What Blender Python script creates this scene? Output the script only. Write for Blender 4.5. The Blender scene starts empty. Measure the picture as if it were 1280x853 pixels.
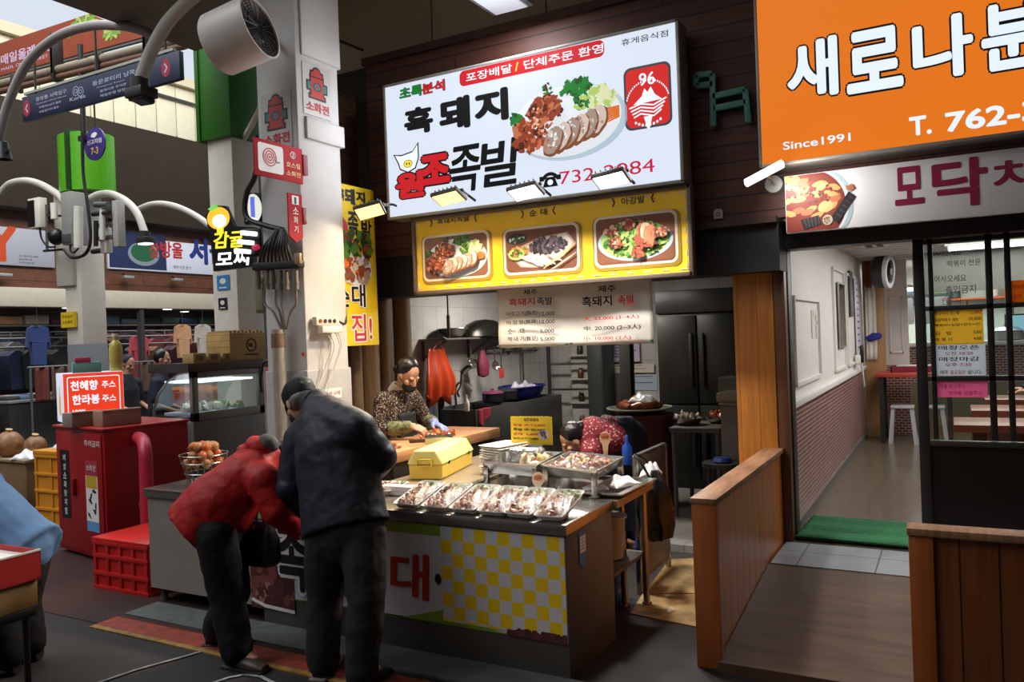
import bpy, bmesh, math, random
from mathutils import Vector, Matrix, Euler
PI = math.pi
R = math.radians
rnd = random.Random(7)
scn = bpy.context.scene
COL = scn.collection
# ---- camera
FPX = 1007.0
CAM = Vector((0.0,0.0,1.65))
YAW, PITCH, ROLL = R(-28.71), R(-0.30), R(-2.17)
_f = Vector((math.sin(YAW) * math.cos(PITCH), math.cos(YAW) * math.cos(PITCH), math.sin(PITCH)))
_r = Vector((math.cos(YAW),-math.sin(YAW),0.0))
_u = _r.cross(_f)
CR = math.cos(ROLL) * _r + math.sin(ROLL) * _u
CU = -math.sin(ROLL) * _r + math.cos(ROLL) * _u
cam = bpy.data.cameras.new('camera')
cam.sensor_width = 36.0
cam.lens = FPX / 1280 * 36.0
cam.clip_start, cam.clip_end = 0.05,200
camo = bpy.data.objects.new('camera', cam)
COL.objects.link(camo)
camo.matrix_world = Matrix(((CR.x, CU.x, -_f.x, CAM.x),(CR.y, CU.y, -_f.y, CAM.y),(CR.z, CU.z, -_f.z, CAM.z),(0,0,0,1)))
scn.camera = camo
def at(px, py, X=None, Y=None, Z=None):
 """the point of the place seen at a photo pixel, on the plane X=, Y= or Z="""
 d = CR * (px - 640) - CU * (py - 426.5) + _f * FPX
 t = (X - CAM.x) / d.x if X is not None else (Y - CAM.y) / d.y if Y is not None else (Z - CAM.z) / d.z
 return CAM + d * t
# ---- light
scn.view_settings.view_transform = 'Standard'
scn.view_settings.look = 'None'
scn.view_settings.gamma = 1.0
scn.view_settings.use_curve_mapping = False
scn.view_settings.exposure = 0.0
world = bpy.data.worlds.new('World')
scn.world = world
world.use_nodes = True
bg = world.node_tree.nodes['Background']
bg.inputs['Color'].default_value = (0.74,0.82,0.92,1)
bg.inputs['Strength'].default_value = 0.95
def area_light(name, loc, rot, sx, sy, power, color=(1,1,1)):
 l = bpy.data.lights.new(name, 'AREA')
 l.shape = 'RECTANGLE'
 l.size, l.size_y, l.energy, l.color = sx, sy, power, color
 o = bpy.data.objects.new(name, l)
 o.location, o.rotation_euler = loc, rot
 COL.objects.link(o)
 return o
# daylight through the long skylight over the alley
area_light('skylight_daylight', (-8.6,3.0,9.4),(0,0,0),6.0,18.0,1500,(0.92,0.96,1.0))
area_light('alley_daylight', (-3.0,-1.5,6.2),(R(18),0,0),5.0,3.0,42,(0.95,0.97,1.0))
area_light('skylight_slope', (-10.0,9.0,9.3),(0, R(58),0),3.0,16.0,560,(1.0,0.97,0.9))
# fluorescent tubes in the rooms
area_light('restaurant_tubes', (0.5,8.3,2.42),(0,0,0),1.6,4.4,105,(1.0,0.98,0.94))
area_light('restaurant_kitchen_tubes', (-0.3,13.0,2.42),(0,0,0),3.0,1.2,90,(0.98,1.0,0.97))
area_light('shop_kitchen_tube', (-3.3,7.0,2.3),(0,0,0),1.2,0.3,52,(1.0,0.93,0.84))
for _y in (2.5,8.5,14.5):
 area_light('stall_tubes', (-17.4, _y, 2.6),(0,0,0),1.5,4.5,55,(1.0,0.94,0.85))
# ---- materials
def lin(c):
 return tuple(((v / 255) / 12.92 if v / 255 <= 0.04045 else ((v / 255 + 0.055) / 1.055) ** 2.4) for v in c)
MATS = {}
def M(name, rgb=(128,128,128), rough=0.6, metal=0.0, em=0.0, var=0.0, scale=8.0, bump=0.0, alpha=1.0, trans=0.0, spec=0.5, rgb2=None, stretch=None, coat=0.0):
 if name in MATS:
  return MATS[name]
 m = bpy.data.materials.new(name)
 m.use_nodes = True
 nt = m.node_tree
 b = nt.nodes['Principled BSDF']
 c = lin(rgb) + (1,)
 b.inputs['Base Color'].default_value = c
 b.inputs['Roughness'].default_value = rough
 b.inputs['Metallic'].default_value = metal
 b.inputs['Specular IOR Level'].default_value = spec
 b.inputs['Alpha'].default_value = alpha
 b.inputs['Coat Weight'].default_value = coat
 b.inputs['Transmission Weight'].default_value = trans
 if em:
  b.inputs['Emission Color'].default_value = c
  b.inputs['Emission Strength'].default_value = em
 if var or bump or rgb2:
  tc = nt.nodes.new('ShaderNodeTexCoord')
  mp = nt.nodes.new('ShaderNodeMapping')
  if stretch:
   mp.inputs['Scale'].default_value = stretch
  nz = nt.nodes.new('ShaderNodeTexNoise')
  nz.inputs['Scale'].default_value = scale
  nz.inputs['Detail'].default_value = 6
  nz.inputs['Roughness'].default_value = 0.6
  nt.links.new(tc.outputs['Object'], mp.inputs['Vector'])
  nt.links.new(mp.outputs['Vector'], nz.inputs['Vector'])
  if var or rgb2:
   cr = nt.nodes.new('ShaderNodeValToRGB')
   c2 = lin(rgb2) if rgb2 else tuple(v * (1 - var) for v in c[:3])
   cr.color_ramp.elements[0].color = tuple(c2) + (1,)
   cr.color_ramp.elements[0].position = 0.36
   cr.color_ramp.elements[1].color = c
   cr.color_ramp.elements[1].position = 0.62
   nt.links.new(nz.outputs['Fac'], cr.inputs['Fac'])
   nt.links.new(cr.outputs['Color'], b.inputs['Base Color'])
   if em:
    nt.links.new(cr.outputs['Color'], b.inputs['Emission Color'])
  if bump:
   bp = nt.nodes.new('ShaderNodeBump')
   bp.inputs['Strength'].default_value = bump
   bp.inputs['Distance'].default_value = 0.02
   nt.links.new(nz.outputs['Fac'], bp.inputs['Height'])
   nt.links.new(bp.outputs['Normal'], b.inputs['Normal'])
 MATS[name] = m
 return m
def MB(name, c1, c2, mortar, axes='XZ', bw=0.3, bh=0.1, ms=0.004, offset=0.5, rough=0.6, spec=0.5, var=0.25, grain=(1,1,1), gscale=6.0, bump=0.3, freq=2):
 """boards, tiles or mosaic: a brick texture laid on two object axes"""
 if name in MATS:
  return MATS[name]
 m = bpy.data.materials.new(name)
 m.use_nodes = True
 nt = m.node_tree
 b = nt.nodes['Principled BSDF']
 b.inputs['Roughness'].default_value = rough
 b.inputs['Specular IOR Level'].default_value = spec
 tc = nt.nodes.new('ShaderNodeTexCoord')
 sp = nt.nodes.new('ShaderNodeSeparateXYZ')
 cb = nt.nodes.new('ShaderNodeCombineXYZ')
 nt.links.new(tc.outputs['Object'], sp.inputs[0])
 nt.links.new(sp.outputs[axes[0]], cb.inputs['X'])
 nt.links.new(sp.outputs[axes[1]], cb.inputs['Y'])
 br = nt.nodes.new('ShaderNodeTexBrick')
 br.offset = offset
 br.offset_frequency = freq
 br.inputs['Scale'].default_value = 1.0
 br.inputs['Brick Width'].default_value = bw
 br.inputs['Row Height'].default_value = bh
 br.inputs['Mortar Size'].default_value = ms
 br.inputs['Mortar Smooth'].default_value = 0.1
 br.inputs['Color1'].default_value = lin(c1) + (1,)
 br.inputs['Color2'].default_value = lin(c2) + (1,)
 br.inputs['Mortar'].default_value = lin(mortar) + (1,)
 nt.links.new(cb.outputs[0], br.inputs['Vector'])
 mp = nt.nodes.new('ShaderNodeMapping')
 mp.inputs['Scale'].default_value = grain
 nz = nt.nodes.new('ShaderNodeTexNoise')
 nz.inputs['Scale'].default_value = gscale
 nz.inputs['Detail'].default_value = 6
 nt.links.new(tc.outputs['Object'], mp.inputs[0])
 nt.links.new(mp.outputs[0], nz.inputs['Vector'])
 mr = nt.nodes.new('ShaderNodeMapRange')
 mr.inputs['From Min'].default_value = 0.3
 mr.inputs['From Max'].default_value = 0.7
 mr.inputs['To Min'].default_value = 1 - var
 mr.inputs['To Max'].default_value = 1.0 + var * 0.4
 nt.links.new(nz.outputs['Fac'], mr.inputs['Value'])
 mx = nt.nodes.new('ShaderNodeMix')
 mx.data_type = 'RGBA'
 mx.blend_type = 'MULTIPLY'
 mx.inputs['Factor'].default_value = 1.0
 nt.links.new(br.outputs['Color'], mx.inputs['A'])
 nt.links.new(mr.outputs[0], mx.inputs['B'])
 nt.links.new(mx.outputs['Result'], b.inputs['Base Color'])
 if bump:
  bp = nt.nodes.new('ShaderNodeBump')
  bp.inputs['Strength'].default_value = bump
  bp.inputs['Distance'].default_value = 0.01
  bp.invert = True
  nt.links.new(br.outputs['Fac'], bp.inputs['Height'])
  nt.links.new(bp.outputs['Normal'], b.inputs['Normal'])
 MATS[name] = m
 return m
def GLASS(name, tint=(235,242,240), clear=0.88, rough=0.05):
 """a thin pane: mostly see-through with a weak mirror"""
 if name in MATS:
  return MATS[name]
 m = bpy.data.materials.new(name)
 m.use_nodes = True
 nt = m.node_tree
 nt.nodes.remove(nt.nodes['Principled BSDF'])
 out = nt.nodes['Material Output']
 tr = nt.nodes.new('ShaderNodeBsdfTransparent')
 tr.inputs['Color'].default_value = lin(tint) + (1,)
 gl = nt.nodes.new('ShaderNodeBsdfGlossy')
 gl.inputs['Roughness'].default_value = rough
 gl.inputs['Color'].default_value = (0.9,0.9,0.9,1)
 mx = nt.nodes.new('ShaderNodeMixShader')
 mx.inputs['Fac'].default_value = 1 - clear
 nt.links.new(tr.outputs[0], mx.inputs[1])
 nt.links.new(gl.outputs[0], mx.inputs[2])
 nt.links.new(mx.outputs[0], out.inputs['Surface'])
 MATS[name] = m
 return m
def PAPER(name, rgb):
 """thin paper that lets light through from behind"""
 m = M(name, rgb, 0.7, spec=0.2)
 nt = m.node_tree
 b = nt.nodes['Principled BSDF']
 tl = nt.nodes.new('ShaderNodeBsdfTranslucent')
 tl.inputs['Color'].default_value = lin(rgb) + (1,)
 mx = nt.nodes.new('ShaderNodeMixShader')
 mx.inputs['Fac'].default_value = 0.55
 nt.links.new(b.outputs[0], mx.inputs[1])
 nt.links.new(tl.outputs[0], mx.inputs[2])
 nt.links.new(mx.outputs[0], nt.nodes['Material Output'].inputs['Surface'])
 return m
# ---- mesh helpers
class G:
 def __init__(self):
  self.bm = bmesh.new()
 def face(self, vs, m=0):
  try:
   f = self.bm.faces.new(vs)
   f.material_index = m
   return f
  except ValueError:
   return None
 def poly(self, pts, m=0):
  return self.face([self.bm.verts.new(p) for p in pts], m)
 def obox(self, c, s, rot=None, m=0, bev=0.0, seg=2):
  c = Vector(c)
  rot = rot or Matrix.Identity(3)
  g = bmesh.ops.create_cube(self.bm, size=1.0)
  vs = g['verts']
  for v in vs:
   v.co = c + rot @ Vector((v.co.x * s[0], v.co.y * s[1], v.co.z * s[2]))
  fs = set(f for v in vs for f in v.link_faces)
  for f in fs:
   f.material_index = m
  if bev > 0:
   es = list(set(e for v in vs for e in v.link_edges))
   bmesh.ops.bevel(self.bm, geom=es, offset=min(bev, min(s) * 0.45), segments=seg, affect='EDGES', profile=0.5)
  return self
 def box(self, x0, x1, y0, y1, z0, z1, m=0, bev=0.0):
  return self.obox(((x0 + x1) / 2,(y0 + y1) / 2,(z0 + z1) / 2),(abs(x1 - x0), abs(y1 - y0), abs(z1 - z0)), None, m, bev)
 def bar(self, p0, p1, w, h, m=0, up=(0,0,1), bev=0.0):
  p0, p1 = Vector(p0), Vector(p1)
  d = p1 - p0
  L = d.length
  x = d.normalized()
  u = Vector(up)
  if abs(x.dot(u)) > 0.98:
   u = Vector((0,1,0))
  y = u.cross(x).normalized()
  z = x.cross(y)
  rot = Matrix((x, y, z)).transposed()
  return self.obox((p0 + p1) / 2,(L, w, h), rot, m, bev)
 def rings(self, rings, m=0, cap=True, close=False):
  vr = [[self.bm.verts.new(p) for p in r] for r in rings]
  n = len(vr[0])
  k = len(vr)
  for i in range(k if close else k - 1):
   a, b = vr[i], vr[(i + 1) % k]
   for j in range(n):
    self.face((a[j], a[(j + 1) % n], b[(j + 1) % n], b[j]), m)
  if cap and not close:
   self.face(list(reversed(vr[0])), m)
   self.face(vr[-1], m)
  return self
 def tube(self, pts, r, n=10, m=0, cap=True, side=None, close=False):
  """r: number, list of numbers, or list of (a, b): a across 'side', b the other way"""
  pts = [Vector(p) for p in pts]
  k = len(pts)
  rs = r if isinstance(r, (list, tuple)) else [r] * k
  ref = Vector(side) if side else None
  rings = []
  prev = None
  for i, p in enumerate(pts):
   if close:
    t = (pts[(i + 1) % k] - pts[i - 1]).normalized()
   else:
    t = (pts[min(i + 1, k - 1)] - pts[max(i - 1,0)]).normalized()
   if ref is not None:
    s = ref - t * ref.dot(t)
   elif prev is None:
    q = Vector((0,0,1)) if abs(t.z) < 0.9 else Vector((0,1,0))
    s = q.cross(t)
   else:
    s = prev - t * prev.dot(t)
   if s.length < 1e-5:
    s = t.orthogonal()
   s.normalize()
   prev = s
   o = t.cross(s)
   a, b = rs[i] if isinstance(rs[i], (list, tuple)) else (rs[i], rs[i])
   rings.append([p + s * (a * math.cos(2 * PI * j / n)) + o * (b * math.sin(2 * PI * j / n)) for j in range(n)])
  return self.rings(rings, m, cap, close)
 def cyl(self, p0, p1, r0, r1=None, n=20, m=0, cap=True):
  return self.tube([p0, p1], [r0, r0 if r1 is None else r1], n, m, cap)
 def lathe(self, prof, c=(0,0,0), n=24, m=0, rot=None, sx=1, sy=1):
  c = Vector(c)
  rot = rot or Matrix.Identity(3)
  rings = [[c + rot @ Vector((max(r, 1e-4) * math.cos(2 * PI * j / n) * sx, max(r, 1e-4) * math.sin(2 * PI * j / n) * sy, z)) for j in range(n)] for r, z in prof]
  return self.rings(rings, m, True)
 def ell(self, c, r, rot=None, m=0, n=12, k=8):
  c = Vector(c)
  rot = rot or Matrix.Identity(3)
  r = r if isinstance(r, (list, tuple)) else (r, r, r)
  rings = []
  for i in range(k + 1):
   a = -PI / 2 + PI * i / k
   a = max(-PI / 2 + 0.02, min(PI / 2 - 0.02, a))
   rings.append([c + rot @ Vector((r[0] * math.cos(a) * math.cos(2 * PI * j / n), r[1] * math.cos(a) * math.sin(2 * PI * j / n), r[2] * math.sin(a))) for j in range(n)])
  return self.rings(rings, m, True)
 def prism(self, poly, fn, d0, d1, m=0):
  """outline poly in 2-D, fn(a, b, depth) gives the point"""
  return self.rings([[fn(a, b, d0) for a, b in poly], [fn(a, b, d1) for a, b in poly]], m)
 def grid(self, fn, nu, nv, m=0):
  vs = [[self.bm.verts.new(fn(i / nu, j / nv)) for j in range(nv + 1)] for i in range(nu + 1)]
  for i in range(nu):
   for j in range(nv):
    self.face((vs[i][j], vs[i + 1][j], vs[i + 1][j + 1], vs[i][j + 1]), m)
  return self
 def blob(self, c, r, m=0, rough=0.3, n=10, k=6, rot=None, rg=rnd):
  c = Vector(c)
  rot = rot or Euler((rg.uniform(0,6), rg.uniform(0,6), rg.uniform(0,6))).to_matrix()
  r = r if isinstance(r, (list, tuple)) else (r, r, r)
  rings = []
  for i in range(k + 1):
   a = max(-PI / 2 + 0.05, min(PI / 2 - 0.05,-PI / 2 + PI * i / k))
   ring = []
   for j in range(n):
    q = 1 + rg.uniform(-rough, rough) * math.cos(a)
    ring.append(c + rot @ Vector((r[0] * q * math.cos(a) * math.cos(2 * PI * j / n), r[1] * q * math.cos(a) * math.sin(2 * PI * j / n), r[2] * q * math.sin(a))))
   rings.append(ring)
  return self.rings(rings, m, True)
 def mesh(self, name, mats, smooth=True, angle=0.7):
  bmesh.ops.recalc_face_normals(self.bm, faces=self.bm.faces)
  me = bpy.data.meshes.new(name)
  self.bm.to_mesh(me)
  self.bm.free()
  for x in (mats if isinstance(mats, (list, tuple)) else [mats]):
   me.materials.append(x)
  if smooth and len(me.polygons):
   me.polygons.foreach_set('use_smooth', [True] * len(me.polygons))
   me.set_sharp_from_angle(angle=angle)
  return me
 def build(self, name, mats, parent=None, loc=None, rotz=0.0, smooth=True, angle=0.7):
  o = bpy.data.objects.new(name, self.mesh(name, mats, smooth, angle))
  COL.objects.link(o)
  if parent is not None:
   o.parent = parent
  if loc is not None:
   o.location = loc
  o.rotation_euler.z = rotz
  return o
 def fuse(self, name, mats, parent=None, voxel=0.012, smooth=4, disp=0.0, dscale=0.12, loc=None):
  """melt the shapes into one continuous skin"""
  t = bpy.data.objects.new('melt', self.mesh('melt', [], False))
  COL.objects.link(t)
  md = t.modifiers.new('r', 'REMESH')
  md.mode = 'VOXEL'
  md.voxel_size = voxel
  if smooth:
   s = t.modifiers.new('s', 'SMOOTH')
   s.factor, s.iterations = 0.5, smooth
  if disp:
   tx = bpy.data.textures.new('folds', 'CLOUDS')
   tx.noise_scale = dscale
   dd = t.modifiers.new('d', 'DISPLACE')
   dd.texture, dd.strength, dd.mid_level = tx, disp, 0.5
   dd.texture_coords = 'LOCAL'
  bpy.context.view_layer.update()
  me = bpy.data.meshes.new_from_object(t.evaluated_get(bpy.context.evaluated_depsgraph_get()))
  bpy.data.objects.remove(t)
  me.name = name
  me.materials.clear()
  for x in (mats if isinstance(mats, (list, tuple)) else [mats]):
   me.materials.append(x)
  me.polygons.foreach_set('use_smooth', [True] * len(me.polygons))
  o = bpy.data.objects.new(name, me)
  COL.objects.link(o)
  if parent is not None:
   o.parent = parent
  if loc is not None:
   o.location = loc
  return o
def tag(o, label, cat, group=None, kind=None):
 o['label'], o['category'] = label, cat
 if group:
  o['group'] = group
 if kind:
  o['kind'] = kind
 return o
def struct(o):
 o['kind'] = 'structure'
 return o
def thing(name, label, cat, loc=(0,0,0), rotz=0.0, group=None):
 o = bpy.data.objects.new(name, None)
 o.empty_display_size = 0.1
 COL.objects.link(o)
 o.location = loc
 o.rotation_euler.z = rotz
 return tag(o, label, cat, group)
def dup(root, loc, rotz=None, label=None, group=None):
 r = root.copy()
 COL.objects.link(r)
 r.location = loc
 if rotz is not None:
  r.rotation_euler.z = rotz
 if label:
  r['label'] = label
 if group:
  r['group'] = group
 for ch in list(root.children):
  c = ch.copy()
  COL.objects.link(c)
  c.parent = r
  for g in list(ch.children):
   d = g.copy()
   COL.objects.link(d)
   d.parent = c
 return r
def arc(p0, p1, sag, n=12):
 """points of a hanging cable"""
 p0, p1 = Vector(p0), Vector(p1)
 return [p0.lerp(p1, i / n) - Vector((0,0, sag * 4 * (i / n) * (1 - i / n))) for i in range(n + 1)]
def smooth_path(pts, n=6):
 pts = [Vector(p) for p in pts]
 out = []
 for i in range(len(pts) - 1):
  a, b, c, d = pts[max(i - 1,0)], pts[i], pts[i + 1], pts[min(i + 2, len(pts) - 1)]
  for k in range(n):
   t = k / n
   out.append(0.5 * ((2 * b) + (c - a) * t + (2 * a - 5 * b + 4 * c - d) * t * t + (3 * b - a - 3 * c + d) * t ** 3))
 out.append(pts[-1])
 return out
# ---- sign helpers: local x right, z up, face towards -y
def plane_of(Yv=None, Xv=None):
 return lambda px, py: at(px, py, Y=Yv) if Yv is not None else at(px, py, X=Xv)
def text_mesh(body, bold, spacing=1.0):
 off, bold = (bold, 0.0) if bold > 0.012 else (0.0, bold)
 c = bpy.data.curves.new('text', 'FONT')
 c.body = body
 c.size = 1.0
 c.offset = bold
 c.extrude = 0.002
 c.space_character = spacing
 c.resolution_u = 4
 o = bpy.data.objects.new('text', c)
 COL.objects.link(o)
 bpy.context.view_layer.update()
 me = bpy.data.meshes.new_from_object(o.evaluated_get(bpy.context.evaluated_depsgraph_get()))
 bpy.data.objects.remove(o)
 bpy.data.curves.remove(c)
 if off:
  # a bolder stroke: the letters laid over themselves, shifted round a small circle
  bm = bmesh.new()
  for k in range(10):
   n0 = len(bm.verts)
   bm.from_mesh(me)
   bm.verts.ensure_lookup_table()
   d = Vector((off * math.cos(2 * PI * k / 10), off * math.sin(2 * PI * k / 10),0))
   for v in bm.verts[n0:]:
    v.co += d
    if v.co.z > 0:
     v.co.z += 0.00004 * k
  bm.to_mesh(me)
  bm.free()
 return me
def lettering(parent, body, u, v, h, mat, w=None, layer=1, bold=0.0, align='L', rot=0.0, spacing=1.0, name='lettering', thick=0.0008, shear=0.0, y0=0.0, edge=None, ew=0.05):
 """text whose ink box starts at (u, v), is h high and (if given) w wide; edge: material of a wider outline behind it"""
 me = text_mesh(body, bold, spacing)
 xs = [p.co.x for p in me.vertices]
 ys = [p.co.y for p in me.vertices]
 x0, x1, z0, z1 = min(xs), max(xs), min(ys), max(ys)
 s = h / (z1 - z0)
 sx = w / (x1 - x0) if w else s
 W = (x1 - x0) * sx
 du = -W / 2 if align == 'C' else (-W if align == 'R' else 0)
 cr_, sr_ = math.cos(rot), math.sin(rot)
 def place(me, mat, layer, nm):
  for p in me.vertices:
   a, b = (p.co.x - x0) * sx + du, (p.co.y - z0) * s
   a += b * shear
   p.co = (u + a * cr_ - b * sr_, y0 - 0.0016 * layer - (thick + max(0.0, p.co.z - 0.002) if p.co.z > 0 else 0), v + a * sr_ + b * cr_)
  me.materials.clear()
  me.materials.append(mat)
  o = bpy.data.objects.new(nm, me)
  COL.objects.link(o)
  o.parent = parent
  return o
 o = place(me, mat, layer + (1 if edge else 0), name)
 if edge:
  place(text_mesh(body, bold + ew, spacing), edge, layer, 'lettering_outline')
 return o
def flat(parent, name, polys, mats, layer=1, thick=0.0008, y0=0.0, step=0.00015):
 """printed shapes: a list of (outline, material index) each a hair in front of the one before"""
 g = G()
 for i, (pl, m) in enumerate(polys):
  yy = y0 - 0.0016 * layer - step * i
  g.prism(pl, lambda a, b, d: Vector((a, d, b)), yy, yy - thick, m)
 return g.build(name, mats, parent, smooth=False)
def rect(u0, v0, u1, v1):
 return [(u0, v0),(u1, v0),(u1, v1),(u0, v1)]
def rrect(u0, v0, u1, v1, r, n=5):
 out = []
 for cx, cy, a0 in ((u1 - r, v0 + r, -90),(u1 - r, v1 - r, 0),(u0 + r, v1 - r, 90),(u0 + r, v0 + r, 180)):
  for i in range(n + 1):
   a = R(a0 + 90 * i / n)
   out.append((cx + r * math.cos(a), cy + r * math.sin(a)))
 return out
def oval(cx, cy, rx, ry, n=28, rot=0.0):
 return [(cx + rx * math.cos(2 * PI * i / n) * math.cos(rot) - ry * math.sin(2 * PI * i / n) * math.sin(rot),
    cy + rx * math.cos(2 * PI * i / n) * math.sin(rot) + ry * math.sin(2 * PI * i / n) * math.cos(rot)) for i in range(n)]
def blot(cx, cy, rx, ry, rough=0.25, n=11, rot=None, rg=rnd):
 rot = rg.uniform(0, PI) if rot is None else rot
 out = []
 for i in range(n):
  q = 1 + rg.uniform(-rough, rough)
  a, b = rx * q * math.cos(2 * PI * i / n), ry * q * math.sin(2 * PI * i / n)
  out.append((cx + a * math.cos(rot) - b * math.sin(rot), cy + a * math.sin(rot) + b * math.cos(rot)))
 return out
def clip_rect(poly, u0, v0, u1, v1):
 return [(min(max(a, u0), u1), min(max(b, v0), v1)) for a, b in poly]
def ring(cx, cy, r0, r1, n=28, a0=0.0, a1=2 * PI):
 """outline of an (almost) closed band"""
 k = n
 return [(cx + r1 * math.cos(a0 + (a1 - a0) * i / k), cy + r1 * math.sin(a0 + (a1 - a0) * i / k)) for i in range(k + 1)] + \
   [(cx + r0 * math.cos(a1 - (a1 - a0) * i / k), cy + r0 * math.sin(a1 - (a1 - a0) * i / k)) for i in range(k + 1)]
def stroke(pts, w, n=1):
 """outline of a line of width w through pts"""
 pts = [Vector((p[0], p[1])) for p in pts]
 L, Rr = [], []
 for i, p in enumerate(pts):
  t = (pts[min(i + 1, len(pts) - 1)] - pts[max(i - 1,0)]).normalized()
  q = Vector((-t.y, t.x)) * w / 2
  L.append(tuple(p + q))
  Rr.append(tuple(p - q))
 return L + Rr[::-1]
class Face:
 """pixel -> (u, v) on a sign whose local origin is the world point org; axis 'X' faces -Y, axis 'Y' faces +X"""
 def __init__(self, plane, tl, br, axis='X'):
  self.plane, self.axis = plane, axis
  a, b = plane(*tl), plane(*br)
  self.w = (b.x - a.x) if axis == 'X' else (b.y - a.y)
  self.h = a.z - b.z
  self.org = Vector((a.x, a.y, b.z))
  self.rotz = 0.0 if axis == 'X' else PI / 2
 def uv(self, px, py):
  p = self.plane(px, py)
  return ((p.x - self.org.x) if self.axis == 'X' else (p.y - self.org.y), p.z - self.org.z)
 def poly(self, *pp):
  return [self.uv(*p) for p in pp]
# ---- setting
PILLAR_WHITE = M('painted_pillar', (206,203,199),0.55, var=0.10, scale=3, bump=0.05)
asphalt = M('worn_asphalt', (52,48,47),0.6, var=0.35, scale=2.2, bump=0.15, rgb2=(40,36,35), spec=0.25)
g = G(); g.box(-24,6,-8,22,-0.1,0.0)
struct(g.build('floor', asphalt))
# red-brown worn paint of the market lane
g = G()
g.box(-9.5,-3.0,3.05,9.0,0.0,0.004)
struct(g.build('floor_lane', M('worn_red_lane', (74,44,39),0.65, var=0.3, scale=1.6, rgb2=(54,40,38), spec=0.2)))
# painted strip along the stalls
def ground_strip(name, pxs, z, mat, w):
 pts = [at(x, y, Z=z) for x, y in pxs]
 g = G()
 for a, b in zip(pts[:-1], pts[1:]):
  d = (b - a).normalized()
  q = Vector((-d.y, d.x, 0)) * w / 2
  g.rings([[a - q, b - q, b + q, a + q], [p + Vector((0,0,0.003)) for p in (a - q, b - q, b + q, a + q)]])
 return struct(g.build(name, mat, smooth=False))
ya = 3.28
g = G(); g.box(-4.6,-0.4,3.02,3.17,0.0,0.008)
struct(g.build('trim_1', M('red_line_paint', (168,62,34),0.6, var=0.45, scale=14, rgb2=(120,48,30))))
g = G(); g.box(-4.6,-0.4,2.985,3.02,0.0,0.008)
struct(g.build('trim_2', M('yellow_line_paint', (170,130,60),0.6, var=0.5, scale=14)))
g = G(); g.box(-4.6,-0.2,3.22,3.46,0.0,0.012)
struct(g.build('trim_3', M('grey_green_kerb', (92,98,94),0.7, var=0.3, scale=12, bump=0.2)))
chalk = M('white_line_paint', (150,152,150),0.7, var=0.5, scale=20)
ground_strip('trim_4', [(100,862),(170,838),(235,820),(262,812)], 0.004, chalk, 0.02)
ground_strip('trim_5', [(262,856),(285,848),(305,844),(325,846),(345,856)], 0.004, chalk, 0.02)
# kitchen floor of the pork shop
ktile = MB('kitchen_floor_tiles', (150,148,144),(140,138,134),(110,108,104), 'XY', 0.3,0.3,0.004,0.0, rough=0.35, var=0.2)
g = G(); g.box(-4.55,-1.28,5.82,9.0,0.0,0.055)
struct(g.build('floor_kitchen', ktile))
# restaurant: tiled threshold and wood-look floor, one step up
g = G(); g.box(-1.03,1.6,5.08,5.62,0.0,0.2)
struct(g.build('floor_threshold', MB('threshold_tiles', (150,154,160),(140,146,152),(70,72,74), 'XY', 0.44,0.6,0.005,0.0, rough=0.4, var=0.2)))
g = G(); g.box(-1.03,3.2,5.62,14.5,0.0,0.198)
struct(g.build('floor_restaurant', MB('restaurant_floor_tiles', (100,90,76),(93,83,71),(84,78,70), 'XY', 0.6,0.62,0.006,0.0, rough=0.22, var=0.25, grain=(8,1,1), gscale=3)))
# sloping wooden deck in front of the restaurant door
ramp_m = MB('worn_deck_boards', (96,66,46),(88,60,42),(60,42,30), 'YX', 0.9,0.9,0.002,0.0, rough=0.45, var=0.45, grain=(1.2,7,1), gscale=2.5)
g = G()
g.rings([[Vector(p) for p in ((-1.04,3.86,0.0),(0.6,3.86,0.0),(0.6,3.86,0.05),(-1.04,3.86,0.05))],
   [Vector(p) for p in ((-1.04,5.08,0.0),(0.6,5.08,0.0),(0.6,5.08,0.195),(-1.04,5.08,0.195))]])
g.box(-1.04,0.6,3.83,3.86,0.0,0.052)
struct(g.build('floor_ramp', ramp_m))
# dark plank fascia over the two shops
planks = MB('dark_plank_fascia', (92,50,36),(80,43,32),(34,18,14), 'XZ', 3.4,0.115,0.006,0.5, rough=0.6, var=0.3, grain=(1,1,12), gscale=3)
g = G()
g.box(-4.30,3.2,5.45,5.55,2.36,4.0)
struct(g.build('wall_fascia', planks))
g = G()
g.box(-4.32,3.2,5.42,5.56,3.99,4.05)
g.box(-1.62,-0.98,5.40,5.47,2.33,2.37)
struct(g.build('trim_6', M('dark_brown_trim', (70,42,30),0.55, var=0.2)))
# beam band in shade under the fascia, over the kitchen opening
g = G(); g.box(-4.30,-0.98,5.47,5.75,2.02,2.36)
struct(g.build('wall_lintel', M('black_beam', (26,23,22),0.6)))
# beige sheet wall above
g = G()
for i in range(8):
 x0 = -4.75 + i * 1.05
 g.box(x0 + 0.006, x0 + 1.044,5.58,5.66,4.0,5.2,0,0.006)
struct(g.build('wall_upper', M('beige_wall_sheets', (186,168,138),0.6, var=0.12, scale=2)))
g = G(); g.tube([(-4.75,5.5,4.9),(-4.72,5.45,4.5),(-4.55,5.42,4.25),(-4.3,5.42,4.12)], 0.012,8)
tag(g.build('wall_cable', M('black_rubber', (22,22,23),0.55)), 'thin black cable hanging down the beige wall beside the white pillar', 'cable')
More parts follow.
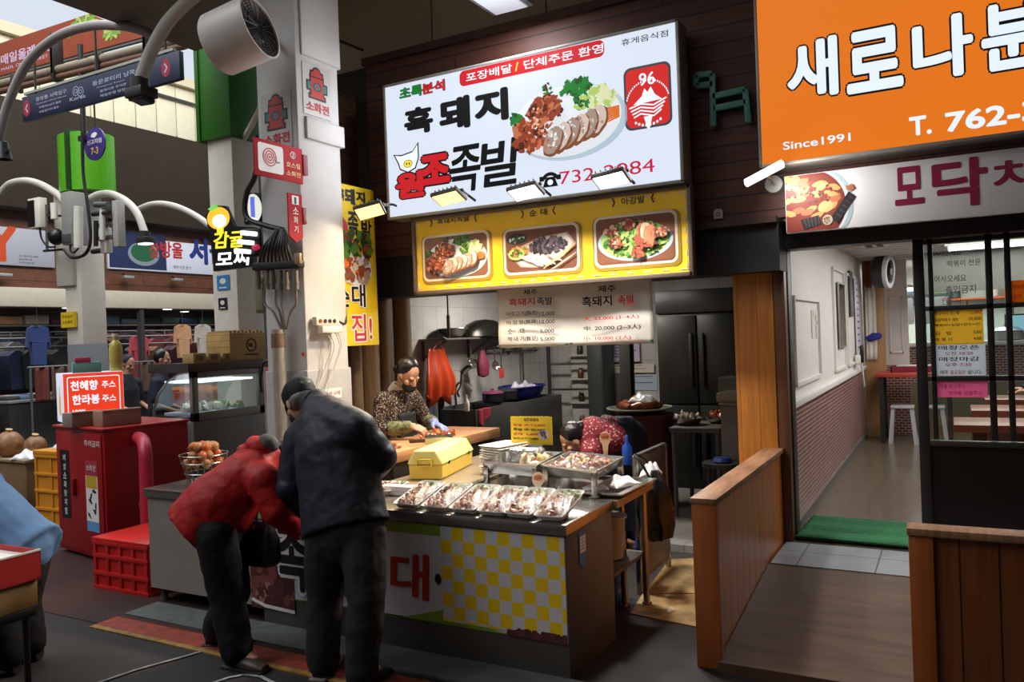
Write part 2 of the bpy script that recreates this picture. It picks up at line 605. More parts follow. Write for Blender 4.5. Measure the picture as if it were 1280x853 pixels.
# brown plank return between pillar and fascia
g = G(); g.box(-4.5,-4.42,4.75,5.45,2.0,3.75)
struct(g.build('wall_return', MB('brown_plank_return', (96,64,40),(84,56,36),(40,26,18), 'YZ', 2.0,0.12,0.006,0.5, rough=0.6, var=0.3)))
g = G(); g.box(-4.72,-4.30,5.5,5.58,2.0,4.0)
struct(g.build('wall_side', M('dark_side_wall', (48,36,28),0.7, var=0.2)))
# soffit over the stalls, steel canopy overhead
g = G()
g.rings([[(-6.72,3.5,4.7),(4.0,3.5,4.7),(4.0,5.75,4.7),(-6.72,5.75,4.7)], [(-6.72,3.5,4.82),(4.0,3.5,4.82),(4.0,5.75,4.82),(-6.72,5.75,4.82)]])
struct(g.build('ceiling_soffit', M('taupe_soffit', (128,116,104),0.7, var=0.15, scale=2)))
# roof over our side and over the far shops, the skylight strip lies between
cream = M('cream_roof_sheet', (214,204,176),0.6, var=0.08)
g = G()
g.box(-5.6,6,-8,22,7.6,7.7)
struct(g.build('ceiling_roof', cream))
g = G()
for i in range(9):
 y = -6 + i * 3.2
 g.bar((-5.6, y, 7.6),(-10.2, y, 9.6),0.16,0.16)
 g.bar((-10.2, y, 9.6),(-14.7, y, 7.5),0.2,0.2)
for x, z in ((-7.9,8.6),(-12.4,8.6)):
 g.bar((x, -7, z),(x, 21, z),0.1,0.1)
struct(g.build('ceiling_frame', M('cream_steel', (205,192,160),0.5)))
# wall across the lane behind the photographer, and the lane ends
dim = M('lane_wall', (120,112,104),0.8, var=0.2, scale=1)
g = G()
g.box(-24,6,-8.1,-8,0,9)
struct(g.build('wall_back', dim))
g = G(); g.box(6,6.1,-8,22,0,7.6)
struct(g.build('wall_right', dim))
g = G(); g.box(-24,-4.6,22,22.1,0,7.0)
struct(g.build('wall_end', dim))
# white pillar at the corner of the shop
PX0 = at(380,350, Y=4.35).x
g = G()
g.box(PX0 - 0.39, PX0,4.35,4.80,0.0,4.75,0,0.012)
pill = struct(g.build('pillar_corner', PILLAR_WHITE))
g = G()
z0 = at(400,462, X=PX0).z
g.box(PX0 - 0.405, PX0 + 0.012,4.335,4.815,0.0, z0,0,0.01)
zc = at(412,165, X=PX0).z
g.box(PX0 - 0.06, PX0 + 0.022,4.42,4.83, zc - 0.1, zc + 0.06,1,0.006)
g.box(PX0 - 0.3, PX0 + 0.015,4.40,4.825, zc + 0.5, zc + 1.6,1,0.01)
struct(g.build('pillar_cladding', [M('grey_pillar_base', (172,170,168),0.5, var=0.08), PILLAR_WHITE]))
# wooden post between the shops
wood_o = MB('orange_pine', (208,132,56),(196,122,50),(140,82,34), 'XY', 0.13,9.0,0.002,0.0, rough=0.42, var=0.3, grain=(14,14,0.9), gscale=2.2, bump=0.1)
g = G()
g.box(-1.325,-1.06,5.62,5.82,0.0,2.36,0,0.006)
struct(g.build('pillar_wood', wood_o))
g = G()
g.box(-1.06,-0.985,5.63,5.86,0.0,2.36,0,0.004)
struct(g.build('trim_7', M('brown_door_casing', (104,66,40),0.4, var=0.2, stretch=(8,8,1))))
# walls of the pork kitchen
kwall = MB('kitchen_wall_tiles', (196,194,190),(190,188,186),(160,158,154), 'YZ', 0.25,0.33,0.003,0.0, rough=0.35, var=0.1)
g = G(); g.box(-4.65,-4.55,6.2,9.0,0.0,2.5)
struct(g.build('wall_kitchen_left', kwall))
g = G(); g.box(-4.65,-1.28,8.9,9.0,0.0,2.5)
struct(g.build('wall_kitchen_back', MB('kitchen_back_tiles', (172,170,166),(165,163,160),(130,128,126), 'XZ', 0.25,0.33,0.003,0.0, rough=0.4, var=0.12)))
g = G(); g.box(-1.28,-1.05,5.82,9.0,0.0,2.5)
struct(g.build('wall_kitchen_right', M('dark_kitchen_wall', (52,50,48),0.6, var=0.2)))
g = G(); g.box(-4.65,-1.05,5.6,9.0,2.42,2.5)
struct(g.build('ceiling_kitchen', M('kitchen_ceiling', (120,116,110),0.8)))
g = G(); g.box(-4.65,-4.52,4.8,6.2,0.0,2.5)
struct(g.build('wall_kitchen_side', M('brown_side_boards', (104,80,58),0.6, var=0.3, scale=3, stretch=(6,6,0.8))))
# dark steel mast in the kitchen
g = G(); g.box(-2.83,-2.72,7.3,7.42,0.0,2.42,0,0.005)
struct(g.build('trim_8', M('dark_mast', (34,36,36),0.5)))
# ---- restaurant shell
rwhite = M('restaurant_white', (220,216,212),0.5, var=0.05)
mosaic = MB('red_white_mosaic', (128,54,50),(100,44,44),(176,156,150), 'YZ', 0.075,0.034,0.006,0.5, rough=0.3, var=0.2, bump=0.2)
g = G(); g.box(-1.05,-1.02,5.9,14.5,1.08,2.5)
struct(g.build('wall_restaurant_left', rwhite))
g = G(); g.box(-1.05,-1.015,5.9,14.5,0.2,1.08)
struct(g.build('wall_mosaic', mosaic))
g = G(); g.box(-1.05,-0.98,5.9,11.2,1.07,1.12,0,0.006)
struct(g.build('trim_9', rwhite))
g = G(); g.box(-1.05,-1.0,5.9,11.2,0.198,0.26)
struct(g.build('baseboard_left', M('grey_baseboard', (96,90,86),0.5)))
# picture mouldings on the white wall
g = G()
for y0, y1, za, zb in ((6.12,7.35,1.22,1.86),(8.35,9.25,1.2,2.2),(9.5,10.6,1.2,2.2)):
 for a, b in (((y0, za),(y1, za)),((y1, za),(y1, zb)),((y1, zb),(y0, zb)),((y0, zb),(y0, za))):
  g.bar((-1.012, a[0], a[1]),(-1.012, b[0], b[1]),0.03,0.03)
struct(g.build('trim_10', rwhite))
g = G(); g.box(-1.05,3.2,14.4,14.5,0.2,2.5)
struct(g.build('wall_restaurant_back', M('pale_green_kitchen_wall', (206,214,204),0.4, var=0.05)))
g = G(); g.box(3.1,3.2,5.7,14.5,0.2,2.5)
struct(g.build('wall_restaurant_right', rwhite))
g = G()
g.box(-1.05,3.2,5.75,14.5,2.48,2.55)
for i in range(22):
 y = 6.0 + i * 0.26
 g.box(-1.0,0.0, y, y + 0.12,2.44,2.48,0,0.004)
struct(g.build('ceiling_restaurant', M('white_ceiling', (205,202,198),0.7)))
# serving counter with mosaic front far inside
mosx = MB('red_white_mosaic_front', (128,54,50),(100,44,44),(176,156,150), 'XZ', 0.075,0.034,0.007,0.5, rough=0.3, var=0.2, bump=0.2)
g = G(); g.box(-0.9,3.1,12.4,12.55,0.8,1.3)
struct(g.build('wall_counter', mosx))
g = G(); g.box(-0.9,3.1,12.38,12.55,0.2,0.8)
struct(g.build('trim_11', M('olive_plinth', (120,112,84),0.5, var=0.1)))
g = G(); g.box(-0.9,3.1,12.3,12.7,1.3,1.36,0,0.01)
struct(g.build('trim_12', rwhite))
# grey hanging hood panel over the counter
g = G(); g.box(-0.4,3.1,10.6,10.66,1.98,2.48)
struct(g.build('wall_bulkhead', M('grey_bulkhead', (132,126,122),0.5, var=0.06)))
# door frame and sliding glass leaf
DY = 5.72
blackframe = M('black_door_frame', (34,31,30),0.45)
g = G()
g.box(-1.02,-0.975, DY, DY + 0.14,0.2,2.19,0,0.004)
g.box(-1.02,1.6, DY - 0.05, DY + 0.16,2.17,2.36,0,0.004)
struct(g.build('door_1', blackframe))
g = G(); g.box(-0.99,1.6, DY, DY + 0.14,0.196,0.215)
struct(g.build('trim_13', M('steel_track', (120,118,114),0.35,0.8)))
g = G()
g.box(-0.212,-0.15, DY + 0.02, DY + 0.10,0.21,2.17,0,0.003)
for x0, x1 in ((-0.128,-0.10),(0.185,0.222),(0.285,0.318),(0.66,0.70)):
 g.box(x0, x1, DY + 0.02, DY + 0.06,0.9,2.17,0,0.002)
for z, hh in ((1.728,0.03),(1.285,0.03),(0.875,0.035),(2.15,0.03),(0.24,0.06)):
 g.box(-0.15,1.6, DY + 0.02, DY + 0.06, z - hh / 2, z + hh / 2,0,0.002)
g.box(1.5,1.58, DY + 0.02, DY + 0.10,0.21,2.17,0,0.003)
d2 = struct(g.build('door_2', blackframe))
g = G(); g.box(-0.15,1.5, DY + 0.036, DY + 0.044,0.27,0.86)
struct(g.build('door_panel', M('black_board', (14,14,15),0.35), d2))
g = G(); g.box(-0.15,1.5, DY + 0.038, DY + 0.042,0.89,2.14)
struct(g.build('door_glass', GLASS('door_pane', clear=0.93), d2))
# ---- far side of the lane
SX = -16.0
LY0, LY1 = -6.0,21.0
g = G()
g.box(SX - 0.2, SX, LY0, LY1,2.98,4.5)
struct(g.build('wall_far_fascia', MB('red_brown_fascia', (112,66,44),(98,56,38),(60,34,24), 'YZ', 4.0,0.24,0.008,0.5, rough=0.6, var=0.3)))
g = G()
g.rings([[(SX, LY0,4.46),(SX - 0.2, LY0,6.3),(SX + 1.3, LY0,6.3),(SX + 0.35, LY0,4.5)], [(SX, LY1,4.46),(SX - 0.2, LY1,6.3),(SX + 1.3, LY1,6.3),(SX + 0.35, LY1,4.5)]])
struct(g.build('wall_far_awning', M('taupe_awning', (72,62,50),0.7, var=0.2, scale=1.0)))
g = G(); g.box(SX - 0.1, SX + 0.08, LY0, LY1,2.6,2.98,0,0.02)
struct(g.build('wall_far_beam', M('cream_beam', (206,196,176),0.55, var=0.08)))
g = G()
for i in range(54):
 y = LY0 + i * 0.5
 g.box(SX + 1.25, SX + 1.3, y + 0.012, y + 0.488,6.28,7.45,0,0.004)
struct(g.build('wall_clerestory', M('cream_cladding', (226,218,190),0.6, var=0.06)))
g = G()
g.bar((SX + 1.36, LY0,7.5),(SX + 1.36, LY1,7.5),0.16,0.2)
g.bar((SX + 1.36, LY0,7.15),(SX + 1.36, LY1,7.05),0.04,0.05,1)
struct(g.build('trim_14', [M('cream_steel'), M('dark_rail', (50,46,40),0.6)]))
# shop rooms behind: floor is the lane floor
g = G(); g.box(SX - 3.6, SX - 3.5, LY0, LY1,0,3.2)
struct(g.build('wall_far_shops', M('shop_back_wall', (120,112,108),0.7, var=0.3, scale=0.7)))
g = G(); g.box(SX - 3.6, SX - 0.2, LY0, LY1,2.74,2.82)
struct(g.build('ceiling_far_shops', M('shop_ceiling', (150,144,138),0.7)))
g = G()
for y in (LY0 + 1,3.5,8.35,11.85,15.6):
 g.box(SX - 0.08, SX + 0.04, y, y + 0.1,0,2.62)
struct(g.build('trim_15', M('dark_mullion', (54,50,50),0.5)))
# ---- signs of the two shops
LIT = 1.0
def lit(name, rgb, e=1.0, base=0.25):
 """translucent print on a backlit face"""
 m = M(name, rgb, 0.35, em=e, spec=0.3)
 b = m.node_tree.nodes['Principled BSDF']
 c = lin(rgb)
 b.inputs['Base Color'].default_value = tuple(v * base for v in c) + (1,)
 return m
def meat(lit_=False):
 f = (lambda n, c: lit('lit_' + n, c)) if lit_ else (lambda n, c: M('print_' + n, c, 0.5))
 return [f('plate', (222,228,234)), f('plate_rim', (176,196,206)), f('meat_dark', (86,34,22)), f('meat_mid', (140,62,38)),
   f('meat_light', (186,108,70)), f('shine', (226,178,146)), f('green', (72,122,40)), f('green_dark', (34,76,26)),
   f('green_pale', (170,196,104)), f('cabbage', (214,218,170)), f('carrot', (214,108,42)), f('slice', (160,138,124)),
   f('slice_light', (204,186,172)), f('slice_rim', (126,74,48)), f('black_food', (30,26,28)), f('purple_food', (88,68,78)),
   f('broth', (128,44,28)), f('ricecake', (224,158,92)), f('egg', (226,178,116)), f('table_brown', (110,62,40))]
def dish(parent, name, u, v, w, h, kind, mats, layer=2, seed=1, y0=0.0, clip=None):
 rg = random.Random(seed)
 P = []
 add = lambda pl, m: P.append((clip_rect(pl, *clip) if clip else pl, m))
 X = lambda a: u + w * a
 Z = lambda b: v + h * b
 def bl(a, b, ra, rb, m, rough=0.25, rot=None, n=11):
  add(blot(X(a), Z(b), w * ra, h * rb, rough, n, rot, rg), m)
 def pile(a, b, ra, rb, cnt, ms, size, rough=0.3):
  cnt, size = int(cnt * 2.2), size * 0.68
  for _ in range(cnt):
   q, t = math.sqrt(rg.random()), rg.uniform(0,2 * PI)
   bl(a + ra * q * math.cos(t), b + rb * q * math.sin(t), size * rg.uniform(0.6,1.2), size * rg.uniform(0.4,0.8) * w / h, rg.choice(ms), rough)
 if kind == 'jokbal':
  add(oval(X(0.52), Z(0.46), w * 0.5, h * 0.5,40),1)
  add(oval(X(0.51), Z(0.48), w * 0.485, h * 0.475,40),0)
  pile(0.62,0.9,0.13,0.1,26, [6,7,6], 0.05,0.5)
  pile(0.36,0.92,0.04,0.1,8, [7,6,2], 0.03,0.4)
  pile(0.06,0.62,0.05,0.08,8, [6,7], 0.05)
  pile(0.8,0.7,0.14,0.14,24, [9,8,9], 0.06,0.4)
  pile(0.66,0.7,0.07,0.12,20, [6,8,7], 0.03,0.5)
  for k in range(7):
   add([(X(0.84 + 0.004 * k), Z(0.34 + 0.03 * k)),(X(0.98), Z(0.40 + 0.022 * k)),(X(0.985), Z(0.425 + 0.022 * k)),(X(0.85), Z(0.365 + 0.03 * k))], 10)
  pile(0.34,0.68,0.15,0.15,36, [2,3,3,4,2], 0.06)
  pile(0.18,0.36,0.15,0.22,44, [2,3,4,3], 0.055)
  pile(0.28,0.52,0.16,0.2,18, [3,4,5], 0.025)
  for k in range(6):
   a, b = 0.80 - 0.078 * k, 0.40 - 0.035 * k
   bl(a, b - 0.012,0.085,0.215,13,0.06,-0.5,16)
   bl(a - 0.004, b + 0.012,0.074,0.195,11 if k % 2 else 12,0.07,-0.5,16)
   pile(a, b + 0.01,0.045,0.13,8, [12,11,12,0,11], 0.03)
   pile(a - 0.05, b - 0.05,0.03,0.10,3, [13,4], 0.02)
 elif kind == 'sundae':
  add(rect(u, v, u + w, v + h),19)
  add(oval(X(0.15), Z(0.82), w * 0.16, h * 0.14),14)
  pile(0.15,0.82,0.1,0.08,10, [7,14,1], 0.04)
  pts = [(0.0,0.45),(0.2,0.08),(0.5,0.02),(0.85,0.25),(1.0,0.6),(0.9,0.88),(0.5,0.82),(0.2,0.62)]
  add([(X(a), Z(b)) for a, b in pts], 11)
  add([(X(a * 0.94 + 0.03), Z(b * 0.94 + 0.03)) for a, b in pts], 12)
  pile(0.62,0.58,0.27,0.2,60, [14,15,15,14], 0.055,0.35)
  pile(0.2,0.48,0.12,0.12,20, [10,17,6], 0.05)
  add(oval(X(0.15), Z(0.42), w * 0.12, h * 0.15),8)
  pile(0.15,0.44,0.08,0.09,12, [6,7,10], 0.04)
  for k in range(11):
   bl(0.28 + 0.045 * k, 0.3 - 0.16 * rg.random(),0.10,0.03, rg.choice([12,11,0]),0.15,-0.5)
  bl(0.8,0.3,0.3,0.03,17,0.05,0.55)
  bl(0.85,0.15,0.25,0.02,5,0.05,0.5)
 elif kind == 'agang':
  add(rect(u, v, u + w, v + h),13)
  add(oval(X(0.5), Z(0.46), w * 0.5, h * 0.45,36),1)
  add(oval(X(0.5), Z(0.5), w * 0.46, h * 0.43,36),8)
  pile(0.5,0.5,0.42,0.42,90, [6,7,6,8], 0.05,0.5)
  for a, b in ((0.2,0.74),(0.44,0.86),(0.26,0.46),(0.56,0.2),(0.86,0.62)):
   pile(a, b, 0.09,0.11,20, [2,3,4,3,5], 0.045)
  pile(0.66,0.55,0.13,0.26,44, [3,4,4,3,2], 0.07)
  bl(0.66,0.66,0.07,0.2,5,0.2,-0.2)
  bl(0.68,0.6,0.05,0.2,4,0.2,-0.2)
 elif kind == 'stew':
  add(oval(X(0.28), Z(0.42), w * 0.66, h * 0.75,48),1)
  add(oval(X(0.27), Z(0.42), w * 0.61, h * 0.71,48),0)
  add(oval(X(0.26), Z(0.42), w * 0.58, h * 0.68,48),16)
  for k in range(26):
   bl(rg.uniform(0.02,0.7), rg.uniform(0.3,0.98),0.10,0.045 * w / h, rg.choice([17,18,17,4]),0.12, rg.choice([0.5,1.2,2.2,0.2,2.8]))
  bl(0.56,0.4,0.11,0.10,18,0.05,0.3)
  bl(0.44,0.26,0.09,0.05,17,0.1,0.3)
  pile(0.35,0.65,0.3,0.25,14, [2,3,16], 0.04)
  add([(X(0.2), Z(0.2)),(X(0.46), Z(0.26)),(X(0.50), Z(0.10)),(X(0.25), Z(0.02))], 14)
  add([(X(0.62), Z(0.18)),(X(0.88), Z(0.62)),(X(0.97), Z(0.52)),(X(0.72), Z(0.08))], 14)
  for k in range(5):
   add([(X(0.25 + k * 0.05), Z(0.20 + 0.012 * k)),(X(0.262 + k * 0.05), Z(0.20 + 0.012 * k)),(X(0.29 + k * 0.045), Z(0.06)),(X(0.28 + k * 0.045), Z(0.06))], 15)
   add([(X(0.70 + k * 0.045), Z(0.25 + 0.07 * k)),(X(0.708 + k * 0.045), Z(0.26 + 0.07 * k)),(X(0.78 + k * 0.045), Z(0.19 + 0.07 * k)),(X(0.77 + k * 0.045), Z(0.18 + 0.07 * k))], 15)
  add(oval(X(0.58), Z(0.16), w * 0.07, h * 0.09),12)
  pile(0.58,0.16,0.05,0.06,10, [4,6,2,10], 0.02)
  bl(0.9,0.68,0.06,0.05,4,0.4)
 return flat(parent, name, P, mats, layer, 0.0004, y0,0.00006)
INK = M('print_black', (22,20,20),0.5)
REDINK = M('print_red', (190,40,44),0.5)
WHITEINK = M('print_white', (232,230,226),0.5)
L_INK = lit('lit_black', (16,15,17),0.6)
L_RED = lit('lit_red', (196,26,34))
L_WHITE = lit('lit_white', (238,246,255),1.05)
# --- big white lightbox sign
F = Face(plane_of(5.2),(481.5,110),(851,224.5))
t = thing('shop_sign', 'big white backlit shop sign with black lettering and a plate of pork', 'sign', F.org)
SIGN_Z = F.org.z
w, h = F.w, F.h
g = G(); g.box(-0.02, w + 0.02,0.004,0.2,-0.02, h + 0.02,0,0.006)
g.build('casing', M('sign_casing', (150,146,140),0.4,0.3), t)
g = G(); g.box(0, w, 0.0,0.01,0, h)
g.build('light_panel', lit('lit_panel_white', (224,234,250),0.95,0.12), t)
g = G()
for a, b, c, d in ((-0.02, w + 0.02,-0.022,0.0),(-0.02, w + 0.02, h, h + 0.022)):
 g.box(a, b, -0.006,0.006, c, d, 0,0.003)
for a, b in ((-0.022,0.0),(w, w + 0.022)):
 g.box(a, b, -0.006,0.006,-0.02, h + 0.02,0,0.003)
g.build('sign_frame', M('sign_edge', (172,168,158),0.4,0.3), t)
def put(parent, F, body, pa, pb, mat, layer=2, bold=0.02, rot=None, **k):
 """text between its ink box's lower-left (pa) and upper-right (pb) photo corners"""
 u0, v0 = F.uv(*pa)
 u1, v1 = F.uv(*pb)
 return lettering(parent, body, u0, v0, v1 - v0, mat, w=u1 - u0, layer=layer, bold=bold, **k)
L_GREEN = lit('lit_green', (18,120,46))
put(t, F, '초록', (500,125),(528,105), L_GREEN, 2,0.03, edge=L_INK, ew=0.03)
put(t, F, '분석', (528,119),(556,99), L_RED, 2,0.03, edge=L_INK, ew=0.03)
u0, v0 = F.uv(575,109); u1, v1 = F.uv(755,48)
a0, b0 = F.uv(575.5,107); a1, b1 = F.uv(575,90)
flat(t, 'red_band', [(rrect(*F.uv(575,109), *F.uv(755,49),0.04),0)], [L_RED], 1)
L_YEL = lit('lit_yellow', (250,220,60))
va, vb = F.uv(575,109)[1], F.uv(755,49)[1]
lo = va + (vb - va) * 0.22
bh = (vb - va) * 0.56
lettering(t, '포장배달', F.uv(579,0)[0], lo, bh, L_WHITE, w=F.uv(637,0)[0] - F.uv(579,0)[0], layer=2, bold=0.008)
lettering(t, '/', F.uv(641,0)[0], lo, bh, L_YEL, layer=2, bold=0.02)
lettering(t, '단체주문 환영', F.uv(652,0)[0], lo, bh, L_WHITE, w=F.uv(752,0)[0] - F.uv(652,0)[0], layer=2, bold=0.008)
put(t, F, '휴게음식점', (777,58),(835,37), L_INK, 2,0.006)
put(t, F, '흑', (506,171),(541,130), L_INK, 2,0.055)
put(t, F, '돼', (550,166),(587,118), L_INK, 2,0.055)
put(t, F, '지', (594,157),(635,108), L_INK, 2,0.055)
put(t, F, '족', (560,243),(597,179), L_INK, 2,0.02, shear=0.12)
put(t, F, '발', (599,236),(650,170), L_INK, 2,0.02, shear=0.12)
# red brush letters with a black edge
uu, vv = F.uv(497,241)
for dx, ch, px_, py_ in ((0, '원', (496,250),(530,212)),(1, '조', (526,233),(562,190))):
 put(t, F, ch, px_, py_, L_RED, 2,0.06, edge=L_INK, ew=0.05)
# little pig face drawn over the red letters
c = F.uv(510,203)
q = 0.085
flat(t, 'pig_drawing', [([(c[0] - 1.6 * q, c[1] + 0.9 * q),(c[0] - 0.7 * q, c[1] + 0.75 * q),(c[0] + 0.6 * q, c[1] + 0.95 * q),(c[0] + 1.3 * q, c[1] + 1.7 * q),(c[0] + 1.3 * q, c[1] + 0.2 * q),(c[0] + 0.9 * q, c[1] - 0.7 * q),(c[0], c[1] - 1.0 * q),(c[0] - 0.9 * q, c[1] - 0.6 * q),(c[0] - 1.1 * q, c[1])], 0),
      ([(c[0] - 1.4 * q, c[1] + 0.78 * q),(c[0] - 0.7 * q, c[1] + 0.63 * q),(c[0] + 0.6 * q, c[1] + 0.83 * q),(c[0] + 1.18 * q, c[1] + 1.45 * q),(c[0] + 1.18 * q, c[1] + 0.25 * q),(c[0] + 0.8 * q, c[1] - 0.6 * q),(c[0], c[1] - 0.88 * q),(c[0] - 0.8 * q, c[1] - 0.5 * q),(c[0] - 0.95 * q, c[1])], 1),
      (oval(c[0] + 0.05 * q, c[1] - 0.15 * q, 0.5 * q, 0.36 * q),0),(oval(c[0] + 0.05 * q, c[1] - 0.15 * q, 0.44 * q, 0.31 * q),2),
      (oval(c[0] - 0.1 * q, c[1] - 0.15 * q, 0.07 * q, 0.12 * q),0),(oval(c[0] + 0.2 * q, c[1] - 0.15 * q, 0.07 * q, 0.12 * q),0)],
  [L_INK, L_WHITE, L_YEL], 4)
a = F.uv(640,207); b = F.uv(776,88)
dish(t, 'food_photo', a[0], a[1], b[0] - a[0], b[1] - a[1], 'jokbal', meat(True),2,5)
flat(t, 'plate_shadow', [(oval((a[0] + b[0]) / 2 + 0.04,(a[1] + b[1]) / 2 - 0.03,(b[0] - a[0]) * 0.5,(b[1] - a[1]) * 0.49,40),0)], [lit('lit_grey', (176,190,212))], 1)
# red member plaque with the emblem
a = F.uv(782,165); b = F.uv(838,75)
cx = (a[0] + b[0]) / 2
L_GREY = lit('lit_dark_grey', (62,66,72))
flat(t, 'red_plaque', [(rrect(a[0], a[1], b[0], b[1], 0.05),0),(rrect(a[0] + 0.016, a[1] + 0.016, b[0] - 0.016, b[1] - 0.016,0.04),1)], [L_GREY, lit('lit_plaque_red', (206,40,36))], 1)
W_, H_ = b[0] - a[0], b[1] - a[1]
lettering(t, '96', cx, a[1] + H_ * 0.68, H_ * 0.2, L_WHITE, layer=2, bold=0.01, align='C')
em = []
ez = a[1] + H_ * 0.40
em.append(([(cx - 0.1, ez),(cx - 0.04, ez + 0.05),(cx - 0.02, ez + 0.1),(cx, ez + 0.07),(cx + 0.025, ez + 0.105),(cx + 0.05, ez + 0.05),(cx + 0.1, ez + 0.01)], 0))
for k in range(4):
 em.append((stroke([(cx - 0.13 + 0.01 * k, ez - 0.02 - 0.022 * k),(cx - 0.05, ez + 0.0 - 0.022 * k),(cx + 0.04, ez - 0.02 - 0.024 * k),(cx + 0.13 - 0.012 * k, ez + 0.015 - 0.024 * k)], 0.010),0))
em.append(([(cx - 0.03, ez - 0.09),(cx + 0.03, ez - 0.09),(cx + 0.008, ez - 0.17),(cx - 0.008, ez - 0.17)], 0))
for k in range(24):
 th = R(165 - 150 * k / 23)
 em.append((rect(cx + 0.15 * math.cos(th) - 0.004, ez + 0.0 + 0.15 * math.sin(th) - 0.006, cx + 0.15 * math.cos(th) + 0.004, ez + 0.15 * math.sin(th) + 0.006),0))
for k in range(8):
 th = R(235 + 70 * k / 7)
 em.append((rect(cx + 0.15 * math.cos(th) - 0.007, ez + 0.15 * math.sin(th) - 0.008, cx + 0.15 * math.cos(th) + 0.007, ez + 0.15 * math.sin(th) + 0.008),0))
flat(t, 'emblem', em, [L_WHITE], 2)
put(t, F, '732-2984', (700,231),(818,198), lit('lit_crimson', (196,30,66)),2,0.0)
# telephone mark
c = F.uv(688,225)
flat(t, 'telephone_mark', [([(c[0] - 0.06, c[1] - 0.05),(c[0] + 0.06, c[1] - 0.05),(c[0] + 0.035, c[1] + 0.02),(c[0] - 0.035, c[1] + 0.02)], 0),(oval(c[0], c[1] - 0.018,0.022,0.02),1),
  (ring(c[0], c[1] - 0.02,0.05,0.075,12, R(25), R(155)),0),(rect(c[0] - 0.085, c[1] - 0.005, c[0] - 0.05, c[1] + 0.03),0),(rect(c[0] + 0.05, c[1] - 0.005, c[0] + 0.085, c[1] + 0.03),0)], [L_INK, L_WHITE], 2)
sign_glow = area_light('sign_glow', (F.org.x + w / 2,5.12, F.org.z + h / 2),(R(-90),0,0), w, h, 26,(0.92,0.95,1.0))
# --- yellow menu board with three dishes
F = Face(plane_of(5.25),(519,275),(862,339.5))
F.h = min(F.h, SIGN_Z - 0.055 - F.org.z)
t = thing('menu_board', 'yellow menu board with three framed dish photos under the white shop sign', 'sign', F.org)
w, h = F.w, F.h
YB = M('yellow_board', (246,200,24),0.5, var=0.05)
g = G(); g.box(0, w, 0,0.03,0, h)
g.build('board', YB, t)
g = G()
for a in ((-0.025, w + 0.025,-0.03,0.0),(-0.025, w + 0.025, h, h + 0.03)):
 g.box(a[0], a[1], -0.015,0.06, a[2], a[3], 0,0.004)
for a in ((-0.03,0.0),(w, w + 0.03)):
 g.box(a[0], a[1], -0.015,0.06,-0.03, h + 0.03,0,0.004)
g.build('board_frame', M('brown_grey_frame', (104,88,78),0.5,0.1), t)
g = G()
k = 0
for i in range(18):
 u = 0.03 + i * (w - 0.06) / 17
 for v in (0.02, h - 0.02):
  g.box(u - 0.03, u + 0.02,-0.003,0.0, v - 0.004, v + 0.004)
for i in range(7):
 for u in (0.015, w - 0.015):
  v = 0.05 + i * (h - 0.1) / 6
  g.box(u - 0.004, u + 0.004,-0.003,0.0, v - 0.02, v + 0.02)
g.build('stitching', M('white_cord', (215,205,170),0.6), t)
pm = meat(False)
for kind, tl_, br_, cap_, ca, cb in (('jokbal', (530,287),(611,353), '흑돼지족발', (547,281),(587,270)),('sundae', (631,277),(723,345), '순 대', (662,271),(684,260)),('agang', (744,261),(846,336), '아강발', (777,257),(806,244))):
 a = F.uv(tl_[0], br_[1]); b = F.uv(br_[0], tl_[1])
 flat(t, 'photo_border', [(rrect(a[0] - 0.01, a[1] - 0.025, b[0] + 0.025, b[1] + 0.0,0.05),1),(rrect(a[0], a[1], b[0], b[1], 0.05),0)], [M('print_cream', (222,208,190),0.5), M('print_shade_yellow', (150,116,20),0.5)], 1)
 i_ = 0.018
 flat(t, 'photo_ground', [(rrect(a[0] + i_, a[1] + i_, b[0] - i_, b[1] - i_, 0.04),0)], [M('print_photo_brown', (120,76,56),0.5)], 2)
 dish(t, 'food_photo', a[0] + i_ + 0.012, a[1] + i_ + 0.012, b[0] - a[0] - 2 * i_ - 0.024, b[1] - a[1] - 2 * i_ - 0.024, kind, pm, 3, len(kind), clip=(a[0] + i_, a[1] + i_, b[0] - i_, b[1] - i_))
 put(t, F, cap_, ca, cb, M('print_olive_black', (40,34,14),0.5),2,0.01)
 for q in (-1,1):
  u = F.uv(ca[0] if q < 0 else cb[0], ca[1])[0] + q * 0.05
  v = (F.uv(*ca)[1] + F.uv(*cb)[1]) / 2
  flat(t, 'bracket_mark', [(stroke([(u + q * 0.015, v + 0.03),(u, v),(u + q * 0.015, v - 0.03)], 0.01),0)], [M('print_olive_black')], 2)
